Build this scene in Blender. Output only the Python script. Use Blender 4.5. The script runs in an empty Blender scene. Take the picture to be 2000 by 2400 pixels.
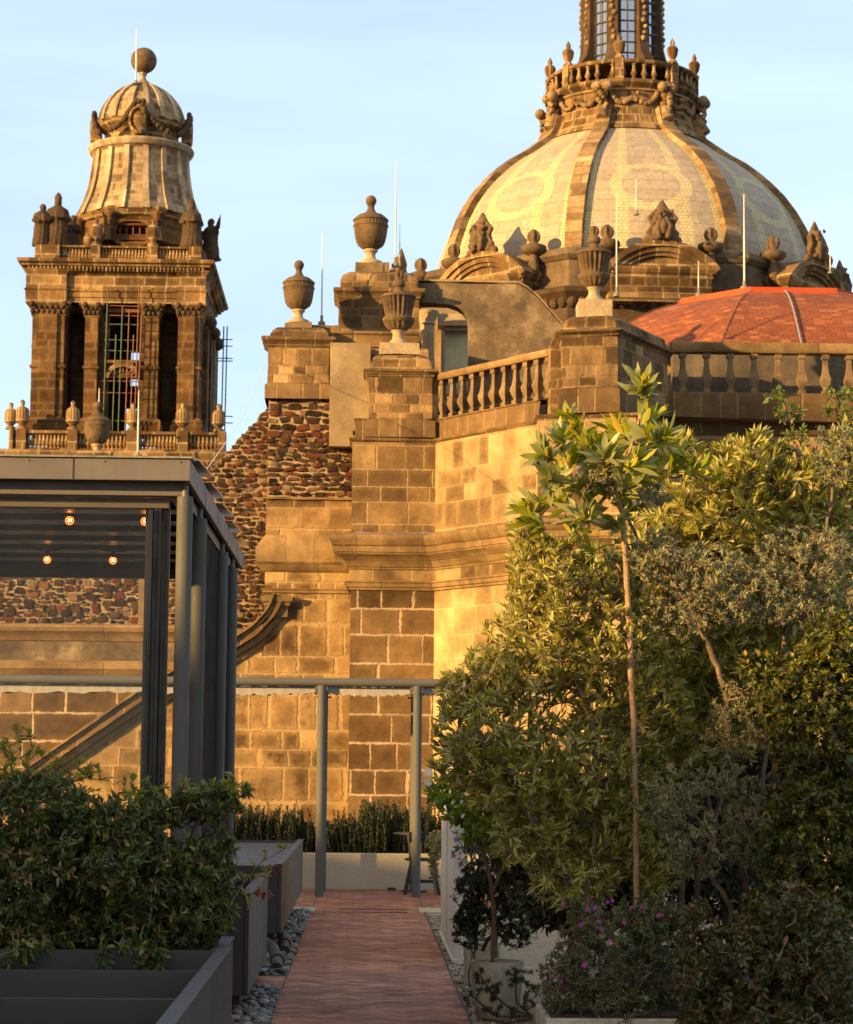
import bpy, bmesh, math, random
import numpy as np
from mathutils import Vector, Matrix, noise

C = bpy.context.scene.collection
SC = bpy.context.scene
R = math.radians

# ------------------------------------------------------------------ camera
F = 5381.0                                   # focal length in pixels of the 2400 px tall photograph
PITCH = math.atan(600.0 / F)
YAW = math.atan(140 * math.cos(PITCH) / F)
ROLL = R(0.5)                                # the path runs along +Y; the camera looks a little right of it
EYE = 1.7
cam_d = bpy.data.cameras.new("camera")
cam = bpy.data.objects.new("camera", cam_d)
C.objects.link(cam)
cam.location = (0, 0, EYE)
cam.rotation_euler = (Matrix.Rotation(-YAW, 3, 'Z') @ Matrix.Rotation(math.pi / 2 + PITCH, 3, 'X') @ Matrix.Rotation(ROLL, 3, 'Z')).to_euler()
cam_d.sensor_fit = 'VERTICAL'
cam_d.sensor_height = 36.0
cam_d.lens = 36.0 * F / 2400.0
cam_d.clip_start = 0.1
cam_d.clip_end = 6000
cam_d.dof.use_dof = True
cam_d.dof.focus_distance = 17.0
cam_d.dof.aperture_fstop = 9.0
SC.camera = cam

# ------------------------------------------------------------------ light
SUN_EL = R(10.6)
SUN_PHI = R(58)                              # light travels towards +X by this angle away from +Y
SUN_STRENGTH = 5.0
sun_d = bpy.data.lights.new("sun", 'SUN')
sun = bpy.data.objects.new("sun", sun_d)
C.objects.link(sun)
sun_d.energy = SUN_STRENGTH
sun_d.angle = R(0.6)
sun_d.color = (1.0, 0.61, 0.215)
ldir = Vector((math.sin(SUN_PHI) * math.cos(SUN_EL), math.cos(SUN_PHI) * math.cos(SUN_EL), -math.sin(SUN_EL)))
sun.rotation_euler = ldir.to_track_quat('-Z', 'Y').to_euler()
sun.location = (-40, -20, 30)

world = bpy.data.worlds.new("World")
SC.world = world
world.use_nodes = True
wt = world.node_tree
wt.nodes.clear()
w_out = wt.nodes.new('ShaderNodeOutputWorld')
w_bg = wt.nodes.new('ShaderNodeBackground')
w_bg.inputs['Strength'].default_value = 0.076
w_sky = wt.nodes.new('ShaderNodeTexSky')
w_sky.sky_type = 'NISHITA'
w_sky.sun_disc = False
w_sky.sun_elevation = SUN_EL
w_sky.sun_rotation = math.atan2(-ldir.x, -ldir.y)
w_sky.altitude = 2200
w_sky.air_density = 1.0
w_sky.dust_density = 0.6
w_sky.ozone_density = 1.6
# thin high cirrus: a little white mixed into the sky
w_tc = wt.nodes.new('ShaderNodeTexCoord')
w_map = wt.nodes.new('ShaderNodeMapping')
w_map.inputs['Scale'].default_value = (1.3, 1.3, 7.0)
w_map.inputs['Rotation'].default_value = (0.0, 0.12, 0.0)
w_n = wt.nodes.new('ShaderNodeTexNoise')
w_n.inputs['Scale'].default_value = 2.2
w_n.inputs['Detail'].default_value = 6
w_n.inputs['Roughness'].default_value = 0.55
w_r = wt.nodes.new('ShaderNodeMapRange')
w_r.inputs['From Min'].default_value = 0.30
w_r.inputs['To Min'].default_value = 0.42
w_r.inputs['From Max'].default_value = 0.75
w_r.inputs['To Max'].default_value = 0.66
w_mix = wt.nodes.new('ShaderNodeMixRGB')
w_mix.inputs['Color2'].default_value = (6.0, 7.25, 9.0, 1)
# the veil is warm on the sun's side of the sky, blue on the far side
w_dot = wt.nodes.new('ShaderNodeVectorMath')
w_dot.operation = 'DOT_PRODUCT'
w_dot.inputs[1].default_value = (-ldir.x, -ldir.y, -ldir.z)
w_dr = wt.nodes.new('ShaderNodeMapRange')
w_dr.inputs['From Min'].default_value = -0.15
w_dr.inputs['From Max'].default_value = 0.9
w_veil = wt.nodes.new('ShaderNodeMixRGB')
w_veil.inputs['Color1'].default_value = (6.0, 7.25, 9.0, 1)
w_veil.inputs['Color2'].default_value = (9.0, 6.6, 4.2, 1)
wt.links.new(w_tc.outputs['Generated'], w_dot.inputs[0])
wt.links.new(w_dot.outputs['Value'], w_dr.inputs['Value'])
wt.links.new(w_dr.outputs['Result'], w_veil.inputs['Fac'])
wt.links.new(w_veil.outputs['Color'], w_mix.inputs['Color2'])
wt.links.new(w_tc.outputs['Generated'], w_map.inputs['Vector'])
wt.links.new(w_map.outputs['Vector'], w_n.inputs['Vector'])
wt.links.new(w_n.outputs['Fac'], w_r.inputs['Value'])
wt.links.new(w_r.outputs['Result'], w_mix.inputs['Fac'])
wt.links.new(w_sky.outputs['Color'], w_mix.inputs['Color1'])
wt.links.new(w_mix.outputs['Color'], w_bg.inputs['Color'])
wt.links.new(w_bg.outputs['Background'], w_out.inputs['Surface'])

SC.view_settings.view_transform = 'Standard'
SC.view_settings.look = 'None'
SC.view_settings.gamma = 1.0
SC.view_settings.exposure = 1.32
SC.render.engine = 'CYCLES'
SC.cycles.max_bounces = 6
SC.cycles.diffuse_bounces = 2
SC.cycles.glossy_bounces = 2
SC.cycles.transparent_max_bounces = 12
SC.cycles.transmission_bounces = 3
SC.cycles.use_denoising = True

# ------------------------------------------------------------------ measuring
_cr, _sr = math.cos(ROLL), math.sin(ROLL)
_h = Vector((math.sin(YAW), math.cos(YAW), 0))
_right = Vector((math.cos(YAW), -math.sin(YAW), 0))
_fwd = _h * math.cos(PITCH) + Vector((0, 0, math.sin(PITCH)))
_up = -_h * math.sin(PITCH) + Vector((0, 0, math.cos(PITCH)))


def P(x, y, Y):
    """the place seen at (x, y) of a 1750 x 2100 view of the photograph, at distance Y"""
    a, b = (x * 8 / 7 - 1000) / F, (1200 - y * 8 / 7) / F
    d = _fwd + _right * (a * _cr - b * _sr) + _up * (a * _sr + b * _cr)
    t = Y / d.y
    return Vector((d.x * t, Y, EYE + d.z * t))


def PX(x, Y, y=1000):
    return P(x, y, Y).x


def PZ(y, Y, x=800):
    return P(x, y, Y).z


# ------------------------------------------------------------------ mesh builder
class MB:
    def __init__(s):
        s.v = []
        s.f = []

    def add(s, vs, fs):
        o = len(s.v)
        s.v.extend([tuple(v) for v in vs])
        s.f.extend([tuple(i + o for i in f) for f in fs])
        return s

    def box(s, x0, x1, y0, y1, z0, z1):
        vs = [(x0, y0, z0), (x1, y0, z0), (x1, y1, z0), (x0, y1, z0), (x0, y0, z1), (x1, y0, z1), (x1, y1, z1), (x0, y1, z1)]
        return s.add(vs, [(0, 3, 2, 1), (4, 5, 6, 7), (0, 1, 5, 4), (1, 2, 6, 5), (2, 3, 7, 6), (3, 0, 4, 7)])

    def hexa(s, p):
        """eight corners, bottom four then top four"""
        return s.add(p, [(0, 3, 2, 1), (4, 5, 6, 7), (0, 1, 5, 4), (1, 2, 6, 5), (2, 3, 7, 6), (3, 0, 4, 7)])

    def tube(s, pts, rad, n=8, cap=True):
        pts = [Vector(p) for p in pts]
        if not hasattr(rad, '__len__'):
            rad = [rad] * len(pts)
        rings = []
        ref = None
        for i, p in enumerate(pts):
            d = (pts[min(i + 1, len(pts) - 1)] - pts[max(i - 1, 0)]).normalized()
            if ref is None:
                ref = Vector((0, 0, 1)) if abs(d.z) < 0.9 else Vector((1, 0, 0))
            a = d.cross(ref)
            a.normalize()
            b = d.cross(a).normalized()
            ref = -b if False else ref
            rings.append([p + (a * math.cos(2 * math.pi * k / n) + b * math.sin(2 * math.pi * k / n)) * rad[i] for k in range(n)])
        vs = [v for r in rings for v in r]
        fs = []
        for i in range(len(pts) - 1):
            for k in range(n):
                k2 = (k + 1) % n
                fs.append((i * n + k, i * n + k2, (i + 1) * n + k2, (i + 1) * n + k))
        if cap:
            fs.append(tuple(range(n)))
            fs.append(tuple((len(pts) - 1) * n + k for k in reversed(range(n))))
        return s.add(vs, fs)

    def lathe(s, c, prof, n=24, rot=0.0, flute=None, squash=(1, 1), a0=0.0, a1=None, cap=True):
        """prof: (r, z) pairs from bottom to top; flute: {ring index: (count, depth)}"""
        vs = []
        fs = []
        full = a1 is None
        m = n if full else n + 1
        for i, (r, z) in enumerate(prof):
            for k in range(m):
                t = rot + (2 * math.pi * k / n if full else a0 + (a1 - a0) * k / n)
                rr = r
                if flute and i in flute:
                    cnt, dep = flute[i]
                    rr = r * (1 - dep * (0.5 - 0.5 * math.cos(cnt * t)))
                vs.append((c[0] + rr * math.cos(t) * squash[0], c[1] + rr * math.sin(t) * squash[1], c[2] + z))
        for i in range(len(prof) - 1):
            for k in range(n):
                k2 = (k + 1) % m
                fs.append((i * m + k, i * m + k2, (i + 1) * m + k2, (i + 1) * m + k))
        if cap and full:
            fs.append(tuple(reversed(range(n))))
            fs.append(tuple((len(prof) - 1) * m + k for k in range(n)))
        return s.add(vs, fs)

    def sphere(s, c, r, n=12, sx=1, sy=1, sz=1):
        prof = [(max(r * math.sin(math.pi * i / n), 1e-4), -r * math.cos(math.pi * i / n) * sz) for i in range(n + 1)]
        return s.lathe(c, prof, max(8, int(n * 1.5)), squash=(sx, sy))

    def prism(s, poly, y0, y1):
        """poly: (x, z) outline, stretched from y0 to y1"""
        n = len(poly)
        vs = [(x, y0, z) for x, z in poly] + [(x, y1, z) for x, z in poly]
        fs = [tuple(range(n)), tuple(reversed(range(n, 2 * n)))]
        for i in range(n):
            j = (i + 1) % n
            fs.append((i, i + n, j + n, j))
        return s.add(vs, fs)

    def sweep(s, plan, prof, closed=False, cap=False, top=False):
        """profile (outward, z) carried round a plan line; outward is to the right of the walking direction"""
        pts = [Vector((p[0], p[1])) for p in plan]
        n = len(pts)
        offs = []
        for i in range(n):
            def nrm(a, b):
                d = (b - a).normalized()
                return Vector((d.y, -d.x))
            if closed:
                n1 = nrm(pts[i - 1], pts[i])
                n2 = nrm(pts[i], pts[(i + 1) % n])
            else:
                n1 = nrm(pts[i - 1], pts[i]) if i > 0 else nrm(pts[0], pts[1])
                n2 = nrm(pts[i], pts[i + 1]) if i < n - 1 else n1
            offs.append((n1 + n2) / max(1 + n1.dot(n2), 0.3))
        m = len(prof)
        vs = []
        for i in range(n):
            for o, z in prof:
                q = pts[i] + offs[i] * o
                vs.append((q.x, q.y, z))
        fs = []
        for i in range(n if closed else n - 1):
            j = (i + 1) % n
            for k in range(m - 1):
                fs.append((i * m + k, j * m + k, j * m + k + 1, i * m + k + 1))
        if top and closed:
            fs.append(tuple(i * m + m - 1 for i in range(n)))
        if cap and not closed:
            fs.append(tuple(range(m)))
            fs.append(tuple((n - 1) * m + k for k in reversed(range(m))))
        return s.add(vs, fs)

    def wall_holes(s, x0, x1, z0, z1, holes, y0, y1):
        xs = sorted({x0, x1, *[h[0] for h in holes], *[h[1] for h in holes]})
        for a, b in zip(xs[:-1], xs[1:]):
            cuts = sorted([(h[2], h[3]) for h in holes if h[0] < b - 1e-6 and h[1] > a + 1e-6])
            z = z0
            for c0, c1 in cuts:
                if c0 > z + 1e-6:
                    s.box(a, b, y0, y1, z, c0)
                z = max(z, c1)
            if z < z1 - 1e-6:
                s.box(a, b, y0, y1, z, z1)
        return s

    def build(s, name, mat, parent=None, smooth=None, bevel=0.0, remesh=0.0, noise=0.0, recalc=True, rough=0.0, cut=0.22):
        me = bpy.data.meshes.new(name)
        off = Vector((0, 0, 0))
        p = parent
        while p is not None:
            off += p.location
            p = p.parent
        va = np.array(s.v, dtype=np.float64).reshape(-1, 3)
        me.from_pydata((va - np.array(off)).tolist(), [], s.f)
        if recalc:
            bm = bmesh.new()
            bm.from_mesh(me)
            bmesh.ops.recalc_face_normals(bm, faces=bm.faces)
            if rough:
                weather(bm, rough, cut, off)
            bm.to_mesh(me)
            bm.free()
        if not me.uv_layers:
            box_uv(me, off)
        if smooth is not None:
            me.polygons.foreach_set('use_smooth', [True] * len(me.polygons))
            me.set_sharp_from_angle(angle=R(smooth))
        if mat is not None:
            me.materials.append(mat)
        o = bpy.data.objects.new(name, me)
        C.objects.link(o)
        if parent is not None:
            o.parent = parent
        if remesh:
            md = o.modifiers.new("remesh", 'REMESH')
            md.mode = 'VOXEL'
            md.voxel_size = remesh
            md.use_smooth_shade = True
        if bevel:
            md = o.modifiers.new("bevel", 'BEVEL')
            md.width = bevel
            md.segments = 2
            md.limit_method = 'ANGLE'
            md.angle_limit = R(40)
        if noise:
            tx = bpy.data.textures.new(name + "_noise", 'CLOUDS')
            tx.noise_scale = noise * 4
            md = o.modifiers.new("carving", 'DISPLACE')
            md.texture = tx
            md.strength = noise
            md.mid_level = 0.5
        return o


def weather(bm, amp, cut, off):
    """worn stone: cut the faces up and eat into them unevenly, most at the arrises"""
    bmesh.ops.remove_doubles(bm, verts=bm.verts, dist=1e-5)
    for _ in range(5):
        es = [e for e in bm.edges if e.calc_length() > cut]
        if not es:
            break
        bmesh.ops.subdivide_edges(bm, edges=es, cuts=1, use_grid_fill=True)
    bmesh.ops.triangulate(bm, faces=[f for f in bm.faces if len(f.verts) > 4])
    bm.normal_update()
    uvl = bm.loops.layers.uv.new('UVMap')
    for f in bm.faces:
        n = f.normal
        tx, ty = -n.y, n.x
        ln = math.hypot(tx, ty)
        if ln >= .45:
            tx, ty = tx / ln, ty / ln
            s = math.copysign(1, tx) if abs(tx) > .3 else math.copysign(1, ty)
        for lp in f.loops:
            p = lp.vert.co + off
            lp[uvl].uv = (p.x, p.y) if ln < .45 else ((p.x * tx + p.y * ty) * s, p.z)
    mv = []
    for v in bm.verts:
        p = v.co + off
        n = noise.noise(p * 2.1) * .5 + noise.noise(p * 6.3) * .35 + noise.noise(p * 15.0) * .25
        ang = max((e.calc_face_angle(0) or 0) for e in v.link_edges) if v.link_edges else 0
        k = 1.0 if ang > .5 else .35
        chip = max(0, noise.noise(p * 1.7 + Vector((9, 3, 5))) - .12) * 2.2 if ang > .5 else 0
        mv.append((v, -v.normal * amp * k * (max(-.3, n) + .35 + chip)))
    for v, d in mv:
        v.co += d


def box_uv(me, off):
    nl = len(me.loops)
    if nl == 0:
        return
    co = np.empty(len(me.vertices) * 3)
    me.vertices.foreach_get('co', co)
    co = co.reshape(-1, 3) + np.array(off)
    npol = len(me.polygons)
    nor = np.empty(npol * 3)
    me.polygons.foreach_get('normal', nor)
    nor = nor.reshape(-1, 3)
    vi = np.empty(nl, dtype=np.int32)
    me.loops.foreach_get('vertex_index', vi)
    tot = np.empty(npol, dtype=np.int32)
    me.polygons.foreach_get('loop_total', tot)
    n = np.repeat(nor, tot, axis=0)
    p = co[vi]
    tx = -n[:, 1].copy()
    ty = n[:, 0].copy()
    ln = np.hypot(tx, ty)
    flat = ln < 0.45
    ln[ln < 1e-6] = 1
    tx /= ln
    ty /= ln
    sgn = np.where(np.abs(tx) > 0.3, np.sign(tx), np.sign(ty))
    sgn[sgn == 0] = 1
    u = (p[:, 0] * tx + p[:, 1] * ty) * sgn
    v = p[:, 2].copy()
    u[flat] = p[flat, 0]
    v[flat] = p[flat, 1]
    uv = me.uv_layers.new(name='UVMap')
    uv.data.foreach_set('uv', np.stack([u, v], 1).astype(np.float32).ravel())


def empty(name, loc, label=None, cat=None, group=None, parent=None):
    o = bpy.data.objects.new(name, None)
    o.empty_display_size = 0.2
    C.objects.link(o)
    o.location = loc
    if parent:
        o.parent = parent
    return tag(o, label, cat, group)


def tag(o, label=None, cat=None, group=None, kind=None):
    if label:
        o['label'] = label
    if cat:
        o['category'] = cat
    if group:
        o['group'] = group
    if kind:
        o['kind'] = kind
    return o


def copy_tree(o, parent=None):
    c = o.copy()
    C.objects.link(c)
    if parent is not None:
        c.parent = parent
    for ch in list(o.children):
        copy_tree(ch, c)
    return c


# ------------------------------------------------------------------ materials
class NT:
    def __init__(s, name):
        s.m = bpy.data.materials.new(name)
        s.m.use_nodes = True
        s.t = s.m.node_tree
        s.t.nodes.clear()
        s.out = s.t.nodes.new('ShaderNodeOutputMaterial')

    def n(s, typ, ins=None, **kw):
        nd = s.t.nodes.new('ShaderNode' + typ)
        for k, v in kw.items():
            setattr(nd, k, v)
        for k, v in (ins or {}).items():
            s.put(nd.inputs[k], v)
        return nd

    def put(s, sock, v):
        if isinstance(v, bpy.types.NodeSocket):
            s.t.links.new(v, sock)
        elif hasattr(v, '__len__') and len(v) == 3 and sock.type == 'RGBA':
            sock.default_value = (*v, 1)
        else:
            sock.default_value = v

    def math(s, op, a, b=0.0, c=0.0, clamp=False):
        nd = s.n('Math', {0: a, 1: b, 2: c}, operation=op, use_clamp=clamp)
        return nd.outputs[0]

    def mix(s, f, a, b, mode='MIX'):
        return s.n('MixRGB', {'Fac': f, 'Color1': a, 'Color2': b}, blend_type=mode).outputs[0]

    def noise(s, vec, scale, detail=3, rough=0.55):
        return s.n('TexNoise', {'Vector': vec, 'Scale': scale, 'Detail': detail, 'Roughness': rough}).outputs['Fac']

    def rng(s, v, a, b, c=0.0, d=1.0):
        return s.n('MapRange', {'Value': v, 'From Min': a, 'From Max': b, 'To Min': c, 'To Max': d}).outputs['Result']

    def ramp(s, v, stops, interp='LINEAR'):
        nd = s.n('ValToRGB', {'Fac': v})
        cr = nd.color_ramp
        cr.interpolation = interp
        while len(cr.elements) > 2:
            cr.elements.remove(cr.elements[-1])
        for i, (p, c) in enumerate(stops):
            e = cr.elements[i] if i < 2 else cr.elements.new(p)
            e.position = p
            e.color = (*c, 1)
        return nd.outputs[0]

    def finish(s, col, rough=0.9, bump=None, bstr=0.4, bdist=0.02, metal=0.0, spec=0.3, tone=0.78, tint=(1, 1), **extra):
        if isinstance(col, bpy.types.NodeSocket):
            col = s.mix(1.0, col, (tone, tone * tint[0], tone * tint[1]), 'MULTIPLY')
        p = s.n('BsdfPrincipled', {'Base Color': col, 'Roughness': rough, 'Metallic': metal, 'Specular IOR Level': spec})
        for k, v in extra.items():
            s.put(p.inputs[k], v)
        if bump is not None:
            b = s.n('Bump', {'Height': bump, 'Strength': bstr, 'Distance': bdist})
            s.t.links.new(b.outputs[0], p.inputs['Normal'])
        s.t.links.new(p.outputs[0], s.out.inputs['Surface'])
        return s.m


def stone_mat(name, w, h, mortar, tones, mcol, seed=0.0, soot=0.35, sootcol=(0.055, 0.04, 0.028), mvis=1.0, distort=0.03,
              bump=0.5, grain=0.25, smear=0.22, patch=0.0, patchcol=(0.5, 0.38, 0.2), wob=0.25, uv=True, tint=(0.95, 0.83)):
    """ashlar: rows of blocks of unequal length, each with its own tone, joints that fade in and out, soot and bare patches"""
    t = NT(name)
    tc = t.n('TexCoord')
    geo = t.n('NewGeometry')
    pos = geo.outputs['Position']
    if uv:
        sx = t.n('SeparateXYZ', {0: tc.outputs['UV']})
        u, v = sx.outputs[0], sx.outputs[1]
    else:
        sx = t.n('SeparateXYZ', {0: pos})
        u, v = sx.outputs[0], sx.outputs[2]
    n1 = t.noise(pos, 2.2, 2)
    n1b = t.n('TexNoise', {'Vector': pos, 'Scale': 3.1 / max(h, 0.2), 'Detail': 3}).outputs['Color']
    nb = t.n('SeparateXYZ', {0: n1b})
    u = t.math('ADD', u, t.math('MULTIPLY', t.math('SUBTRACT', nb.outputs[0], 0.5), distort))
    v = t.math('ADD', v, t.math('MULTIPLY', t.math('SUBTRACT', nb.outputs[1], 0.5), distort))
    r = t.math('DIVIDE', v, h)
    r = t.math('ADD', r, t.math('MULTIPLY', t.math('SINE', t.math('ADD', t.math('MULTIPLY', r, 1.9), seed)), wob))
    row = t.math('FLOOR', r)
    fr = t.math('SUBTRACT', r, row)
    wn = t.n('TexWhiteNoise', {'W': t.math('ADD', row, seed * 3.7 + 0.5)}, noise_dimensions='1D').outputs['Value']
    wrow = t.math('MULTIPLY', t.math('ADD', t.math('MULTIPLY', wn, 0.65), 0.7), w)
    u2 = t.math('ADD', t.math('DIVIDE', u, wrow), t.math('MULTIPLY', wn, 17.3))
    u2 = t.math('ADD', u2, t.math('MULTIPLY', t.math('SINE', t.math('MULTIPLY', u2, 2.3)), 0.16))
    col = t.math('FLOOR', u2)
    fu = t.math('SUBTRACT', u2, col)
    du = t.math('MULTIPLY', t.math('MINIMUM', fu, t.math('SUBTRACT', 1.0, fu)), wrow)
    dv = t.math('MULTIPLY', t.math('MINIMUM', fr, t.math('SUBTRACT', 1.0, fr)), h)
    d = t.math('MINIMUM', du, dv)
    jn = t.noise(pos, 9.0, 3)
    d = t.math('SUBTRACT', d, t.math('MULTIPLY', t.math('SUBTRACT', jn, 0.5), mortar * 1.6))
    stone = t.rng(d, mortar * 0.35, mortar * 0.75)          # 1 on the block, 0 in the joint
    cv = t.n('CombineXYZ', {0: col, 1: row, 2: seed})
    wc = t.n('TexWhiteNoise', {'Vector': cv.outputs[0]}, noise_dimensions='3D')
    tone = t.ramp(wc.outputs['Value'], tones)
    # grain inside the block
    g1 = t.noise(pos, 26, 4, 0.65)
    g2 = t.noise(pos, 4.3, 4, 0.6)
    tone = t.mix(grain, tone, t.ramp(g1, [(0.25, (0.2, 0.2, 0.2)), (0.75, (0.9, 0.9, 0.9))]), 'OVERLAY')
    tone = t.mix(0.45, tone, t.ramp(g2, [(0.3, (0.28, 0.27, 0.26)), (0.72, (0.82, 0.8, 0.76))]), 'OVERLAY')
    pits = t.rng(t.n('TexVoronoi', {'Vector': pos, 'Scale': 14.0}, feature='F1').outputs['Distance'], 0.06, 0.16)
    tone = t.mix(t.math('MULTIPLY', t.math('SUBTRACT', 1.0, pits), 0.45), tone, (0.07, 0.05, 0.035))
    if patch:
        pm = t.rng(t.noise(pos, 0.75, 5, 0.62), 0.56 - patch * 0.15, 0.66 - patch * 0.12)
        tone = t.mix(t.math('MULTIPLY', pm, 0.8), tone, patchcol)
    # lime washed over the block edges, dark hearts
    sm_e = t.math('SUBTRACT', 1.0, t.rng(t.math('ADD', d, t.math('MULTIPLY', t.math('SUBTRACT', t.noise(pos, 5.5, 5, 0.65), 0.5), h * smear * 1.1)), h * 0.04, h * 0.3))
    tone = t.mix(t.math('MULTIPLY', sm_e, smear), tone, mcol)
    big = t.noise(pos, 0.55, 5, 0.62)
    tone = t.mix(0.75, tone, t.ramp(big, [(0.3, (0.17, 0.16, 0.15)), (0.7, (0.82, 0.8, 0.76))]), 'OVERLAY')
    # joints
    jv = t.math('MULTIPLY', t.rng(n1, 0.25, 0.6, 0.25, 1.0), mvis)
    jm = t.math('MULTIPLY', t.math('SUBTRACT', 1.0, stone), jv)
    mc = t.mix(0.5, mcol, t.ramp(g1, [(0.3, (0.3, 0.3, 0.3)), (0.7, (0.8, 0.8, 0.8))]), 'OVERLAY')
    c = t.mix(jm, tone, mc)
    # soot: tall, streaky stains
    mp = t.n('Mapping', {'Vector': pos, 'Scale': (1.0, 1.0, 0.45), 'Location': (seed * 5.1, 0, 0)}).outputs[0]
    s1 = t.noise(mp, 0.9, 6, 0.68)
    sm = t.math('MULTIPLY', t.rng(s1, 0.47, 0.68), soot)
    c = t.mix(sm, c, sootcol)
    hgt = t.math('ADD', t.math('MULTIPLY', stone, 0.7), t.math('ADD', t.math('MULTIPLY', g1, 0.35), t.math('MULTIPLY', pits, 0.25)))
    hgt = t.math('ADD', hgt, t.math('MULTIPLY', g2, 0.5))
    return t.finish(c, rough=0.92, bump=hgt, bstr=bump, bdist=0.05, spec=0.15, tint=tint)


def rough_mat(name, c1, c2, c3=None, scale=3.0, rough=0.9, bump=0.4, spots=None, spotcol=(0.05, 0.04, 0.03), streak=0.0, spec=0.25, fine=22.0, tint=(0.97, 0.88)):
    """plain weathered surface: two or three colours, blotches, fine grain"""
    t = NT(name)
    pos = t.n('NewGeometry').outputs['Position']
    a = t.noise(pos, scale, 5, 0.62)
    b = t.noise(pos, fine, 4, 0.6)
    c = t.ramp(a, [(0.3, c1), (0.52, c2), (0.72, c3 or c2)])
    c = t.mix(0.35, c, t.ramp(b, [(0.28, (0.2, 0.2, 0.2)), (0.72, (0.85, 0.85, 0.85))]), 'OVERLAY')
    if spots:
        k = t.rng(t.noise(pos, spots, 4, 0.6), 0.54, 0.68, 0, 0.8)
        c = t.mix(k, c, spotcol)
    if streak:
        mp = t.n('Mapping', {'Vector': pos, 'Scale': (3.0, 3.0, 0.25)}).outputs[0]
        k = t.rng(t.noise(mp, 2.0, 4), 0.45, 0.75, 0, streak)
        c = t.mix(k, c, spotcol)
    hgt = t.math('ADD', t.math('MULTIPLY', a, 0.6), t.math('MULTIPLY', b, 0.5))
    return t.finish(c, rough=rough, bump=hgt, bstr=bump, bdist=0.03, spec=spec, tint=tint)


def rubble_mat(name, sx, sz, mortar, seed=0.0, red=0.35, mcol=(0.55, 0.43, 0.29)):
    """dark and red volcanic stones bedded in pale mortar"""
    t = NT(name)
    tc = t.n('TexCoord')
    pos = t.n('NewGeometry').outputs['Position']
    w = t.n('TexNoise', {'Vector': pos, 'Scale': 4.2, 'Detail': 4, 'Roughness': 0.6}).outputs['Color']
    vec = t.n('VectorMath', {0: pos, 1: t.n('VectorMath', {0: w, 'Scale': 0.3}, operation='SCALE').outputs[0]}, operation='ADD').outputs[0]
    mp = t.n('Mapping', {'Vector': vec, 'Scale': (1 / sx, 0.2, 1 / sz), 'Location': (seed, seed * 2, 0)}).outputs[0]
    ve = t.n('TexVoronoi', {'Vector': mp, 'Scale': 1.0, 'Randomness': 0.9}, feature='DISTANCE_TO_EDGE').outputs['Distance']
    vc = t.n('TexVoronoi', {'Vector': mp, 'Scale': 1.0, 'Randomness': 0.9}, feature='F1')
    wc = t.n('TexWhiteNoise', {'Vector': vc.outputs['Color']}, noise_dimensions='3D')
    big = t.noise(pos, 0.8, 3)
    thr = t.rng(big, 0.35, 0.65, mortar * 0.35, mortar * 1.5)
    jn = t.noise(pos, 13.0, 3)
    e = t.math('ADD', ve, t.math('MULTIPLY', t.math('SUBTRACT', jn, 0.5), 0.16))
    stone = t.rng(t.math('SUBTRACT', e, thr), -0.02, 0.035)
    tone = t.ramp(wc.outputs['Value'], [(0.0, (0.045, 0.032, 0.024)), (0.35, (0.09, 0.055, 0.036)), (1 - red, (0.15, 0.085, 0.05)),
                                        (1 - red * 0.8, (0.19, 0.055, 0.028)), (0.93, (0.25, 0.075, 0.035)), (1.0, (0.3, 0.2, 0.12))])
    g = t.noise(pos, 24, 4, 0.65)
    tone = t.mix(0.45, tone, t.ramp(g, [(0.25, (0.15, 0.15, 0.15)), (0.75, (0.9, 0.9, 0.9))]), 'OVERLAY')
    mc = t.mix(0.6, mcol, t.ramp(t.noise(pos, 7, 5, 0.65), [(0.3, (0.22, 0.2, 0.18)), (0.65, (0.75, 0.74, 0.72))]), 'OVERLAY')
    c = t.mix(stone, mc, tone)
    hgt = t.math('ADD', t.math('MULTIPLY', stone, 0.8), t.math('MULTIPLY', g, 0.5))
    return t.finish(c, rough=0.95, bump=hgt, bstr=0.7, bdist=0.06, spec=0.1)


def metal_paint(name, col, rough=0.45, var=0.25, spec=0.4, streak=0.25):
    t = NT(name)
    pos = t.n('NewGeometry').outputs['Position']
    a = t.noise(pos, 1.7, 5, 0.6)
    b = t.noise(t.n('Mapping', {'Vector': pos, 'Scale': (9, 9, 0.6)}).outputs[0], 3.0, 4, 0.6)
    d = tuple(x * (1 - var) for x in col)
    l = tuple(min(1, x * (1 + var)) for x in col)
    c = t.ramp(a, [(0.3, d), (0.7, l)])
    c = t.mix(t.rng(b, 0.45, 0.75, 0, streak), c, tuple(x * 0.55 + 0.03 for x in col))
    rr = t.rng(t.noise(pos, 8, 4), 0.3, 0.7, rough - 0.1, rough + 0.15)
    return t.finish(c, rough=rr, bump=t.noise(pos, 40, 3), bstr=0.05, bdist=0.004, spec=spec)


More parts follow.
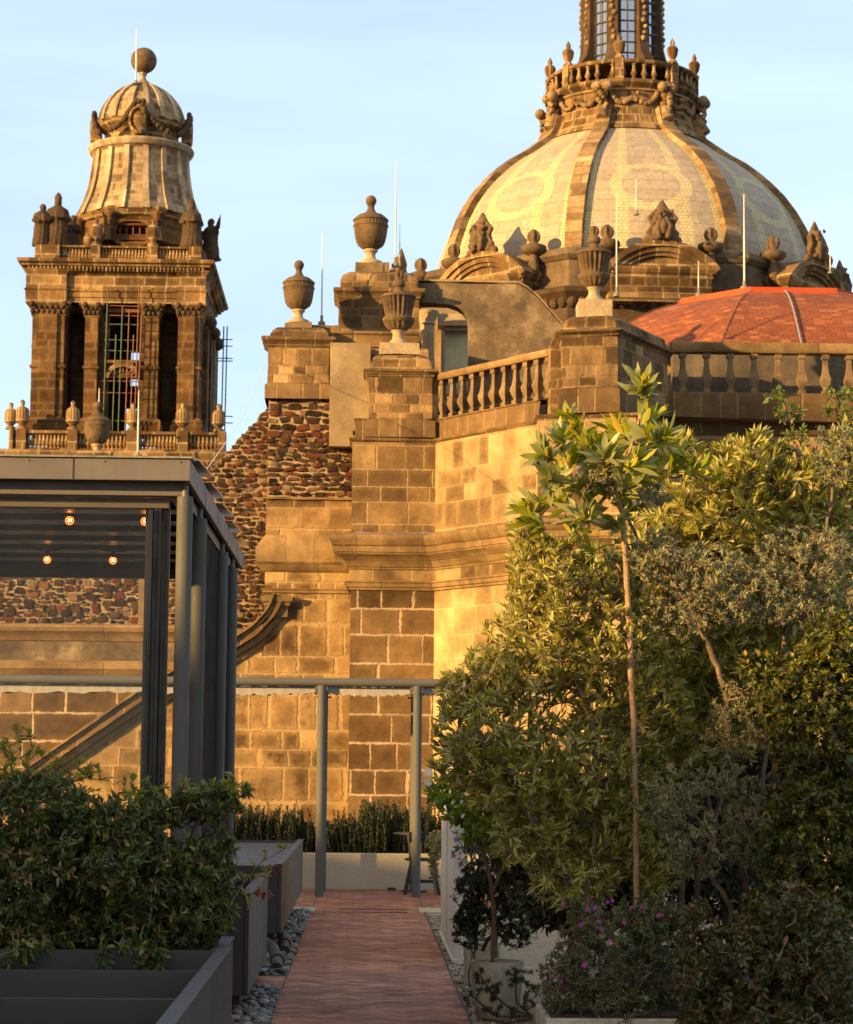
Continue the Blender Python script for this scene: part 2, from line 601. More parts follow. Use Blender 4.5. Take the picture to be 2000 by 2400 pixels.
def glass_mat(name, tint=(0.93, 0.95, 0.94), refl=0.10, dirt=0.04):
    t = NT(name)
    pos = t.n('NewGeometry').outputs['Position']
    tr = t.n('BsdfTransparent', {'Color': tint})
    gl = t.n('BsdfGlossy', {'Color': (1, 1, 1), 'Roughness': 0.02})
    df = t.n('BsdfDiffuse', {'Color': (0.55, 0.5, 0.42)})
    fr = t.n('Fresnel', {'IOR': 1.5})
    m1 = t.n('MixShader', {0: t.math('MULTIPLY', fr.outputs[0], refl * 10, clamp=True), 1: tr.outputs[0], 2: gl.outputs[0]})
    k = t.rng(t.noise(t.n('Mapping', {'Vector': pos, 'Scale': (4, 4, 0.7)}).outputs[0], 1.5, 5), 0.35, 0.8, dirt * 0.4, dirt * 2)
    m2 = t.n('MixShader', {0: k, 1: m1.outputs[0], 2: df.outputs[0]})
    t.t.links.new(m2.outputs[0], t.out.inputs['Surface'])
    return t.m


def leaf_mat(name, tones, back=None, trans=0.3, rough=0.5, spec=0.35):
    """each leaf its own tone; pale underside where the species has one"""
    t = NT(name)
    geo = t.n('NewGeometry')
    c = t.ramp(geo.outputs['Random Per Island'], tones)
    if back:
        c = t.mix(geo.outputs['Backfacing'], c, back)
    p = t.n('BsdfPrincipled', {'Base Color': c, 'Roughness': rough, 'Specular IOR Level': spec})
    tl = t.n('BsdfTranslucent', {'Color': t.mix(0.5, c, (0.35, 0.4, 0.05), 'MULTIPLY') if False else t.n('HueSaturation', {'Color': c, 'Saturation': 1.15, 'Value': 1.5}).outputs[0]})
    m = t.n('MixShader', {0: trans, 1: p.outputs[0], 2: tl.outputs[0]})
    t.t.links.new(m.outputs[0], t.out.inputs['Surface'])
    return t.m
# ------------------------------------------------------------------ stone and other materials
M = {}
WARM = [(0.0, (0.09, 0.056, 0.028)), (0.25, (0.15, 0.097, 0.048)), (0.6, (0.23, 0.152, 0.076)), (0.85, (0.32, 0.217, 0.112)), (1.0, (0.44, 0.31, 0.165))]
LIGHT = [(0.0, (0.14, 0.094, 0.05)), (0.3, (0.23, 0.16, 0.086)), (0.6, (0.32, 0.228, 0.125)), (1.0, (0.48, 0.36, 0.205))]
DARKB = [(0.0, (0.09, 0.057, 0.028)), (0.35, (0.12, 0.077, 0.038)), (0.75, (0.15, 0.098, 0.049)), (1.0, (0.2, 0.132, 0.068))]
MORT = (0.46, 0.33, 0.185)
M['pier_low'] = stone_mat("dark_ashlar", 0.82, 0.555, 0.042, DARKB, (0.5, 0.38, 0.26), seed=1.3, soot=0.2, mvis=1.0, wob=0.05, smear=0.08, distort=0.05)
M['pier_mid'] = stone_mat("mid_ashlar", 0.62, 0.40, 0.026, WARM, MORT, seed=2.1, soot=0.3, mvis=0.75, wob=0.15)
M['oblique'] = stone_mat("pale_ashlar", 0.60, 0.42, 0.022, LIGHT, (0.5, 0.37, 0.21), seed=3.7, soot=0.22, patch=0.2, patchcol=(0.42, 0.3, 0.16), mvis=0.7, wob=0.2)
M['oblique_low'] = stone_mat("pale_lower_ashlar", 0.62, 0.56, 0.026, [(0.0, (0.27, 0.19, 0.1)), (0.3, (0.37, 0.265, 0.14)), (1.0, (0.46, 0.345, 0.185))], (0.66, 0.5, 0.3), seed=4.4, soot=0.08, mvis=0.6, wob=0.1)
M['recess'] = stone_mat("blotched_ashlar", 0.55, 0.52, 0.05, WARM, (0.45, 0.32, 0.17), seed=5.2, soot=0.3, mvis=0.85, patch=0.3, patchcol=(0.4, 0.28, 0.14), smear=0.5, distort=0.05)
M['trim'] = stone_mat("moulding_stone", 0.9, 3.0, 0.014, [(0.0, (0.22, 0.15, 0.078)), (0.5, (0.29, 0.2, 0.105)), (1.0, (0.35, 0.25, 0.135))], (0.2, 0.14, 0.08), seed=6.0, soot=0.3, mvis=0.7, distort=0.01, wob=0.0)
M['worn'] = stone_mat("worn_pier_stone", 0.42, 0.26, 0.035, WARM, (0.36, 0.25, 0.14), seed=7.5, soot=0.75, mvis=0.7, distort=0.05)
M['course'] = stone_mat("dark_course_stone", 0.55, 2.0, 0.03, DARKB, (0.36, 0.255, 0.15), seed=8.1, soot=0.4, mvis=0.8, wob=0.0)
M['dressed'] = rough_mat("dressed_stone", (0.15, 0.1, 0.057), (0.22, 0.15, 0.083), (0.28, 0.195, 0.11), scale=2.3, spots=1.4, spotcol=(0.075, 0.053, 0.035))
M['pale_stone'] = rough_mat("pale_carved_stone", (0.36, 0.275, 0.175), (0.45, 0.35, 0.23), (0.52, 0.41, 0.27), scale=4)
M['urn_dark'] = rough_mat("weathered_urn_stone", (0.095, 0.062, 0.035), (0.145, 0.096, 0.053), (0.2, 0.135, 0.075), scale=3.5, spots=2.2, spotcol=(0.075, 0.052, 0.034))
M['plaster'] = rough_mat("old_plaster", (0.23, 0.172, 0.108), (0.34, 0.26, 0.165), (0.44, 0.345, 0.225), scale=1.3, streak=.35, spots=2.5, spotcol=(0.27, 0.2, 0.125), bump=0.3)
M['concrete'] = rough_mat("stained_concrete", (0.075, 0.053, 0.034), (0.19, 0.137, 0.085), (0.46, 0.35, 0.225), scale=1.0, spots=2.2, spotcol=(0.085, 0.066, 0.048), streak=0.35, bump=0.35)
M['rubble'] = rubble_mat("rubble_masonry", 0.155, 0.09, 0.12, seed=0.7, red=0.36, mcol=(0.34, 0.245, 0.15))
M['rubble_dark'] = M['rubble']
M['old_brick'] = stone_mat("old_brickwork", 0.26, 0.135, 0.042, [(0.0, (0.05, 0.036, 0.028)), (0.4, (0.085, 0.052, 0.036)), (0.7, (0.12, 0.066, 0.042)), (0.9, (0.19, 0.06, 0.03)), (1.0, (0.25, 0.12, 0.06))],
                           (0.56, 0.43, 0.28), seed=9.3, soot=0.3, sootcol=(0.06, 0.035, 0.025), distort=0.12, bump=0.7, wob=0.5)
M['lead'] = rough_mat("grey_roof_edge", (0.2, 0.19, 0.17), (0.26, 0.25, 0.22), scale=2)
M['white_paint'] = rough_mat("white_rod_paint", (0.7, 0.67, 0.6), (0.8, 0.78, 0.72), scale=6, bump=0.05, rough=0.5)
M['iron'] = rough_mat("dark_iron", (0.03, 0.028, 0.026), (0.06, 0.055, 0.05), scale=5, rough=0.6, bump=0.1)
M['red_paint'] = rough_mat("red_roof_coating", (0.42, 0.06, 0.018), (0.5, 0.08, 0.024), scale=2.0, rough=0.7, bump=0.1)


def tile_mat():
    t = NT("terracotta_roof_tiles")
    pos = t.n('NewGeometry').outputs['Position']
    br = t.n('TexBrick', {'Vector': t.n('TexCoord').outputs['UV'], 'Color1': (0.29, 0.088, 0.03, 1), 'Color2': (0.235, 0.07, 0.025, 1), 'Mortar': (0.16, 0.05, 0.03, 1),
                          'Scale': 1.0, 'Mortar Size': 0.012, 'Brick Width': 0.24, 'Row Height': 0.13, 'Bias': -0.1})
    br.offset = 0.5
    w = t.rng(t.noise(pos, 3.2, 4), 0.3, 0.7)
    c = t.mix(0.4, br.outputs['Color'], t.ramp(t.noise(pos, 1.1, 5, 0.65), [(0.3, (0.28, 0.25, 0.24)), (0.7, (0.75, 0.7, 0.66))]), 'OVERLAY')
    wc = t.n('TexWhiteNoise', {'Vector': t.n('VectorMath', {0: t.n('VectorMath', {0: t.n('TexCoord').outputs['UV'], 1: (4.1, 7.7, 1.0)}, operation='MULTIPLY').outputs[0]}, operation='FLOOR').outputs[0]})
    c = t.mix(t.rng(wc.outputs['Value'], 0.7, 1.0, 0, 0.5), c, (0.55, 0.2, 0.065))
    c = t.mix(t.rng(wc.outputs['Value'], 0.0, 0.18, 0.4, 0), c, (0.18, 0.06, 0.035))
    return t.finish(c, rough=0.85, bump=t.math('ADD', t.math('MULTIPLY', br.outputs['Fac'], -0.6), w), bstr=0.5, bdist=0.03, spec=0.2)


M['tiles'] = tile_mat()

# ------------------------------------------------------------------ the ground far below and the terrace
gm = rough_mat("street_paving", (0.13, 0.115, 0.1), (0.19, 0.17, 0.15), scale=0.2)
g = MB().box(-700, 700, -500, 1500, -13.0, -12.0).build("ground", gm)
tag(g, "grey street level far below the terrace", "ground", kind="structure")

# ------------------------------------------------------------------ the church beside the terrace
ch = empty("stone_church", (0, 49, -12), "golden stone church wall with angled bays, stepped piers and rubble masonry beyond the terrace", "church")
Zp = lambda y: PZ(y, 48, 800)
A0 = (PX(722, 48), 49.4)
B = (PX(722, 48), 48.0)
Cc = (PX(893, 48), 48.0)
D = (PX(1100, 45.2), 45.2)
D2 = (PX(1103, 44.5), 44.5)
E = (PX(1305, 44.1), 44.1)
Fp = (PX(1402, 46.45), 46.45)
G = (PX(2300, 46.45), 46.45)
PLAN = [A0, B, Cc, D, D2, E, Fp, G]


def facade(prof, i0, i1, name, mat, **kw):
    """one stretch of the facade; keeps the corner mitres of the whole plan"""
    full = MB().sweep(PLAN, prof)
    m = len(prof)
    mb = MB()
    mb.f = [tuple(v - i0 * m for v in f) for f in full.f if all(i0 * m <= v < (i1 + 1) * m for v in f)]
    mb.v = full.v[i0 * m:(i1 + 1) * m]
    return mb.build(name, mat, ch, **kw)


def zr(*pairs):
    return [(o, Zp(y)) for o, y in pairs]


low = [(0.0, -12.0), (0.0, Zp(1212))]
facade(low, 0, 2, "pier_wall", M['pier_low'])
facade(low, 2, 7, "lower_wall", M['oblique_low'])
arch_prof = zr((0.0, 1212), (0.05, 1210.5), (0.05, 1206), (0.09, 1204.5), (0.10, 1197), (0.13, 1195), (0.13, 1192.5), (0.03, 1191))
facade(arch_prof, 0, 7, "architrave", M['trim'], smooth=30)
frieze = zr((0.03, 1191.5), (0.03, 1164))
facade(frieze, 0, 7, "frieze", M['oblique'])
corn = zr((0.03, 1170), (0.07, 1168), (0.07, 1165), (0.10, 1164), (0.12, 1158), (0.17, 1150), (0.24, 1144), (0.33, 1140), (0.335, 1137), (0.36, 1135.5), (0.36, 1124),
          (0.40, 1122), (0.42, 1117), (0.46, 1112), (0.48, 1106), (0.48, 1101), (0.40, 1098.5), (0.0, 1092))
facade(corn, 0, 7, "cornice", M['trim'], smooth=35, rough=.022, cut=.35)
upper = zr((0.0, 1092), (0.0, 907))
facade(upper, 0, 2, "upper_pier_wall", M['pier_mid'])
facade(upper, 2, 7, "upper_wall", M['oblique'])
ledge = zr((0.0, 907), (0.05, 905.5), (0.07, 903), (0.07, 898.5), (-0.05, 897))
facade(ledge, 0, 7, "ledge", M['course'], smooth=40, rough=.03, cut=.25)
base = zr((-0.05, 897), (-0.05, 862), (-0.02, 860.5), (-0.02, 857), (-0.6, 857))
facade(base, 0, 3, "balustrade_course", M['course'], smooth=40, rough=.03)
facade(base, 6, 7, "balustrade_course", M['course'], smooth=30)
# roof deck behind the parapets
dk = MB()
zd = Zp(880)
dk.add([(A0[0], 49.4, zd), (B[0], 48.3, zd), (Cc[0], 48.3, zd), (D[0], 45.8, zd), (E[0], 45.6, zd), (G[0], 47.0, zd), (G[0], 68, zd), (A0[0], 68, zd)], [tuple(range(8))])
dk.build("roof_deck", M['dressed'], ch)


def rect(x0, x1, y0, y1):
    return [(x0, y0), (x1, y0), (x1, y1), (x0, y1)]


def pier(name, mat_body, mat_top, plan, zs, cor=0.12, step=0.12):
    """zs: z of base bottom, base top, body top, cornice top, step top, plinth top"""
    zb, z0, z1, z2, z3, z4 = zs
    o = MB().sweep(plan, [(0.06, zb), (0.06, z0 - 0.04), (0.0, z0)], closed=True).build(name, M['course'], ch, smooth=45, rough=.035)
    MB().sweep(plan, [(0.0, z0), (0.0, z1)], closed=True).build("pier_body", mat_body, o, smooth=45, rough=.04)
    h = z2 - z1
    MB().sweep(plan, [(0.0, z1), (0.03, z1 + h * .1), (0.03, z1 + h * .25), (cor * .55, z1 + h * .5), (cor * .9, z1 + h * .62), (cor, z1 + h * .7), (cor, z2 - h * .08), (cor * .6, z2), (-0.02, z2 + .001)],
               closed=True, top=True).build("pier_cornice", mat_top, o, smooth=35, rough=.03, cut=.3)
    h = z3 - z2
    c = step * 1.9
    prof = [(-0.03, z2), (-0.03, z2 + h * .45), (-0.06, z2 + h * .5)] + [(-0.06 - c * (1 - math.cos(a * math.pi / 10)), z2 + h * (.5 + .5 * math.sin(a * math.pi / 10))) for a in range(1, 6)]
    MB().sweep(plan, prof, closed=True, top=True).build("pier_step", mat_body, o, smooth=40, rough=.045)
    return o


def plinth(o, mat, x0, x1, y0, y1, z0, z1):
    MB().box(x0, x1, y0, y1, z0, z1).build("plinth", mat, o, smooth=45, rough=.03)


# pier under the fluted urn in the middle
xa, xb = PX(756, 48, 815), PX(889, 48, 815)
pc = pier("parapet_pier", M['worn'], M['course'], rect(xa, xb, 47.98, 49.2), [Zp(897), Zp(858), Zp(774), Zp(757), Zp(723), 0])
# a low block continues to the right of it
ux0, ux1 = PX(778, 48, 710), PX(862, 48, 710)
plinth(pc, M['pale_stone'], ux0, ux1, 48.1, 48.95, Zp(725), Zp(700))
URN_C = (PX(817, 48.5, 700), 48.5, Zp(700))

MB().box(xb - .15, xb + .12, 48.1, 49.0, Zp(885), Zp(765)).build('pier_return', M['worn'], pc, smooth=45, rough=.03)
# right pier with the sun-lit front and dark flank
z27 = lambda y: PZ(y, 44.2, 1210)
pr_plan = [(PX(1152, 44.4, 740), 44.4), (PX(1268, 44.12, 740), 44.12), (PX(1372, 46.45, 740), 46.45), (PX(1372, 46.45, 740), 47.2), (PX(1152, 44.4, 740), 47.2)]
pr = pier("corner_pier", M['worn'], M['course'], pr_plan, [Zp(898), z27(794), z27(690), z27(674), z27(641), 0], cor=0.12, step=0.14)
MB().box(PX(1126, 44.9, 740), PX(1165, 44.9, 740), 44.62, 45.7, Zp(899), z27(700)).build('pier_return', M['worn'], pr, smooth=45, rough=.03)
px0, px1 = PX(1187, 44.5, 620), PX(1258, 44.5, 620)
plinth(pr, M['pale_stone'], px0, px1, 44.5, 45.25, z27(650), z27(606))
URN_D = ((px0 + px1) / 2, 44.88, z27(606))

# recessed wall to the left of the middle pier
YR = 49.2
Zr = lambda y: PZ(y, YR, 640)
xr0, xr1 = PX(545, YR, 1100), B[0] + 0.05
mb = MB().box(xr0, xr1, YR, YR + 0.8, -12, Zr(1218))
mb.build("recessed_wall", M['recess'], ch)
rp = [(xr0, YR + .7), (xr0, YR), (xr1, YR)]
MB().sweep(rp, [(0.0, Zr(1218)), (0.05, Zr(1216)), (0.05, Zr(1212)), (0.08, Zr(1209)), (0.02, Zr(1207))]).build("recess_architrave", M['trim'], ch, smooth=30)
MB().sweep(rp, [(0.0, Zr(1209)), (0.0, Zr(1160))]).build("recess_frieze", M['recess'], ch)
MB().sweep(rp, [(0.02, Zr(1174)), (0.08, Zr(1171)), (0.14, Zr(1164)), (0.24, Zr(1157)), (0.25, Zr(1153)), (0.2, Zr(1151)), (0.21, Zr(1124)), (0.02, Zr(1098))]).build("recess_cornice", M['trim'], ch, smooth=40, rough=.04, cut=.25)
MB().box(xr0, xr1, YR + .02, YR + 0.8, Zr(1100), Zr(1026)).build("recess_upper_wall", M['pier_mid'], ch)
MB().box(xr0, xr1, YR - .06, YR + 0.8, Zr(1026), Zr(1019)).build("string_course", M['trim'], ch, smooth=45, rough=.03)
M['dense_brick'] = stone_mat("dense_red_brickwork", 0.24, 0.115, 0.024, [(0.0, (0.035, 0.022, 0.015)), (0.4, (0.07, 0.034, 0.02)), (0.7, (0.1, 0.046, 0.026)), (0.9, (0.17, 0.05, 0.026)), (1.0, (0.2, 0.1, 0.05))],
                             (0.36, 0.25, 0.15), seed=19.3, soot=0.4, sootcol=(0.04, 0.024, 0.017), distort=0.14, bump=0.8, wob=0.6, smear=0.1)
BRICK_JOBS = []
MB().box(xr0 + .02, xr1, YR + .08, YR + 0.9, Zr(1019), Zr(815)).build("brick_patch_mortar", rough_mat("patch_mortar", (0.26, 0.18, 0.11), (0.4, 0.29, 0.185), (0.5, 0.37, 0.24), scale=1.6, spots=3.0, spotcol=(.12, .08, .05), bump=.8, fine=18), ch)

# pier carrying the left urn
YA = 49.15
Za = lambda y: PZ(y, YA, 610)
pa = pier("parapet_pier", M['worn'], M['course'], rect(PX(549, YA, 740), PX(676, YA, 740), YA, YA + 1.3), [Za(818), Za(786), Za(712), Za(690), Za(667), 0], cor=0.14, step=0.1)
plinth(pa, M['dressed'], PX(582, YA, 660), PX(640, YA, 660), YA + .2, YA + .85, Za(669), Za(655))
URN_A = (PX(612, YA + .5, 655), YA + 0.5, Za(655))
# low parapet block between the two left piers
MB().box(PX(640, 49.9, 680), PX(700, 49.9, 680), 49.6, 50.6, PZ(712, 49.9), PZ(673, 49.9)).build("parapet_block", M['course'], ch, smooth=45, rough=.04)

# plaster strip
mb = MB().box(PX(676, 48.95, 800), PX(760, 48.95, 800), 48.95, 49.6, PZ(917, 48.95), PZ(703, 48.95))
mb.build("plaster_panel", M['plaster'], ch, smooth=45, rough=.03)
MB().box(PX(690, 49.3, 700), PX(880, 49.3, 700), 49.65, 51.2, PZ(960, 49.3), PZ(708, 49.3)).build("parapet_core", M['pier_mid'], ch)
MB().sweep([(PX(690, 49.6, 700), 50.8), (PX(690, 49.6, 700), 49.6), (PX(858, 49.6, 700), 49.6)], [(0, PZ(712, 49.6)), (0.0, PZ(688, 49.6)), (0.04, PZ(685, 49.6)), (0.04, PZ(680, 49.6)), (-.8, PZ(680, 49.6))]).build("parapet_course", M['course'], ch)

# tall pier behind, under the biggest urn
YB = 50.6
Zb = lambda y: PZ(y, YB, 760)
pb = pier("parapet_pier", M['worn'], M['course'], rect(PX(694, YB, 640), PX(861, YB, 640), YB, YB + 1.6), [Zb(706), Zb(684), Zb(613), Zb(590), Zb(551), 0], cor=0.12, step=0.14)
plinth(pb, M['dressed'], PX(728, YB, 540), PX(800, YB, 540), YB + .25, YB + 1.1, Zb(553), Zb(531))
MB().box(PX(800, YB, 545), PX(830, YB, 545), YB + .5, YB + 1.0, Zb(553), Zb(543)).build("cable_box", M['lead'], pb, bevel=0.02)
URN_B = (PX(760, YB + .65, 531), YB + 0.65, Zb(531))

# the rubble wall with its sloping top (left), and the dressed wall under it
YL = 49.62
XL = lambda x, y=1200: PX(x, YL, y)
ZL = lambda y, x=500: PZ(y, YL, x)
out = [(XL(548, 838), ZL(838)), (XL(550, 1300), ZL(1300)), (XL(550, 1300), ZL(1480)), (XL(-700, 1300), ZL(1480)), (XL(-700, 1100), ZL(1100)), (XL(330, 1080), ZL(1080))]
steps = [(330, 1080), (356, 1052), (362, 1030), (392, 1010), (398, 992), (424, 975), (432, 960), (455, 942), (470, 925), (486, 905), (500, 893), (512, 876), (528, 862), (534, 850), (548, 838)]
out = [(XL(x, y), ZL(y)) for x, y in reversed(steps)] + [(XL(-700, 1110), ZL(1100)), (XL(-700, 1480), ZL(1480)), (XL(550, 1480), ZL(1480))]
M['mortar_wall'] = rough_mat("rough_lime_mortar", (0.2, 0.135, 0.08), (0.33, 0.235, 0.145), (0.42, 0.31, 0.2), scale=2.2, spots=4.0, spotcol=(0.1, 0.065, 0.04), bump=.8, fine=16)
rub = MB().prism(out, YL, YL + 0.9).build("rubble_wall", M['mortar_wall'], ch)


def stone_shape():
    bm = bmesh.new()
    bmesh.ops.create_icosphere(bm, subdivisions=2, radius=1)
    v = np.array([q.co[:] for q in bm.verts])
    f = np.array([[q.index for q in fc.verts] for fc in bm.faces])
    bm.free()
    return v, f


t = NT("rubble_stones")
geo = t.n('NewGeometry')
c = t.ramp(geo.outputs['Random Per Island'], [(0.0, (0.03, 0.02, 0.013)), (0.4, (0.06, 0.038, 0.022)), (0.7, (0.085, 0.05, 0.028)), (0.76, (0.09, 0.034, 0.019)), (0.92, (0.14, 0.05, 0.026)), (0.95, (0.18, 0.12, 0.066)), (1.0, (0.26, 0.185, 0.108))])
c = t.mix(0.6, c, t.ramp(t.noise(geo.outputs['Position'], 9, 5, .65), [(0.28, (0.2, 0.2, 0.2)), (0.72, (0.85, 0.82, 0.8))]), 'OVERLAY')
M['rubble_stone'] = t.finish(c, rough=.95, bump=t.noise(geo.outputs['Position'], 20, 4, .65), bstr=.7, bdist=.03, spec=.1)


def rubble(name, inside, x0, x1, z0, z1, yf, seed, parent, wmax=.42, dens=1.0, course=0.0):
    """stones bedded in the mortar face, packed large to small; each one stands proud of it"""
    rg = np.random.default_rng(seed)
    bv, bf = stone_shape()
    placed = []
    V, Fc = [], []
    n = 0
    for (wa, wb, tries) in ((wmax * .65, wmax, 900), (wmax * .4, wmax * .65, 3500), (wmax * .22, wmax * .4, 6000), (wmax * .13, wmax * .22, 5000)):
        for _ in range(int(tries * dens)):
            w = rg.uniform(wa, wb) / 2
            h = w * rg.uniform(.45, .85)
            x, z = rg.uniform(x0, x1), rg.uniform(z0, z1)
            if course:
                z = round(z / course) * course + rg.normal(0, .012)
                h = min(h, course * .46)
            if not inside(x, z, max(w, h) * .8):
                continue
            if placed:
                pa = np.array(placed)
                if np.any((np.abs(pa[:, 0] - x) < (pa[:, 2] + w) * .93 + .012) & (np.abs(pa[:, 1] - z) < (pa[:, 3] + h) * .9 + .01)):
                    continue
            placed.append((x, z, w, h))
            q = np.sign(bv) * np.abs(bv) ** rg.uniform(.3, .5)
            q = q * (1 + .22 * np.sin(bv[:, [2, 0, 1]] * rg.uniform(1.5, 3.5, 3) + rg.uniform(0, 6, 3)))
            q = q * np.array([w, rg.uniform(.05, .085), h])
            a = rg.normal(0, .14)
            q = np.stack([q[:, 0] * math.cos(a) - q[:, 2] * math.sin(a), q[:, 1], q[:, 0] * math.sin(a) + q[:, 2] * math.cos(a)], 1)
            V.append(q + np.array([x, yf + .03, z]))
            Fc.append(bf + n * len(bv))
            n += 1
    off = np.array(parent_loc(parent))
    me = bpy.data.meshes.new(name)
    me.from_pydata((np.concatenate(V) - off).tolist(), [], np.concatenate(Fc).tolist())
    me.materials.append(M['rubble_stone'])
    o = bpy.data.objects.new(name, me)
    C.objects.link(o)
    o.parent = parent
    o['kind'] = 'stuff'
    return o


def parent_loc(p):
    v = Vector((0, 0, 0))
    while p is not None:
        v += p.location
        p = p.parent
    return v


slope = sorted([(XL(x, y), ZL(y)) for x, y in steps])


def in_rubble(x, z, m):
    i = 0
    while i < len(slope) - 2 and slope[i + 1][0] < x:
        i += 1
    (xa, za), (xb, zb_) = slope[i], slope[i + 1]
    top = za + (zb_ - za) * max(0, min(1, (x - xa) / max(xb - xa, .01)))
    return z < top - m * .7 and x < XL(547) - m * .5


rubble("rubble_stones", in_rubble, XL(325), XL(546), ZL(1360), ZL(835), YL, 8, ch, wmax=.23, dens=2.6, course=.105)
rubble("rubble_stones", lambda x, z, m: True, XL(-330), XL(284), ZL(1280), ZL(1120), YL, 9, ch, wmax=.27, dens=4.0)
# dressed stone coping bits on the slope
mb = MB()
for k in range(len(steps) - 1):
    (x0, y0), (x1, y1) = steps[k], steps[k + 1]
    if k % 3 == 0:
        mb.hexa([(XL(x0, y0), YL - .02, ZL(y0) - .12), (XL(x1, y1), YL - .02, ZL(y1) - .12), (XL(x1, y1), YL + .92, ZL(y1) - .12), (XL(x0, y0), YL + .92, ZL(y0) - .12),
                 (XL(x0, y0), YL - .02, ZL(y0) + .03), (XL(x1, y1), YL - .02, ZL(y1) + .03), (XL(x1, y1), YL + .92, ZL(y1) + .03), (XL(x0, y0), YL + .92, ZL(y0) + .03)])
        mb.build('coping', M['dressed'], ch)
        mb = MB()
# the patch of old brick and stone in the recess
rubble("brick_patch", lambda x, z, m: True, xr0 + .1, xr1 - .06, Zr(898), Zr(820), YR + .08, 12, ch, wmax=.36, dens=.8, course=.15)
rubble("brick_patch", lambda x, z, m: True, xr0 + .06, xr1 - .04, Zr(1015), Zr(898), YR + .07, 13, ch, wmax=.3, dens=3.0, course=.105)
# curved raking moulding
curve = [(594, 1232), (581, 1262), (566, 1284), (540, 1309), (512, 1329), (484, 1346), (400, 1391), (306, 1446), (236, 1494), (166, 1542), (60, 1616), (-60, 1700), (-300, 1880)]
cw = [(XL(x, y), ZL(y, x)) for x, y in curve]
# dressed wall below the moulding
low_out = [(XL(560, 1236), ZL(1240))] + [(x - .03, z + .05) for x, z in cw]
low_out = [(x, z) for x, z in low_out] + [(XL(-300, 1880), -12), (XL(560, 1300), -12)]
MB().prism(low_out, YL - 0.35, YL + 0.3).build("dressed_wall", M['recess'], ch)
# dressed wall far left above the moulding, seen through the glass pavilion
far = [(XL(-700, 1600), -12), (XL(-290, 1890), -12)] + [(x - .02, z - .02) for x, z in reversed(cw[4:])] + [(XL(330, 1382), ZL(1384)), (XL(-700, 1382), ZL(1384))]
MB().prism([(XL(-700), -12), (XL(120), -12), (XL(520), ZL(1384)), (XL(-700), ZL(1384))], YL - 0.12, YL - 0.002).build("left_wall", M['pier_low'], ch)
MB().box(XL(-700), XL(500), YL - 0.16, YL - 0.004, ZL(1384), ZL(1290)).build("plastered_band", M['concrete'], ch)
lp = [(XL(-700), YL - .1), (XL(372), YL - .1)]
MB().sweep(lp, [(0.06, ZL(1392)), (0.1, ZL(1390)), (0.16, ZL(1382)), (0.24, ZL(1376)), (0.26, ZL(1366)), (0.2, ZL(1362)), (0.03, ZL(1358))], cap=True).build("wall_ledge", M['trim'], ch, smooth=30)
MB().sweep(lp, [(0.06, ZL(1320)), (0.1, ZL(1318)), (0.16, ZL(1308)), (0.3, ZL(1300)), (0.34, ZL(1292)), (0.3, ZL(1287)), (0.0, ZL(1283))], cap=True).build("wall_ledge", M['trim'], ch, smooth=30)
MB().box(XL(285), XL(330), YL - .06, YL + .2, ZL(1284), ZL(1165)).build("dressed_quoin", M['dressed'], ch)
# strips of the raking moulding
for (a, b, dep, mt) in ((-0.05, 0.10, 0.52, 'trim'), (0.10, 0.2, 0.66, 'course'), (0.2, 0.3, 0.6, 'trim'), (0.3, 0.36, 0.72, 'trim'), (-0.16, -0.05, 0.42, 'trim')):
    mb = MB()
    pts = [Vector(p) for p in cw]
    fine = []
    for i in range(len(pts) - 1):
        p0, p1, p2, p3 = pts[max(i - 1, 0)], pts[i], pts[i + 1], pts[min(i + 2, len(pts) - 1)]
        for k in range(5):
            t = k / 5
            fine.append(0.5 * ((2 * p1) + (p2 - p0) * t + (2 * p0 - 5 * p1 + 4 * p2 - p3) * t * t + (3 * p1 - p0 - 3 * p2 + p3) * t ** 3))
    fine.append(pts[-1])
    vs = []
    for i, p in enumerate(fine):
        d = (fine[min(i + 1, len(fine) - 1)] - fine[max(i - 1, 0)]).normalized()
        nn = Vector((-d.y, d.x))
        if nn.y < 0:
            nn = -nn
        q0, q1 = p + nn * a, p + nn * b
        vs += [(q0.x, YL - dep, q0.y), (q1.x, YL - dep, q1.y), (q1.x, YL + .05, q1.y), (q0.x, YL + .05, q0.y)]
    fs = []
    for i in range(len(fine) - 1):
        for k in range(4):
            fs.append((i * 4 + k, i * 4 + (k + 1) % 4, i * 4 + 4 + (k + 1) % 4, i * 4 + 4 + k))
    fs.append((0, 1, 2, 3))
    mb.add(vs, fs)
    mb.build("raking_moulding", M[mt], ch, smooth=45, rough=.03, cut=.3)
# corbel where the moulding starts
mb = MB()
cx0, cx1 = XL(548, 1240), XL(592, 1240)
mb.sweep([(cx0, YL - .1), (cx0, YL - .55), (cx1, YL - .55), (cx1, YL - .1)], [(0.0, ZL(1268)), (0.0, ZL(1248)), (0.05, ZL(1244)), (0.05, ZL(1240)), (0.1, ZL(1236)), (0.12, ZL(1226)), (-.1, ZL(1225))], cap=True)
mb.box(cx0, cx1, YL - .5, YL - .1, ZL(1268), ZL(1226))
mb.build("corbel", M['trim'], ch, smooth=30)

# ------------------------------------------------------------------ balustrades (parts of the church)
BAL = [(0.5, 0), (0.5, .1), (0.32, .12), (0.3, .15), (0.42, .2), (0.62, .3), (0.68, .36), (0.66, .4), (0.48, .5), (0.38, .62), (0.32, .78), (0.3, .86), (0.38, .88), (0.5, .9), (0.5, 1)]


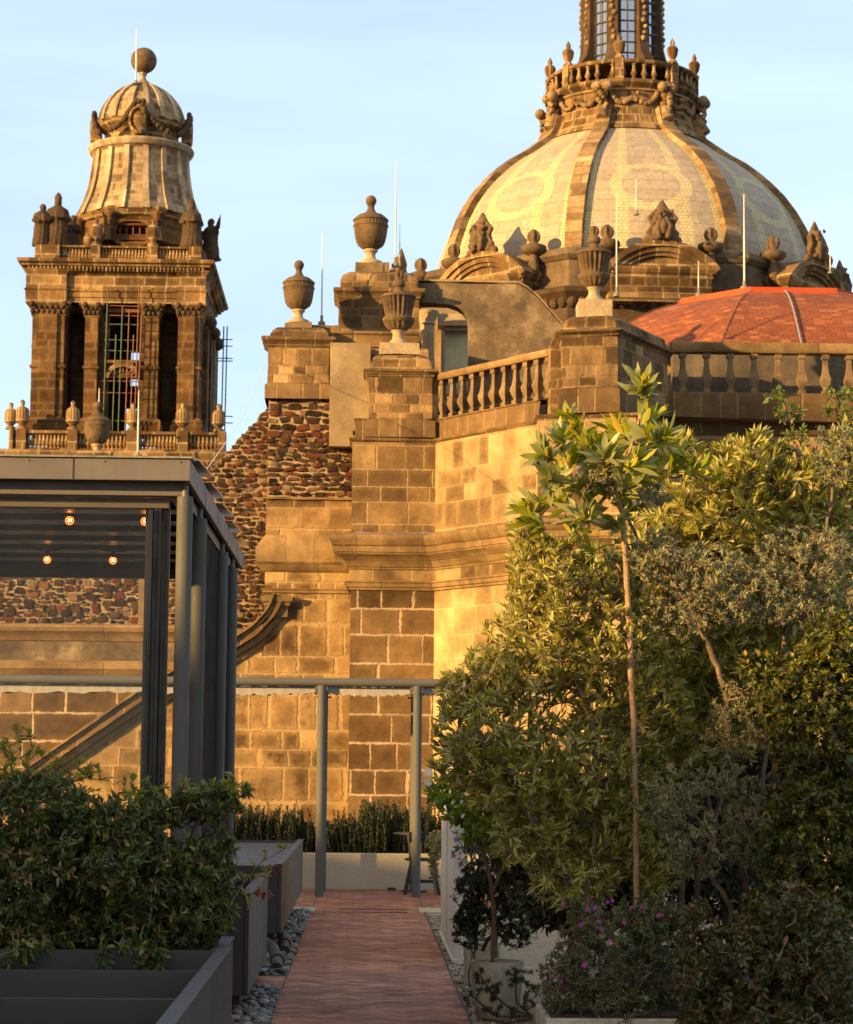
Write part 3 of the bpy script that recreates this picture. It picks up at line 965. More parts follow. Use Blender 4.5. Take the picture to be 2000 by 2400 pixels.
def balusters(parent, p0, p1, n, z0, z1, w, mat, square=True, first=0.5, proto=None):
    """n balusters between two plan points; every one its own object, sharing one mesh"""
    d = Vector((p1[0] - p0[0], p1[1] - p0[1]))
    ang = math.atan2(d.y, d.x)
    for i in range(n):
        t = (i + first) / n
        if proto is None:
            mb = MB().lathe((0, 0, 0), [(r * w * (1.19 if square else 1), z * (z1 - z0)) for r, z in BAL], 4 if square else 8, rot=math.pi / 4)
            o = mb.build("baluster", mat, None, smooth=(None if square else 50))
            proto = o
        else:
            o = proto.copy()
            C.objects.link(o)
        o.parent = parent
        off = parent_loc(parent)
        o.location = Vector((p0[0] + d.x * t, p0[1] + d.y * t, z0)) - off
        o.rotation_euler = (0, 0, ang)
    return proto


def parent_loc(p):
    v = Vector((0, 0, 0))
    while p is not None:
        v += p.location
        p = p.parent
    return v


zb0, zb1, zt = Zp(857), Zp(778), Zp(763)
ob0 = Vector((Cc[0], Cc[1])) + Vector((0.05, 0.25))
ob1 = Vector((D[0], D[1])) + (Vector(D) - Vector(Cc)).normalized() * 0.55 + Vector((0.05, 0.25))
rail_prof = [(-.17, zb1), (0.12, zb1), (0.13, zb1 + .02), (0.15, zb1 + .05), (0.17, zt - .05), (0.15, zt - .01), (-.14, zt), (-.2, zt - .05), (-.17, zb1)]
ba = MB().sweep([ob0, ob1], rail_prof, cap=True).build("balustrade", M['trim'], ch, smooth=40, rough=.022, cut=.25)
pro = balusters(ba, ob0, ob1, 11, zb0, zb1, 0.17, M['dressed'])
rb0 = Vector((PX(1376, 46.65, 760), 46.65))
rb1 = Vector((PX(2250, 46.65, 760), 46.65))
z28 = lambda y: PZ(y, 46.55, 1500)
zb1, zt = z28(724), z28(701)
rail_prof = [(-.17, zb1), (0.12, zb1), (0.13, zb1 + .02), (0.15, zb1 + .05), (0.17, zt - .05), (0.15, zt - .01), (-.14, zt), (-.2, zt - .05), (-.17, zb1)]
bb = MB().sweep([rb0, rb1], rail_prof, cap=True).build("balustrade", M['trim'], ch, smooth=40, rough=.022, cut=.25)
n_r = int(round((2250 - 1376) / 48.0))
zb0 = z28(806)
MB().box(rb0.x - .1, rb1.x, 46.45, 46.9, Zp(900), zb0).build('balustrade_base', M['course'], ch, bevel=0.02)
balusters(bb, rb0, rb1, n_r, zb0, zb1, 0.175, M['dressed'])

# ------------------------------------------------------------------ the big urns
def lathe_urn(name, loc, H, kind, label):
    r = empty(name, loc, label, "urn", "stone urns on the church parapet")
    if kind == 'ball':
        s = H / 465.0
        pts = lambda l: [(a * s, b * s) for a, b in l]
        MB().lathe((0, 0, 0), pts([(84, 0), (84, 8), (78, 22), (60, 30), (42, 38), (33, 52), (32, 68), (38, 82), (47, 88), (49, 96), (44, 102)]), 24).build("foot", M['pale_stone'], None, smooth=40).parent = r
        m = MB().lathe((0, 0, 0), pts([(44, 102), (62, 112), (82, 126), (94, 150), (101, 180), (107, 215), (110, 245), (112, 252)]), 36, flute={1: (14, .12), 2: (14, .16), 3: (14, .08)})
        m.build("bowl", M['urn_dark'], None, smooth=50).parent = r
        m = MB().lathe((0, 0, 0), pts([(112, 252), (116, 256), (116, 262), (110, 264), (111, 290), (116, 293), (116, 299), (108, 306), (96, 318), (78, 332), (56, 340), (40, 346)]), 60, flute={3: (30, .04), 4: (30, .04)})
        m.build("lid", M['urn_dark'], None, smooth=40).parent = r
        k = [(40, 346), (28, 362), (21, 380), (22, 392), (27, 396), (22, 400)] + [(36 * math.sin(math.pi * (i / 10)), 428 - 36 * math.cos(math.pi * i / 10)) for i in range(2, 11)]
        MB().lathe((0, 0, 0), pts([(max(a, .5), b) for a, b in k]), 20).build("finial", M['urn_dark'], None, smooth=50).parent = r
    else:
        s = H / 470.0
        pts = lambda l: [(a * s, b * s) for a, b in l]
        MB().lathe((0, 0, 0), pts([(64, 0), (64, 10), (52, 24), (38, 40), (33, 58), (35, 76), (42, 86), (46, 92)]), 24).build("foot", M['pale_stone'], None, smooth=40).parent = r
        fl = {i: (16, .16) for i in range(1, 6)}
        MB().lathe((0, 0, 0), pts([(42, 90), (60, 100), (78, 116), (90, 136), (94, 144), (93, 148)]), 64, flute={1: (16, .15), 2: (16, .15), 3: (16, .1)}).build("lower_bowl", M['urn_dark'], None, smooth=45).parent = r
        MB().lathe((0, 0, 0), pts([(95, 148), (98, 152), (98, 166), (94, 170), (80, 172)]), 40).build("band", M['urn_dark'], None, smooth=40).parent = r
        MB().lathe((0, 0, 0), pts([(78, 172), (82, 184), (87, 210), (93, 245), (99, 275), (103, 292), (107, 297), (107, 305), (101, 312), (70, 316)]), 96, flute={i: (20, .17 if i in (2, 3, 4) else .1) for i in range(1, 6)}).build("fluted_bowl", M['urn_dark'], None, smooth=45).parent = r
        MB().lathe((0, 0, 0), pts([(72, 314), (52, 322), (36, 332), (27, 348), (26, 360), (36, 366), (40, 374), (40, 392), (34, 402), (24, 408), (22, 412), (30, 424), (32, 440), (28, 456), (18, 468), (3, 470)]), 20,
                   flute={11: (7, .3), 12: (7, .4), 13: (7, .35)}).build("finial", M['urn_dark'], None, smooth=45).parent = r
    return r


PXM = lambda Y: 8 / 7 * Y / F * 1.016          # metres per view pixel at distance Y
MB().box(PX(1380, 48.4, 760), rb1.x, 48.4, 48.7, Zp(900), PZ(724, 48.4, 1500)).build('gutter_wall', rough_mat('dark_gutter_render', (0.075, 0.06, 0.046), (0.13, 0.105, 0.08), (0.2, 0.16, 0.12), scale=1.6, streak=.4), ch)
lathe_urn("stone_urn", URN_A, 133 * PXM(49.6), 'ball', "smooth lidded urn with ball top on the leftmost parapet pier")
lathe_urn("stone_urn", URN_B, 147 * PXM(51.2), 'ball', "tallest smooth lidded urn with ball top, on the high stepped pier")
lathe_urn("stone_urn", URN_C, 158 * PXM(48.5), 'flute', "fluted urn with flame top on the middle pier, left of the slanting balustrade")
lathe_urn("stone_urn", URN_D, 160 * PXM(44.9), 'flute', "fluted urn with flame top on the corner pier in front of the dome")

# ------------------------------------------------------------------ concrete buttress with the arched opening
YW = 51.0
bw = empty("arched_buttress", (PX(1000, YW), YW, Zp(900)), "stained concrete buttress wall with an arched opening beside the dome", "buttress")
xw = lambda x, y: (PX(x, YW, y), PZ(y, YW, x))
o = [xw(840, 577), xw(1064, 582), xw(1085, 592), xw(1104, 610), xw(1158, 672), xw(1175, 900), xw(960, 900), xw(961, 690), xw(960, 662), xw(957, 648), xw(950, 637), xw(938, 629), xw(920, 624), xw(890, 622), xw(840, 622)]
MB().prism(o, YW, YW + .55).build("wall", M['concrete'], bw, smooth=45, rough=.03, cut=.35)
mb = MB()
e = [xw(*q) for q in ((840, 577), (1064, 582), (1085, 592), (1104, 610), (1158, 672))]
mb.prism([(x, z + .002) for x, z in e] + [(x + .0, z + .07) for x, z in reversed(e)], YW - .03, YW + .6)
mb.build("coping", M['plaster'], bw, smooth=45, rough=.03, cut=.25)
cw_ = empty("window_bay", (PX(930, 53.5), 53.5, Zp(900)), "pale window bay with a half column seen through the arched opening", "window")
zz = lambda y: PZ(y, 53.3, 920)
mb = MB().box(PX(840, 54, 700), PX(1010, 54, 700), 54, 54.6, zz(820), zz(600))
mb.build("wall", M['plaster'], cw_)
mb = MB().lathe((PX(877, 53.3, 680), 53.5, 0), [(.2, zz(770)), (.17, zz(722)), (.165, zz(665)), (.2, zz(662)), (.17, zz(659)), (.24, zz(645)), (.27, zz(640)), (.27, zz(636))], 16, flute={5: (8, .2), 6: (4, .1)})
mb.build("column", M['pale_stone'], cw_, smooth=40)
fr = MB().box(PX(905, 53.7, 700), PX(912, 53.7, 700), 53.6, 54, zz(800), zz(672)).box(PX(912, 53.7, 700), PX(965, 53.7, 700), 53.6, 54, zz(672), zz(664)).box(PX(898, 53.7, 700), PX(970, 53.7, 700), 53.5, 54, zz(664), zz(640)).build("frame", M['pale_stone'], cw_)
bl = [(0.0, (0.5, 0.38, 0.18)), (0.4, (0.75, 0.66, 0.42)), (0.75, (0.6, 0.58, 0.42)), (1.0, (0.8, 0.72, 0.5))]
MB().box(PX(912, 53.8, 700), PX(964, 53.8, 700), 53.8, 53.99, zz(800), zz(672)).build("glass_blocks", stone_mat("pale_glass_blocks", 0.28, 0.3, 0.02, bl, (0.75, 0.68, 0.5), seed=3.3, soot=0.0, bump=0.1, grain=0.05), fr)

# ------------------------------------------------------------------ red tiled roof
rc = Vector((PX(1590, 60.6, 600), 60.6, 0))
tr = empty("tiled_roof", (rc.x, rc.y, Zp(870)), "octagonal red tiled roof with a bright red rim behind the right balustrade", "roof")
zt0 = PZ(712, 54.8, 1500)
zt1 = PZ(600, 58.0, 1590)
octp = lambda a: [(rc.x + a / math.cos(math.pi / 8) * math.cos(math.pi / 8 + k * math.pi / 4), rc.y + a / math.cos(math.pi / 8) * math.sin(math.pi / 8 + k * math.pi / 4)) for k in range(8)]
mb = MB()
rings = []
NR = 9
for i in range(NR):
    t = i / (NR - 1)
    a = 5.85 + (2.62 - 5.85) * t
    rings.append((a, zt0 + (zt1 - zt0) * math.sin(t * math.pi / 2 * 0.86) / math.sin(math.pi / 2 * 0.86)))
vs = []
for a, z in rings:
    vs += [(x, y, z) for x, y in octp(a)]
fs = [(i * 8 + k, i * 8 + (k + 1) % 8, i * 8 + 8 + (k + 1) % 8, i * 8 + 8 + k) for i in range(NR - 1) for k in range(8)]
mb.add(vs, fs)
troof = mb.build("roof", M['tiles'], tr)
# UV: along the eave / up the slope
uvl = troof.data.uv_layers[0].data
for pl in troof.data.polygons:
    k = pl.index % 8
    n = Vector((math.cos((k + 1) * math.pi / 4), math.sin((k + 1) * math.pi / 4)))
    tdir = Vector((-n.y, n.x))
    for li in pl.loop_indices:
        v = troof.data.vertices[troof.data.loops[li].vertex_index].co
        q = Vector((v.x, v.y))
        uvl[li].uv = (q.dot(tdir) + k * 3.3, v.z * 0.75 - q.dot(n) * 0.75)
MB().sweep(octp(2.62), [(0.06, zt1 - .06), (0.09, zt1 - .04), (0.09, zt1 + .12), (-.1, zt1 + .12), (-.12, zt1 + .02)], closed=True, top=True).build("rim", M['red_paint'], tr)
MB().sweep(octp(5.6), [(0, zt0 - 4.5), (0, zt0 - .25), (.1, zt0 - .2), (.3, zt0 - .05), (.28, zt0 + .02)], closed=True).build("drum_wall", M['concrete'], tr)
# hip seams and the hanging cable
mb = MB()
for k in range(8):
    mb.tube([(octp(a + .02)[k][0], octp(a + .02)[k][1], z + .02) for a, z in rings], .009, 5)
mb.build("hip_seam", M['dressed'], tr)
cpts = []
for i, (a, z) in enumerate(rings[::-1]):
    t = i / (NR - 1)
    x = PX(1607, 58, 600) + (PX(1640, 55, 700) - PX(1607, 58, 600)) * t
    cpts.append((x, rc.y - a - .05, z + .04))
cpts.append((cpts[-1][0] + .05, cpts[-1][1] - .1, zt0 - 1.0))
MB().tube(cpts, .022, 6).build("cable", rough_mat("blue_grey_cable", (0.22, 0.24, 0.32), (0.28, 0.3, 0.38)), tr, smooth=60)
# ------------------------------------------------------------------ carved figures and ornaments
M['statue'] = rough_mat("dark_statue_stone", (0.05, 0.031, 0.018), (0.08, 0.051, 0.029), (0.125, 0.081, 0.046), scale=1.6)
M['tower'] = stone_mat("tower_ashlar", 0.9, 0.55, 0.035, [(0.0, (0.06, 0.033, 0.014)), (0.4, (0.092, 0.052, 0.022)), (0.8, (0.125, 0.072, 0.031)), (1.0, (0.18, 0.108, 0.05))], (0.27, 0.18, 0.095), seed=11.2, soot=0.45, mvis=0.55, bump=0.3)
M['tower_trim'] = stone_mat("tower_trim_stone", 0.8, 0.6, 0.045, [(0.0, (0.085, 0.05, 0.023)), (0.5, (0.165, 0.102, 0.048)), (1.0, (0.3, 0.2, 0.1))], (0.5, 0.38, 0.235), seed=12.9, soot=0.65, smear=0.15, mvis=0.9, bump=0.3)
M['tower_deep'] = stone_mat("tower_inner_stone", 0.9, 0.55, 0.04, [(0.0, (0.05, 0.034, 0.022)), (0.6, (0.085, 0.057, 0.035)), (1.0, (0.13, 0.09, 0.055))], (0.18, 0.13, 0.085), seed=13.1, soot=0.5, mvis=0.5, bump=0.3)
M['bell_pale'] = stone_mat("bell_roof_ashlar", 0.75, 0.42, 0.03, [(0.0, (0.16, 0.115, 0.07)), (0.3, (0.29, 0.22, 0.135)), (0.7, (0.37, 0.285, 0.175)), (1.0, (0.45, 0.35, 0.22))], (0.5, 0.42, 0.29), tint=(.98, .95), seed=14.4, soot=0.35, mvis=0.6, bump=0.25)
M['bell_rib'] = stone_mat("bell_rib_stone", 2.0, 1.1, 0.02, [(0.0, (0.26, 0.2, 0.125)), (0.5, (0.42, 0.33, 0.215)), (1.0, (0.55, 0.45, 0.3))], (0.3, 0.25, 0.17), tint=(.98, .95), seed=15.4, soot=0.25, mvis=0.5, bump=0.2)


M['pole_green'] = rough_mat("green_scaffold_paint", (0.06, 0.1, 0.05), (0.1, 0.15, 0.075), scale=3, rough=.6)
M['pole_red'] = rough_mat("rust_red_scaffold_paint", (0.16, 0.06, 0.035), (0.24, 0.09, 0.05), scale=3, rough=.6)


def statue(name, loc, H, rotz, label, arm=0.0, mitre=True, lean=0.0, group="statues on the bell tower parapet"):
    """a robed stone figure, one continuous carved mesh"""
    mb = MB()
    s = H / 2.6
    body = [(.02, 0), (.46, .0), (.5, .1), (.44, .5), (.4, 1.0), (.38, 1.4), (.42, 1.7), (.36, 1.9), (.2, 2.02), (.12, 2.08)]
    mb.lathe((0, 0, 0), [(r * s, z * s) for r, z in body], 18, flute={i: (9, .2) for i in range(1, 6)}, squash=(1.3, .9))
    hx = lean * .25 * s
    mb.sphere((hx, -.06 * s, 2.22 * s), .19 * s, 10, sz=1.2)
    if mitre:
        mb.lathe((hx, -.02 * s, 2.32 * s), [(.18 * s, 0), (.21 * s, .16 * s), (.13 * s, .32 * s), (.02 * s, .46 * s)], 10, squash=(1, .7))
    else:
        mb.sphere((hx, 0, 2.3 * s), .2 * s, 8)
    # arms
    mb.tube([(-.36 * s, 0, 1.82 * s), (-.55 * s, -.12 * s, 1.42 * s), (-.3 * s, -.42 * s, 1.35 * s)], [.17 * s, .15 * s, .09 * s], 8)
    if arm > 0:
        mb.tube([(.34 * s, 0, 1.85 * s), (.62 * s, -.1 * s, 1.9 * s), (.8 * s, -.15 * s, (2.0 + arm) * s)], [.17 * s, .15 * s, .08 * s], 8)
        mb.tube([(.8 * s, -.15 * s, (1.9 + arm) * s), (.9 * s, -.15 * s, (2.5 + arm) * s)], [.05 * s, .03 * s], 6)
    else:
        mb.tube([(.36 * s, 0, 1.82 * s), (.55 * s, -.15 * s, 1.35 * s), (.25 * s, -.42 * s, 1.5 * s)], [.17 * s, .16 * s, .09 * s], 8)
        mb.box(-.12 * s, .3 * s, -.55 * s, -.4 * s, 1.35 * s, 1.75 * s)
    # cloak folds
    for k in range(6):
        a = -2.6 + k * .42
        mb.tube([(.4 * s * math.cos(a), .3 * s * math.sin(a), 1.75 * s), (.46 * s * math.cos(a + .12), .36 * s * math.sin(a + .12), .9 * s), (.52 * s * math.cos(a - .05), .42 * s * math.sin(a - .05), .02)], [.06 * s, .08 * s, .1 * s], 6)
    mb.box(-.5 * s, .5 * s, -.4 * s, .4 * s, -.02, .12 * s)
    o = mb.build(name, M['statue'], None, remesh=.06 * s)
    o.location = loc
    o.rotation_euler = (0, 0, rotz)
    return tag(o, label, "statue", group)


def lump(rng, mb, c, rx, ry, rz, n, size):
    for _ in range(n):
        a, b = rng.uniform(-1, 1), rng.uniform(-1, 1)
        mb.sphere((c[0] + a * rx, c[1] + rng.uniform(-1, .3) * ry, c[2] + b * rz), size * rng.uniform(.6, 1.25), 6)


# ------------------------------------------------------------------ bell tower
YT = 121.0
TX = lambda x, y=750: PX(x, YT, y)
TZ = lambda y, x=250: PZ(y, YT, x)
DEP = 11.2
tw = empty("bell_tower", (TX(240), YT + DEP / 2, TZ(1400)), "brown stone bell tower with statues, pale bell-shaped roof and ball finial", "bell tower")
x0, x1 = TX(62), TX(408)
zA, zB = TZ(893), TZ(622)
# core with the open centre bay
winU = (TX(220), TX(282), TZ(733), TZ(636))
winL = (TX(220), TX(281), TZ(893), TZ(770))
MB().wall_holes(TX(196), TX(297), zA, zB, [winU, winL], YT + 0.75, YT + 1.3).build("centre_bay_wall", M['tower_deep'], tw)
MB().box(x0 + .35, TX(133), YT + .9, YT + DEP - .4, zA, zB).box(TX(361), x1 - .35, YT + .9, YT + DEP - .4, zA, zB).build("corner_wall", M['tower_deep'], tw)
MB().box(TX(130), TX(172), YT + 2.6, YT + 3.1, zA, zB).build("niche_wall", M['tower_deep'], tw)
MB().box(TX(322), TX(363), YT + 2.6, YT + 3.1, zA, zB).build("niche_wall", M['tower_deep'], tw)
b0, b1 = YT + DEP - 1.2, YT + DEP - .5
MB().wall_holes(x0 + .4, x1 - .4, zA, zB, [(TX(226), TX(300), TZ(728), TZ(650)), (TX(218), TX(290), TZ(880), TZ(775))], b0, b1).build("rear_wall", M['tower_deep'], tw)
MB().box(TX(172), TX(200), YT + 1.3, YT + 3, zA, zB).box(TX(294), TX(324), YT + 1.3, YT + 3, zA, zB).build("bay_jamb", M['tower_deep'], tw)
# window surrounds
arch = [(TX(216), TZ(772))] + [(TX(250) + (TX(285) - TX(250)) * math.cos(a), TZ(772) + (TZ(738) - TZ(772)) * math.sin(a)) for a in [math.pi * (1 - i / 12) for i in range(13)]]
inn = [(TX(250) + (TX(278) - TX(250)) * math.cos(a), TZ(772) + (TZ(748) - TZ(772)) * math.sin(a)) for a in [math.pi * i / 12 for i in range(13)]]
MB().prism(arch + inn, YT + .5, YT + .9).build("window_arch", M['tower_trim'], tw)
mb = MB()
for i in range(9):
    a = math.pi * (i + .5) / 9
    for rr, ww in ((.55, .06),):
        ca, sa = math.cos(a), math.sin(a)
        p0 = Vector((TX(250) + .5 * ca, YT + .7, TZ(772) + .35 * sa))
        p1 = Vector((TX(250) + .78 * ca, YT + .7, TZ(772) + .66 * sa))
        mb.tube([p0, p1], .055, 5)
mb.build("fanlight_bars", M['pole_red'], tw)
MB().box(TX(214), TX(288), YT + .5, YT + .95, TZ(741), TZ(735)).build("window_sill", M['tower_trim'], tw, bevel=.03)
MB().box(TX(216), TX(286), YT + .55, YT + .8, TZ(636), TZ(629)).build("window_lintel", M['pole_red'], tw)
# arches closing the niches at the top
for xa_, xb_ in ((TX(131), TX(172)), (TX(322), TX(363))):
    c_ = (xa_ + xb_) / 2
    w_ = (xb_ - xa_) / 2
    poly = [(xa_, TZ(622))] + [(c_ - w_ * math.cos(math.pi * i / 10), TZ(650) + (TZ(634) - TZ(650)) * math.sin(math.pi * i / 10)) for i in range(11)] + [(xb_, TZ(622))]
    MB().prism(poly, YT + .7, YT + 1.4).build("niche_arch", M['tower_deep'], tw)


def pilaster(xa, xb, y0, y1, zb, zt, facets=True):
    w = xb - xa
    m = MB().box(xa, xb, y0, y1, zb, zt)
    if facets:
        m.box(xa + w * .22, xb - w * .22, y0 - .14, y0 + .1, zb, zt - .002)
    o = m.build("pilaster", M['tower'], tw, bevel=0.03)
    pl = [(xa, y1), (xa, y0), (xb, y0), (xb, y1)]
    MB().sweep(pl, [(.3, zb), (.3, zb + .5), (.18, zb + .6), (.22, zb + .75), (.05, zb + .95), (0, zb + 1.0)]).build("base", M['tower'], o)
    MB().sweep(pl, [(.0, zt - .75), (.07, zt - .72), (.05, zt - .6), (.12, zt - .45), (.1, zt - .35), (.26, zt - .18), (.34, zt - .1), (.3, zt), (0, zt + .001)]).build("capital", M['tower_trim'], o)
    lm = MB()
    n = max(3, int(w / .26))
    for i in range(n + 1):
        x = xa + w * i / n
        lm.sphere((x, y0 - .1, zt - .5), .12, 6, sz=1.4)
        lm.sphere((x + w / n / 2, y0 - .17, zt - .25), .12, 6, sz=1.2)
    for i in range(2):
        lm.sphere((xa + w * i, y0 - .25, zt - .12), .17, 6)
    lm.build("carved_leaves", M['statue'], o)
    MB().sweep(pl, [(0, zb + (zt - zb) * .5), (.08, zb + (zt - zb) * .5 + .05), (.08, zb + (zt - zb) * .5 + .16), (0, zb + (zt - zb) * .5 + .2)]).build("belt", M['tower'], o)
    return o


pilaster(TX(64), TX(131), YT, YT + 2.2, zA, zB)
pilaster(TX(364), TX(409), YT, YT + 2.2, zA, zB)
pilaster(TX(172), TX(199), YT + .2, YT + 1.6, zA, zB, False)
pilaster(TX(294), TX(324), YT + .2, YT + 1.6, zA, zB, False)
# flank pilasters on the shaded right side
for k, (ya, yb) in enumerate(((YT + 2.4, YT + 3.8), (YT + 5.6, YT + 6.8), (YT + 7.6, YT + DEP))):
    o = MB().box(x1 - .5, x1 + .28, ya, yb, zA, zB).build("flank_pilaster", M['tower'], tw)
    MB().sphere((x1 + .35, (ya + yb) / 2, zB - .4), .38, 7, sy=1.6).build("capital", M['statue'], o)
# shaded flank wall
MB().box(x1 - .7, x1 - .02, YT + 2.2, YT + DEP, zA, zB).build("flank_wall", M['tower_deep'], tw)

sq = lambda a, b=0: [(x0 - a, YT - a), (x1 + a, YT - a), (x1 + a, YT + DEP + a), (x0 - a, YT + DEP + a)]
ent = [(.05, TZ(622)), (.05, TZ(612)), (.12, TZ(611)), (.12, TZ(601)), (.2, TZ(599)), (.2, TZ(596)), (.06, TZ(594)), (.06, TZ(566)), (.16, TZ(563)), (.2, TZ(560))]
MB().sweep(sq(0), ent, closed=True).build("entablature", M['tower_trim'], tw)
MB().sweep([(x0 - .3, YT + 2.1), (x0 - .3, YT - .3), (TX(134), YT - .3), (TX(134), YT + .3)], [(0, TZ(622)), (0.02, TZ(600)), (.1, TZ(597)), (.0, TZ(594)), (0, TZ(566)), (.2, TZ(556))]).build("corner_entablature", M['tower_trim'], tw)
MB().sweep([(TX(362), YT + .3), (TX(362), YT - .25), (x1 + .3, YT - .25), (x1 + .3, YT + 3.5)], [(0, TZ(622)), (0.02, TZ(600)), (.1, TZ(597)), (.0, TZ(594)), (0, TZ(566)), (.2, TZ(556))]).build("corner_entablature", M['tower_trim'], tw)
mb = MB()
nd = 46
for i in range(nd):
    x = x0 - .25 + (x1 - x0 + .5) * (i + .25) / nd
    mb.box(x, x + (x1 - x0) / nd * .5, YT - .42, YT - .1, TZ(560), TZ(551))
for i in range(40):
    y = YT + DEP * (i + .2) / 40
    mb.box(x1 + .1, x1 + .42, y, y + .12, TZ(560), TZ(551))
mb.build("dentils", M['tower_trim'], tw)
MB().sweep(sq(0), [(.2, TZ(560)), (.22, TZ(551)), (.5, TZ(550)), (.55, TZ(546)), (.72, TZ(543.5)), (.78, TZ(538)), (.7, TZ(536)), (-.2, TZ(534))], closed=True, top=True).build("cornice", M['tower_trim'], tw)
# parapet
par = tw
zp0, zp1 = TZ(535), TZ(501)
h = zp1 - zp0
pbx = lambda a, b: MB().box(TX(a, 520), TX(b, 520), YT + .25, YT + 1.0, zp0, zp1).build("parapet_pier", M['tower_trim'], tw, bevel=.03)
for a, b in ((70, 122), (185, 205), (301, 323), (386, 413)):
    pbx(a, b)
for xx in (TX(70, 520), x1 - .5):
    MB().box(xx, xx + .6, YT + 1.0, YT + DEP, zp0, zp1).build("side_parapet", M['tower'], tw)
for (a, b, n) in ((122, 185, 9), (205, 301, 14), (323, 386, 9)):
    o = MB().box(TX(a, 520), TX(b, 520), YT + .35, YT + .9, zp1 - h * .12, zp1 - .01).box(TX(a, 520), TX(b, 520), YT + .35, YT + .9, zp0, zp0 + h * .1).build("parapet_balustrade", M['tower_trim'], tw)
    balusters(o, (TX(a, 520), YT + .62), (TX(b, 520), YT + .62), n, zp0 + h * .1, zp1 - h * .12, .19, M['tower_trim'], square=False)
# little pots on the parapet piers
for xx in (195, 312):
    MB().lathe((TX(xx, 490), YT + .62, zp1), [(.3, 0), (.3, .2), (.15, .28), (.33, .6), (.36, 1.0), (.2, 1.15), (.1, 1.3), (.12, 1.45), (.02, 1.6)], 12).build("pot_finial", M['tower_trim'], tw, smooth=40)
MB().sphere((TX(181, 490), YT + .7, zp1 + .35), .36, 9).build("ball_finial", M['tower_trim'], tw, smooth=60)

# drum, bell-shaped roof, top dome
cx, cy = TX(266, 400), YT + DEP / 2
DM = lambda x: abs(TX(266 + x, 400) - TX(266, 400)) * (cy / YT)
DZ = lambda y, r=0: PZ(y + .2 * r, cy, 266)
oc = lambda a: [(cx + a / math.cos(math.pi / 8) * math.cos(math.pi / 8 + k * math.pi / 4), cy + a / math.cos(math.pi / 8) * math.sin(math.pi / 8 + k * math.pi / 4)) for k in range(8)]
# the front face of the drum carries the oval window: build it as eight slabs, front one pierced
ad = DM(112)
fz0, fz1 = DZ(520), DZ(440, 112)
mb = MB()
for k in range(8):
    if k == 5:
        continue
    p, q = oc(ad)[k], oc(ad)[(k + 1) % 8]
    p2, q2 = oc(ad - .7)[k], oc(ad - .7)[(k + 1) % 8]
    mb.hexa([(p[0], p[1], fz0), (q[0], q[1], fz0), (q2[0], q2[1], fz0), (p2[0], p2[1], fz0), (p[0], p[1], fz1), (q[0], q[1], fz1), (q2[0], q2[1], fz1), (p2[0], p2[1], fz1)])
mb.build("drum", M['tower'], tw)
p, q = oc(ad)[5], oc(ad)[6]
wx0, wx1 = p[0], q[0]
wc = (TX(262, 478) - cx) * 1.04 + cx
wz = PZ(477, cy - ad, 262)
ww, wh = DM(33), .62
hole = [(wc + ww * math.copysign(abs(math.cos(a)) ** .7, math.cos(a)), wz + wh * math.copysign(abs(math.sin(a)) ** .8, math.sin(a))) for a in [2 * math.pi * i / 24 for i in range(24)]]
outer = []
for i in range(24):
    a = 2 * math.pi * i / 24
    c_, s_ = math.cos(a), math.sin(a)
    t = min(((wx1 - wc) if c_ > 0 else (wc - wx0)) / max(abs(c_), 1e-6), ((fz1 - wz) if s_ > 0 else (wz - fz0)) / max(abs(s_), 1e-6))
    outer.append((wc + c_ * t, wz + s_ * t))
for (ya, yb, hl, ou, nm, mt) in ((p[1], p[1] + .7, hole, outer, "drum_front", 'tower'), (p[1] - .12, p[1] + .02, hole, [(wc + (x - wc) * 1.22, wz + (z - wz) * 1.3) for x, z in hole], "oval_frame", 'tower')):
    vs = [(x, ya, z) for x, z in hl] + [(x, ya, z) for x, z in ou] + [(x, yb, z) for x, z in hl] + [(x, yb, z) for x, z in ou]
    fs = []
    for i in range(24):
        j = (i + 1) % 24
        fs += [(i, j, 24 + j, 24 + i), (48 + i, 72 + i, 72 + j, 48 + j), (i, 48 + i, 48 + j, j), (24 + i, 24 + j, 72 + j, 72 + i)]
    MB().add(vs, fs).build(nm, M[mt], tw)
mb = MB()
for i in range(5):
    x = wc - ww + 2 * ww * (i + .5) / 5
    mb.tube([(x, p[1] + .3, wz - wh), (x, p[1] + .3, wz + wh)], .04, 5)
mb.tube([(wc - ww, p[1] + .3, wz - .05), (wc + ww, p[1] + .3, wz - .05)], .04, 5).tube([(wc - ww, p[1] + .1, wz + .5), (wc + ww, p[1] + .1, wz + .5)], .07, 5)
mb.build("window_bars", M['pole_red'], tw)
MB().sweep(oc(ad), [(.0, fz0), (.12, fz0 + .05), (.12, fz0 + .3), (0, fz0 + .35)], closed=True).build("drum_plinth", M['tower'], tw)
for k in range(8):
    p_ = oc(ad + .1)[k]
    MB().lathe((p_[0], p_[1], 0), [(.35, fz0), (.3, fz0 + .4), (.3, fz1 - .3), (.42, fz1 - .15), (.42, fz1)], 8).build("drum_buttress", M['tower'], tw, smooth=40)
MB().sweep(oc(ad), [(0, DZ(446, 115)), (.15, DZ(444, 115)), (.25, DZ(438, 115)), (.32, DZ(434, 115)), (.32, DZ(429, 115)), (.1, DZ(426, 115)), (-.2, DZ(425, 115))], closed=True, top=True).build("drum_cornice", M['tower_trim'], tw)
bell = [(126, 430), (123, 422), (116, 409), (110, 396), (104, 379), (99.5, 360), (96, 338), (94, 318), (93, 303)]
MB().lathe((cx, cy, 0), [(DM(r), DZ(y, r)) for r, y in bell], 48).build("bell_roof", M['bell_pale'], tw, smooth=60)
nr = 16
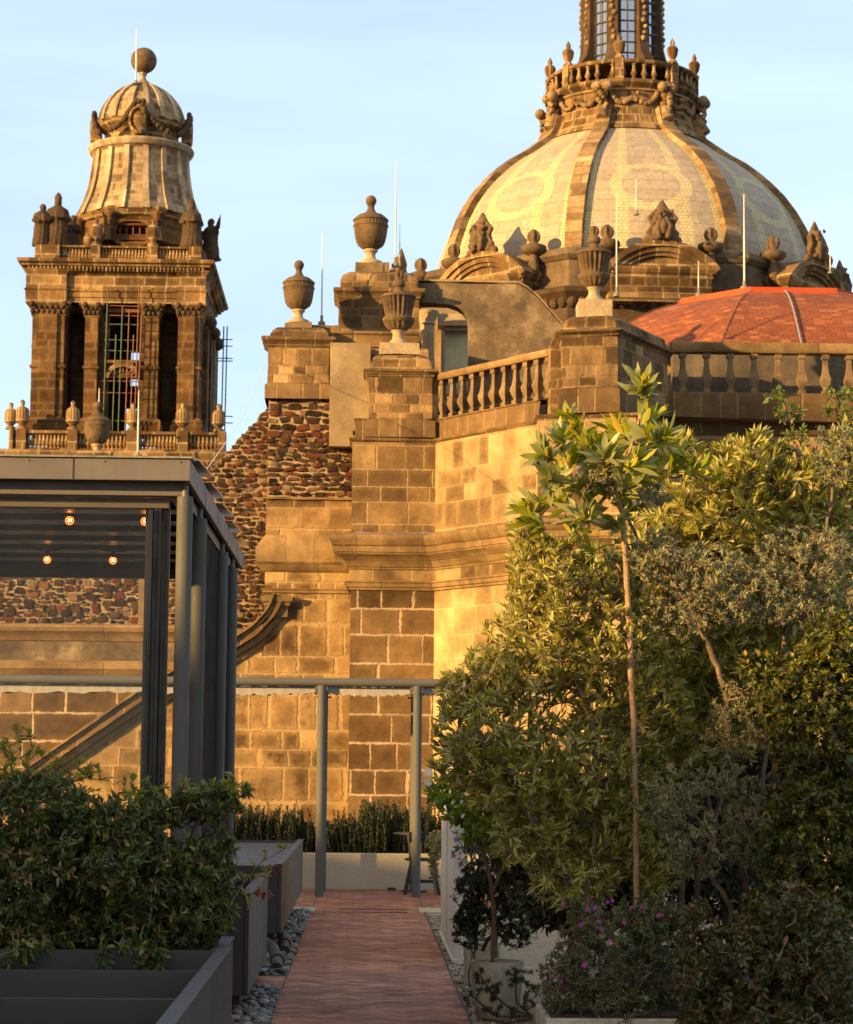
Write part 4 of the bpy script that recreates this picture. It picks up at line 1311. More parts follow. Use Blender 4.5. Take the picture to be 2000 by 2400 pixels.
for k in range(nr):
    a = 2 * math.pi * (k + .5) / nr
    vs = []
    wd = .27
    for r, y in bell:
        rr = DM(r)
        for da, dr in ((-wd, -.05), (-wd, .16), (wd, .16), (wd, -.05)):
            th = a + da * .5 * (rr / DM(94)) ** 1.2 / rr
            vs.append((cx + (rr + dr) * math.cos(th), cy + (rr + dr) * math.sin(th), DZ(y, r)))
    fs = [(i * 4 + j, i * 4 + j + 1, i * 4 + 5 + j, i * 4 + 4 + j) for i in range(len(bell) - 1) for j in range(3)]
    o = MB().add(vs, fs).build("roof_rib", M['bell_rib'], tw)
ring = [(95, 305), (97, 303), (104, 299), (108, 294), (109, 290), (107, 286), (100, 284.5), (84, 283)]
MB().lathe((cx, cy, 0), [(DM(r), DZ(y, min(r, 104))) for r, y in ring], 48).build("ring_cornice", M['bell_rib'], tw, smooth=30)
drum2 = [(78, 285), (76, 270), (74, 262), (80, 258), (86, 252), (88, 246), (88, 242), (85, 240)]
MB().lathe((cx, cy, 0), [(DM(r), DZ(y, r)) for r, y in drum2], 48).build("upper_drum", M['tower_trim'], tw, smooth=30)
cap = [(87, 243), (86.5, 236), (84, 225), (79, 213), (71, 201), (60, 190), (46, 181), (30, 175), (15, 172), (9, 170)]
MB().lathe((cx, cy, 0), [(DM(r), DZ(y, r)) for r, y in cap], 48).build("top_dome", M['bell_pale'], tw, smooth=60)
for k in range(nr):
    a = 2 * math.pi * (k + .5) / nr
    vs = []
    for r, y in cap[:-1]:
        rr = DM(r)
        for da, dr in ((-.3, -.05), (-.3, .12), (.3, .12), (.3, -.05)):
            th = a + da * .5 * min(1, .35 + .65 * r / 87) / max(rr, .4)
            vs.append((cx + (rr + dr) * math.cos(th), cy + (rr + dr) * math.sin(th), DZ(y, r) + dr * .4))
    fs = [(i * 4 + j, i * 4 + j + 1, i * 4 + 5 + j, i * 4 + 4 + j) for i in range(len(cap) - 2) for j in range(3)]
    MB().add(vs, fs).build("dome_rib", M['bell_rib'], tw)
MB().lathe((cx, cy, 0), [(DM(r), DZ(y)) for r, y in [(18, 174), (14, 169), (7, 164), (6, 156), (9, 152), (7, 148)]], 16).build("finial_neck", M['bell_pale'], tw, smooth=40)
MB().sphere((cx + DM(1), cy, DZ(124)), DM(27), 16).build("ball_finial", M['urn_dark'], tw, smooth=60)
# cartouches with garlands on four sides of the upper drum
for k in range(4):
    th = -math.pi / 2 + k * math.pi / 2 + 0.02
    rr = DM(90)
    mb = MB()
    rng = random.Random(5 + k)
    e1 = Vector((-math.sin(th), math.cos(th), 0))
    nrm = Vector((math.cos(th), math.sin(th), 0))
    c0 = Vector((cx, cy, DZ(255, 86))) + nrm * (rr + .1)
    nn_ = 28
    rx_, rz_ = .52, .8
    vs = []
    for ro, no in ((1.0, -.3), (1.0, .22), (.8, .3), (.74, .12), (.45, .2), (.0, .24)):
        for i in range(nn_):
            a = 2 * math.pi * i / nn_
            vs.append(c0 + e1 * (rx_ * ro * math.cos(a)) + Vector((0, 0, rz_ * ro * math.sin(a))) + nrm * no)
    mb.add(vs, [(i * nn_ + j, i * nn_ + (j + 1) % nn_, (i + 1) * nn_ + (j + 1) % nn_, (i + 1) * nn_ + j) for i in range(5) for j in range(nn_)])
    o = mb.build("cartouche", M['tower_trim'], tw, smooth=35)
    mb = MB()
    for sgn in (-1, 1):
        for i in range(14):
            t = i / 13
            q = c0 + e1 * (sgn * (.25 + 1.35 * t)) + Vector((0, 0, .85 - 1.35 * t - .25 * math.sin(math.pi * t))) + nrm * (.15 - .5 * t)
            mb.sphere(q, rng.uniform(.11, .2), 6)
    for i in range(5):
        q = c0 + e1 * rng.uniform(-.3, .3) + Vector((0, 0, .9 + rng.uniform(0, .2))) + nrm * .1
        mb.sphere(q, .15, 6)
    mb.build("garland", M['statue'], o)
# galleries and pots at the foot of the shaft
zq0, zq1 = TZ(934), TZ(893)
YG = YT - 1.6
gal = MB().box(TX(22, 930), TX(470, 930), YG - .2, YT + DEP + 2, TZ(1100), zq0).build("tower_base", M['tower_trim'], tw)
MB().sweep([(TX(20, 930), YT + 8), (TX(20, 930), YG - .2), (TX(462, 930), YG - .2), (TX(462, 930), YT + 8)], [(0, TZ(970)), (.05, TZ(964)), (.3, TZ(955)), (.4, TZ(945)), (.42, TZ(938)), (.3, TZ(934)), (-.5, TZ(933.5))]).build("base_cornice", M['tower_trim'], tw)
piers = [(22, 52), (139, 160), (262, 0), (363, 390), (443, 462)]
prs = [(23, 32), (38, 58), (142, 162), (262, 283) if False else (266, 284), (362, 386), (446, 462)]
hq = zq1 - zq0
for a, b in prs:
    if a in (266,):
        continue
    MB().box(TX(a + 5, 910), TX(b + 5, 910), YG - .1, YG + .65, zq0, zq1 + .06).build("gallery_pier", M['tower_trim'], tw, bevel=.03)
MB().box(TX(266, 910), TX(290, 910), YG - .1, YG + .65, zq0, zq1 + .06).build("gallery_pier", M['tower_trim'], tw, bevel=.03)
runs = [(37, 43, 1), (63, 147, 11), (167, 266, 12), (290, 367, 10), (391, 451, 7)]
for a, b, n in runs:
    o = MB().box(TX(a, 910), TX(b, 910), YG, YG + .55, zq1 - hq * .14, zq1).box(TX(a, 910), TX(b, 910), YG, YG + .55, zq0, zq0 + hq * .12).build("gallery_balustrade", M['tower_trim'], tw)
    balusters(o, (TX(a, 910), YG + .28), (TX(b, 910), YG + .28), n, zq0 + hq * .12, zq1 - hq * .14, .22, M['tower_trim'], square=False)
pot = None
for xx, sc_ in ((30, .95), (53, 1.05), (156, 1.05), (278, 1.0), (379, 1.05), (452, 1.0)):
    if pot is None:
        pot = MB().lathe((0, 0, 0), [(.28, 0), (.28, .12), (.14, .2), (.3, .36), (.36, .42), (.35, .95), (.28, 1.08), (.12, 1.16), (.1, 1.26), (.14, 1.34), (.1, 1.45), (.02, 1.5)], 14).build("pot_finial", M['tower_trim'], None, smooth=40)
        o = pot
    else:
        o = pot.copy()
        C.objects.link(o)
    o.parent = tw
    o.location = Vector((TX(xx, 880), YG + .28, zq1 + .06)) - tw.location
    o.scale = (sc_, sc_, sc_)

# statues
SH = lambda y0, y1: (PZ(y1, YT + 1, 250) - PZ(y0, YT + 1, 250))
statue("statue", (TX(84, 450), YT + .7, zp1), SH(502, 412), R(25), "weathered robed statue at the far left end of the tower parapet", mitre=False)
statue("statue", (TX(114, 450), YT + .9, zp1), SH(502, 396), R(10), "taller mitred statue with bent arms, second on the left corner of the tower", mitre=True)
statue("statue", (TX(136, 450), YT + 2.2, zp1), SH(502, 420), R(40), "stooped statue close to the drum on the left corner of the tower", mitre=False, lean=.6)
statue("statue", (TX(391, 450), YT + .8, zp1), SH(502, 404), R(-10), "mitred statue facing front on the right corner of the tower", mitre=True)
statue("statue", (PX(434, YT + 6, 450), YT + 6, zp1 + .5), SH(502, 420) * 1.15, R(-40), "statue raising one arm with a staff at the far right end of the tower", arm=.35, mitre=False)

# ------------------------------------------------------------------ scaffolding on the tower
sc_ = empty("scaffolding", (TX(262), YT - .5, zA), "green and rusty tube scaffolding in front of the tower window bay", "scaffolding")
for xx, ya, yb, mt in ((217, 590, 893, 'pole_green'), (236, 690, 893, 'pole_green'), (248, 632, 893, 'pole_green'), (262, 640, 893, 'pole_red'), (272, 690, 893, 'pole_red'), (281, 585, 893, 'pole_red'), (288, 640, 800, 'pole_red')):
    MB().tube([(TX(xx), YT - .5, TZ(yb)), (TX(xx + 3), YT - .5, TZ(ya))], .034, 6).build("pole", M[mt], sc_)
for y, a, b, mt in ((668, 215, 295, 'pole_green'), (700, 215, 290, 'pole_green'), (722, 214, 296, 'pole_green'), (630, 222, 285, 'pole_red'), (784, 212, 290, 'pole_red'), (808, 214, 292, 'pole_red'), (865, 216, 290, 'pole_green'), (650, 224, 284, 'pole_red')):
    MB().tube([(TX(a), YT - .42, TZ(y)), (TX(b), YT - .42, TZ(y + 1))], .03, 6).build("cross_tube", M[mt], sc_)
s2 = empty("scaffolding", (TX(462), YT + 5, zA), "thin tall scaffold tubes standing along the shaded right flank of the tower", "scaffolding")
for xx in (457, 464):
    MB().tube([(PX(xx - 3, YT + 5, 880), YT + 5, TZ(890)), (PX(xx + 3, YT + 5, 640), YT + 5, TZ(630))], .04, 6).build("pole", M['iron'], s2)
for y in (658, 672, 698, 704, 822, 836):
    MB().tube([(PX(446, YT + 5, y), YT + 5, TZ(y)), (PX(478, YT + 5, y), YT + 5, TZ(y))], .03, 6).build("cross_tube", M['iron'], s2)
s3 = empty("scaffolding", (TX(56), YT + 5, zA), "short scaffold tube ends sticking out along the left edge of the tower", "scaffolding")
for y in (575, 692, 853):
    MB().tube([(TX(46), YT + 3, TZ(y)), (TX(76), YT + 3, TZ(y))], .045, 6).build("cross_tube", M['iron'], s3)

# ------------------------------------------------------------------ the great dome
YD = 113.0
dcx = PX(1276, YD, 450)
DX = lambda x, y=450: abs(PX(1276 + x, YD, y) - dcx)
DZ2 = lambda y: PZ(y + 18, YD, 1276)
OFF = R(3)
dm = empty("cathedral_dome", (dcx, YD, DZ2(900)), "great golden ribbed dome with a glazed lantern and carved dormers above the church", "dome")


def dome_mat():
    t = NT("dome_ashlar")
    uv = t.n('SeparateXYZ', {0: t.n('TexCoord').outputs['UV']})
    pos = t.n('NewGeometry').outputs['Position']
    u, v = uv.outputs[0], uv.outputs[1]          # u: -1..1 across a panel, v: metres up the slope
    au = t.math('ABSOLUTE', u)
    br = t.n('TexBrick', {'Vector': t.n('CombineXYZ', {0: t.math('MULTIPLY', u, 3.3), 1: v}).outputs[0], 'Color1': (0.45, 0.375, 0.265, 1), 'Color2': (0.4, 0.33, 0.23, 1), 'Mortar': (0.37, 0.3, 0.205, 1),
                          'Scale': 1.0, 'Mortar Size': 0.02, 'Brick Width': 1.3, 'Row Height': 0.62, 'Bias': 0.25})
    stone = br.outputs['Color']
    br2 = t.n('TexBrick', {'Vector': t.n('CombineXYZ', {0: t.math('MULTIPLY', u, 3.3), 1: v}).outputs[0], 'Color1': (0.64, 0.55, 0.32, 1), 'Color2': (0.57, 0.49, 0.28, 1), 'Mortar': (0.4, 0.33, 0.16, 1),
                           'Scale': 1.0, 'Mortar Size': 0.02, 'Brick Width': 0.2, 'Row Height': 0.17})
    tile = br2.outputs['Color']
    edge = t.math('MAXIMUM', t.math('MULTIPLY', t.math('GREATER_THAN', au, 0.80), t.math('LESS_THAN', au, 0.99)), t.math('MULTIPLY', t.math('GREATER_THAN', au, 0.33), t.math('LESS_THAN', au, 0.50)))
    # the round medallion with its ring of tiles
    dy = t.math('SUBTRACT', v, 4.7)
    dist = t.math('SQRT', t.math('ADD', t.math('POWER', t.math('MULTIPLY', u, 2.7), 2), t.math('POWER', dy, 2)))
    ring = t.math('MULTIPLY', t.math('GREATER_THAN', dist, 1.15), t.math('LESS_THAN', dist, 1.6))
    k = t.math('MAXIMUM', edge, ring)
    k = t.math('MULTIPLY', k, t.math('GREATER_THAN', dist, 1.15))
    c = t.mix(k, stone, tile)
    g = t.noise(pos, 0.8, 6, 0.68)
    c = t.mix(t.rng(g, 0.5, 0.74, 0, 0.5), c, (0.2, 0.15, 0.09))
    c = t.mix(0.4, c, t.ramp(t.noise(pos, 6, 4), [(0.3, (0.3, 0.3, 0.3)), (0.7, (0.75, 0.75, 0.75))]), 'OVERLAY')
    lip = t.math('MULTIPLY', k, -1.0)
    return t.finish(c, rough=0.75, bump=t.math('ADD', lip, t.math('MULTIPLY', br.outputs['Fac'], -0.3)), bstr=1.0, bdist=0.3, spec=0.3)


M['dome'] = dome_mat()
prof = [(400, 610), (399, 580), (394, 545), (384, 508), (368, 465), (350, 432), (328, 401), (303, 374), (277, 350), (250, 329), (222, 312), (196, 299), (172, 288)]
NS = 14
vs, fs = [], []
arc = [0.0]
pr3 = [(DX(r - 5), DZ2(y + 13 * min(1, max(0, (y - 288) / 20)))) for r, y in prof]
for i in range(1, len(pr3)):
    arc.append(arc[-1] + math.hypot(pr3[i][0] - pr3[i - 1][0], pr3[i][1] - pr3[i - 1][1]))
uvs = []
for k in range(8):
    base = len(vs)
    for i, (r, z) in enumerate(pr3):
        for j in range(NS + 1):
            a = -math.pi / 2 + OFF + (k - .5 + j / NS) * math.pi / 4
            # panels a little flatter than a true circle
            rr = r * (1 - 0.022 * (1 - abs(2 * j / NS - 1)) )
            vs.append((dcx + rr * math.cos(a), YD + rr * math.sin(a), z))
            uvs.append((2 * j / NS - 1, arc[i]))
    for i in range(len(pr3) - 1):
        for j in range(NS):
            b0_ = base + i * (NS + 1) + j
            fs.append((b0_, b0_ + 1, b0_ + NS + 2, b0_ + NS + 1))
shell = MB().add(vs, fs).build("dome_shell", M['dome'], dm, smooth=60, recalc=False)
ul = shell.data.uv_layers[0].data
for lp_ in shell.data.loops:
    ul[lp_.index].uv = uvs[lp_.vertex_index]
M['dome_rib'] = stone_mat("dome_rib_stone", 3.0, 0.42, 0.03, [(0.0, (0.15, 0.1, 0.056)), (0.5, (0.26, 0.18, 0.102)), (1.0, (0.4, 0.295, 0.175))], (0.16, 0.115, 0.068), seed=21.0, soot=0.3, mvis=0.9, bump=0.3)
for k in range(8):
    a = -math.pi / 2 + OFF + (k - .5) * math.pi / 4
    vs = []
    ext = pr3 + [(DX(160), DZ2(278)), (DX(154), DZ2(262)), (DX(149), DZ2(245))]
    for r, z in ext:
        hw = .33 + .08 * r / DX(400)
        for s_, d_ in ((-hw, -.2), (-hw, .3), (hw, .3), (hw, -.2)):
            vs.append((dcx + (r + d_) * math.cos(a) - s_ * math.sin(a), YD + (r + d_) * math.sin(a) + s_ * math.cos(a), z + d_ * .3))
    fs = [(i * 4 + j, i * 4 + j + 1, i * 4 + 5 + j, i * 4 + 4 + j) for i in range(len(ext) - 1) for j in range(3)]
    MB().add(vs, fs).build("dome_rib", M['dome_rib'], dm, smooth=40)
# collar under the balcony
col = [(172, 290), (163, 279), (156, 266), (151, 252), (148, 238), (147, 226), (147, 212), (151, 209), (152, 206), (146, 204), (147, 203), (151, 200), (156, 197), (158, 195), (156, 193)]
MB().lathe((dcx, YD, 0), [(DX(r), DZ2(y)) for r, y in col], 64).build("collar", M['tower_trim'], dm, smooth=30)
rng = random.Random(3)
for k in range(8):
    a = -math.pi / 2 + OFF + (k - .5) * math.pi / 4
    er = Vector((math.cos(a), math.sin(a), 0))
    et = Vector((-math.sin(a), math.cos(a), 0))
    o_ = Vector((dcx, YD, 0))
    mb = MB()
    pts = [(161, 200), (166, 206), (162, 214), (155, 222), (153, 232), (156, 244), (162, 258), (168, 270)]
    path = [o_ + er * (DX(r) + .12) + Vector((0, 0, DZ2(y))) for r, y in pts]
    mb.tube(path, [.24, .3, .25, .2, .2, .22, .26, .3], 8)
    for s_ in (-.28, .28):
        mb.sphere(path[1] + et * s_, .27, 8)
    mb.build("scroll_bracket", M['dome_rib'], dm, smooth=50)
    mb = MB()
    for i in range(9):
        mb.sphere(o_ + er * (DX(160) + .25) + Vector((0, 0, DZ2(218 + i * 5))) + et * rng.uniform(-.2, .2), rng.uniform(.1, .16), 6)
    # swags between the brackets
    for i in range(27):
        t = i / 26
        aa = a + (.1 + .8 * t) * math.pi / 4
        yy = 214 + 22 * abs(math.sin(2 * math.pi * t)) ** .8
        if abs(t - .5) < .09:
            yy = 214 + 16 * rng.random()
        mb.sphere((dcx + (DX(148) + .12) * math.cos(aa), YD + (DX(148) + .12) * math.sin(aa), DZ2(yy)), rng.uniform(.09, .16), 6)
    mb.build("garland", M['dome_rib'], dm)
# balcony
ra = DX(150)
zc0, zc1 = DZ2(193), DZ2(149)
hb = zc1 - zc0
o = MB().lathe((dcx, YD, 0), [(ra - .3, zc1 - .18), (ra + .1, zc1 - .18), (ra + .14, zc1 - .13), (ra + .16, zc1 - .04), (ra + .1, zc1), (ra - .28, zc1)], 64).lathe((dcx, YD, 0), [(ra - .3, zc0), (ra + .15, zc0), (ra + .15, zc0 + .12), (ra - .3, zc0 + .12)], 64).build("balcony", M['tower_trim'], dm, smooth=35)
for k in range(16):
    a = -math.pi / 2 + OFF + (k - .5) * math.pi / 8
    if k % 2 == 0:
        c_ = (dcx + (ra - .05) * math.cos(a), YD + (ra - .05) * math.sin(a))
        MB().lathe((c_[0], c_[1], 0), [(.3, zc0), (.3, zc1 + .05)], 4, rot=a + math.pi / 4).build("balcony_pier", M['tower_trim'], dm)
        MB().lathe((c_[0], c_[1], zc1 + .05), [(.26, 0), (.24, .12), (.13, .2), (.24, .4), (.3, .72), (.22, .85), (.1, .9), (.13, 1.05), (.02, 1.3)], 10).build("pot_finial", M['tower_trim'], dm, smooth=40)
proto = None
for k in range(8):
    for j in range(5):
        a = -math.pi / 2 + OFF + (k - .5 + (j + .75) / 5.5) * math.pi / 4
        if proto is None:
            bo = MB().lathe((0, 0, 0), [(r * .24, z * (hb - .3)) for r, z in BAL], 8).build("baluster", M['tower_trim'], None, smooth=50)
            proto = bo
        else:
            bo = proto.copy()
            C.objects.link(bo)
        bo.parent = o
        bo.location = Vector((dcx + (ra - .08) * math.cos(a), YD + (ra - .08) * math.sin(a), zc0 + .12)) - dm.location
MB().lathe((dcx, YD, 0), [(.1, zc0 + .02), (ra - .1, zc0 + .02), (ra - .1, zc0 + .05), (.1, zc0 + .06)], 48).build("balcony_floor", M['tower_trim'], dm)
# lantern: eight piers, glazing between
LR = DX(80)
zl0, zl1 = zc0, DZ2(-260)
M['lantern_glass'] = None
t = NT("lantern_glass")
p_ = t.n('NewGeometry').outputs['Position']
tr_ = t.n('BsdfTransparent', {'Color': (0.93, 0.97, 1.0)})
gl_ = t.n('BsdfGlossy', {'Color': (0.95, 0.97, 1), 'Roughness': 0.08})
mx_ = t.n('MixShader', {0: 0.5, 1: tr_.outputs[0], 2: gl_.outputs[0]})
t.t.links.new(mx_.outputs[0], t.out.inputs['Surface'])
M['lantern_glass'] = t.m
MB().lathe((dcx, YD, 0), [(LR * .9, zl0), (LR * .9, zl1)], 16, rot=OFF + math.pi / 16, cap=False).build("glazing", M['lantern_glass'], dm, recalc=False)
mb = MB()
for k in range(32):
    a = OFF + k * math.pi / 16
    mb.tube([(dcx + LR * .92 * math.cos(a), YD + LR * .92 * math.sin(a), zl0), (dcx + LR * .92 * math.cos(a), YD + LR * .92 * math.sin(a), zl1)], .022, 4)
z = zl0 + .4
while z < zl1:
    mb.lathe((dcx, YD, z), [(LR * .9, 0), (LR * .94, 0), (LR * .94, .045), (LR * .9, .045)], 16, rot=OFF + math.pi / 16)
    z += .55
mb.build("glazing_bars", M['iron'], dm)
for k in range(8):
    a = -math.pi / 2 + OFF + (k - .5) * math.pi / 4
    er = Vector((math.cos(a), math.sin(a), 0))
    et = Vector((-math.sin(a), math.cos(a), 0))
    o_ = Vector((dcx, YD, 0))
    pts = [(LR * .86, LR * 1.34, zl0), (LR * .86, LR * 1.34, DZ2(140)), (LR * .86, LR * 1.3, DZ2(128)), (LR * .86, LR * 1.14, DZ2(112)), (LR * .86, LR * 1.07, DZ2(90)), (LR * .86, LR * 1.05, DZ2(60)), (LR * .86, LR * 1.05, zl1)]
    vs = []
    for r0, r1, z in pts:
        for r_, s_ in ((r0, -.27), (r1, -.27), (r1, .27), (r0, .27)):
            vs.append(o_ + er * r_ + et * s_ + Vector((0, 0, z)))
    fs = [(i * 4 + j, i * 4 + (j + 1) % 4, i * 4 + 4 + (j + 1) % 4, i * 4 + 4 + j) for i in range(len(pts) - 1) for j in range(4)]
    b_ = MB().add(vs, fs).build("lantern_pier", M['statue'], dm, smooth=40)
    mb = MB()
    for i in range(30):
        mb.sphere(o_ + er * (LR * 1.06) + et * rng.uniform(-.1, .1) + Vector((0, 0, DZ2(84) + i * .32)), rng.uniform(.1, .16), 6)
    mb.build("carved_strip", M['dome_rib'], b_)
MB().lathe((dcx, YD, 0), [(LR * 1.2, zl1), (LR * 1.3, zl1 + .5), (LR * 1.1, zl1 + .6), (LR * .95, zl1 + 2.2), (LR * .5, zl1 + 3.6), (.2, zl1 + 4.4), (.1, zl1 + 6)], 32).build("lantern_roof", M['bell_pale'], dm, smooth=40)
# drum
oc2 = lambda a: [(dcx + a / math.cos(math.pi / 8) * math.cos(-math.pi / 2 + OFF + (k - .5) * math.pi / 4), YD + a / math.cos(math.pi / 8) * math.sin(-math.pi / 2 + OFF + (k - .5) * math.pi / 4)) for k in range(8)]
rD = DX(400) * 1.0
YF = YD - rD
FZ = lambda y: PZ(y, YF, 1290)
M['dome_drum'] = rough_mat("sooty_drum_stone", (0.07, 0.05, 0.034), (0.15, 0.105, 0.066), (0.25, 0.18, 0.11), scale=.7, streak=.5)
MB().sweep(oc2(rD), [(.0, FZ(760)), (0, FZ(536)), (.1, FZ(534)), (.22, FZ(529)), (.3, FZ(526)), (.3, FZ(516)), (.15, FZ(511)), (-1.2, FZ(509))], closed=True).build("drum", M['dome_drum'], dm)
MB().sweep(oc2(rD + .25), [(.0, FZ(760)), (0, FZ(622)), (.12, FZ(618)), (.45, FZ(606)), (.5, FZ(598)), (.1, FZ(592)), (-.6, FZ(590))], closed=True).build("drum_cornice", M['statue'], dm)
mb = MB()
ocl = oc2(rD + .3)
for k in range(8):
    a_, b_ = Vector(ocl[k]), Vector(ocl[(k + 1) % 8])
    for i in range(18):
        q = a_ + (b_ - a_) * (i + .5) / 18
        mb.sphere((q.x, q.y, FZ(624)), .26, 5, sz=1.1)
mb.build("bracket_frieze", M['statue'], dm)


def dormer(k, label=None):
    """pediment dormer on drum side k: moulded front, segmental arch, carved mask, two flame finials"""
    a = -math.pi / 2 + OFF + k * math.pi / 4
    er = Vector((math.cos(a), math.sin(a), 0))
    et = Vector((-math.sin(a), math.cos(a), 0))
    o_ = Vector((dcx, YD, 0)) + er * (rD + 1.15)
    W = 2.55
    zb_, zs_, zt_ = FZ(628), FZ(561), FZ(505)

    def place(mb):
        mb.v = [tuple(o_ + et * v[0] - er * v[1] + Vector((0, 0, v[2]))) for v in mb.v]
        return mb
    m = MB().box(-W + .25, W - .25, 0, 2.6, zb_, zs_)
    o = place(m).build("dormer", M['tower_trim'], dm)
    pl = [(-W + .25, 2.4), (-W + .25, 0), (W - .25, 0), (W - .25, 2.4)]
    m = MB().sweep(pl, [(0, FZ(626)), (.15, FZ(622)), (.15, FZ(612)), (0, FZ(609)), (0, FZ(580)), (.06, FZ(578)), (.06, FZ(574)), (.18, FZ(570)), (.28, FZ(564)), (.3, FZ(560)), (.1, FZ(559))])
    place(m).build("dormer_moulding", M['tower_trim'], o)
    # segmental arch
    n = 20
    rise = zt_ - zs_
    Rr = (W * W + rise * rise) / (2 * rise)
    zc = zt_ - Rr
    half = math.asin(min(1, W / Rr))
    pts = [(Rr * math.sin(t_), zc + Rr * math.cos(t_)) for t_ in [-half + 2 * half * i / n for i in range(n + 1)]]
    m = MB().prism([(x * .98, z - .05) for x, z in pts], .1, 2.6)
    place(m).build("tympanum", M['tower_trim'], o)
    for (r0, r1, d0) in ((1.0, .955, -.32), (.96, .915, -.18), (.92, .885, -.06)):
        vs = []
        for i in range(n + 1):
            t_ = -half + 2 * half * i / n
            for rr, yy in ((Rr * 1 - (1 - r0) * 6, d0), (Rr - (1 - r1) * 6, d0), (Rr - (1 - r1) * 6, .2), (Rr - (1 - r0) * 6, 2.6)):
                vs.append((rr * math.sin(t_) * (1.04), yy, zc + rr * math.cos(t_)))
        fs = [(i * 4 + j, i * 4 + (j + 1) % 4, i * 4 + 4 + (j + 1) % 4, i * 4 + 4 + j) for i in range(n) for j in range(4)] + [(0, 1, 2, 3), (n * 4 + 3, n * 4 + 2, n * 4 + 1, n * 4)]
        place(MB().add(vs, fs)).build("arch_moulding", M['tower_trim'], o, smooth=30)
    # mask ornament: a carved shield-like head in a frame of scrolls
    rg = random.Random(40 + k)
    m = MB()
    zb2 = zt_ - .1
    m.lathe((0, -.1, zb2), [(.3, 0), (.55, .1), (.6, .55), (.48, .95), (.55, 1.15), (.36, 1.5), (.18, 1.8), (.05, 2.0)], 12, squash=(1, .55))
    for s_ in (-1, 1):
        m.tube([(s_ * .42, -.2, zb2 + .1), (s_ * .68, -.2, zb2 + .45), (s_ * .48, -.25, zb2 + .8), (s_ * .62, -.2, zb2 + 1.1), (s_ * .3, -.2, zb2 + 1.5)], [.16, .13, .11, .13, .08], 7)
        m.tube([(s_ * .18, -.5, zb2 + .1), (s_ * .3, -.55, zb2 + .6), (s_ * .12, -.5, zb2 + 1.1)], [.12, .14, .08], 6)
        m.sphere((s_ * .72, -.1, zb2 + .1), .2, 7)
    m.tube([(0, -.5, zb2 + .35), (0, -.62, zb2 + .7), (0, -.5, zb2 + 1.0)], [.12, .14, .08], 6)
    lump(rg, m, (0, -.35, zb2 + .8), .42, .15, .75, 26, .1)
    place(m).build("carved_mask", M['urn_dark'], o, remesh=.055)
    for s_ in (-1, 1):
        m = MB().lathe((s_ * (W - .15), .7, zt_ - .75), [(.26, -.4), (.26, 0), (.2, .1), (.2, .4), (.5, .5), (.62, .65), (.6, .8), (.4, .9), (.22, .93), (.2, 1.0), (.3, 1.12), (.33, 1.3), (.27, 1.48), (.1, 1.6)], 14, flute={10: (7, .25), 11: (7, .3), 12: (7, .3)})
        place(m).build("flame_finial", M['urn_dark'], o, smooth=50)
    return o


for k in range(-2, 4):
    dormer(k)

# ------------------------------------------------------------------ lightning rods
def rod(x, y0, y1, Y, label, r=.018):
    r *= .72
    p0, p1 = P(x, y1, Y), P(x, y0, Y)
    p1 = Vector((p0.x + (p1.x - p0.x) * .3, Y, p1.z))
    L = p1.z - p0.z
    o = empty("lightning_rod", p0, label, "lightning rod", "white lightning rods on the roofs")
    MB().tube([p0, p0 + (p1 - p0) * .55], r * 1.25, 6).build("lower_tube", M['white_paint'], o)
    MB().tube([p0 + (p1 - p0) * .55, p1], [r * .95, r * .6], 6).build("tip", M['white_paint'], o)
    MB().lathe(p0, [(r * 5, -.02), (r * 5, .05), (r * 2, .08), (r * 2, .2)], 10).build("foot", M['lead'], o)


rod(660, 475, 665, 50, "thin white rod standing between the two leftmost urns", .022)
rod(811, 330, 545, 51, "tall white rod rising just right of the tallest urn", .024)
rod(820, 458, 545, 51.4, "shorter thin rod beside the tall one right of the tallest urn", .014)
rod(1265, 395, 606, 53.2, "white rod rising behind the fluted urn in front of the dome", .02)
rod(1305, 366, 440, 100, "thin rod in front of the dome's round medallion", .035)
rod(1527, 398, 592, 58.5, "tall white rod standing on the red tiled roof rim", .03)
rod(1433, 535, 606, 59.5, "short white rod on the sloping end of the red roof", .022)
rod(283, 800, 935, 117, "white rod in front of the middle of the tower gallery", .06)
rod(203, 796, 850, 117, "short white rod behind the large urn before the tower", .05)
rod(279, 58, 172, YT + 2.0, "rod passing in front of the dark ball on the tower top", .06)
rod(1703, 505, 560, 100, "thin rod near the rightmost carved mask of the dome", .03)
u = lathe_urn("stone_urn", (PX(199, 112, 920), 112.0, PZ(936, 112, 199)), 113 * PXM(112), 'ball', "large smooth urn standing low in front of the tower gallery")
# the pier that carries it
up = MB().sweep(rect(PX(178, 112, 950), PX(220, 112, 950), 111.2, 112.8), [(0.2, PZ(1300, 112)), (.2, PZ(950, 112)), (.3, PZ(945, 112)), (.3, PZ(938, 112)), (.1, PZ(936, 112))], closed=True, top=True).build("urn_pier", M['tower_trim'])
tag(up, "stone pier under the large urn in front of the bell tower", "pier")
# slack cable from the roof edge up towards the left pier
cp = [P(415, 975, 30), P(455, 920, 36), P(500, 850, 42), P(548, 735, 49)]
cb = MB().tube(cp, .006, 5).build("cable", M['white_paint'])
tag(cb, "thin pale cable stretched from the pavilion up to the leftmost pier", "cable")
# ------------------------------------------------------------------ the roof terrace
slab_m = rough_mat("terrace_screed", (0.16, 0.14, 0.115), (0.22, 0.19, 0.155), (0.27, 0.235, 0.19), scale=1.5, spots=2.0, spotcol=(0.1, 0.085, 0.07))
o = MB().box(-14, 14, -6, 33.6, -1.2, 0.0).build("terrace_floor", slab_m)
tag(o, "grey roof terrace floor under the garden", "terrace", kind="structure")
rngm = random.Random(11)


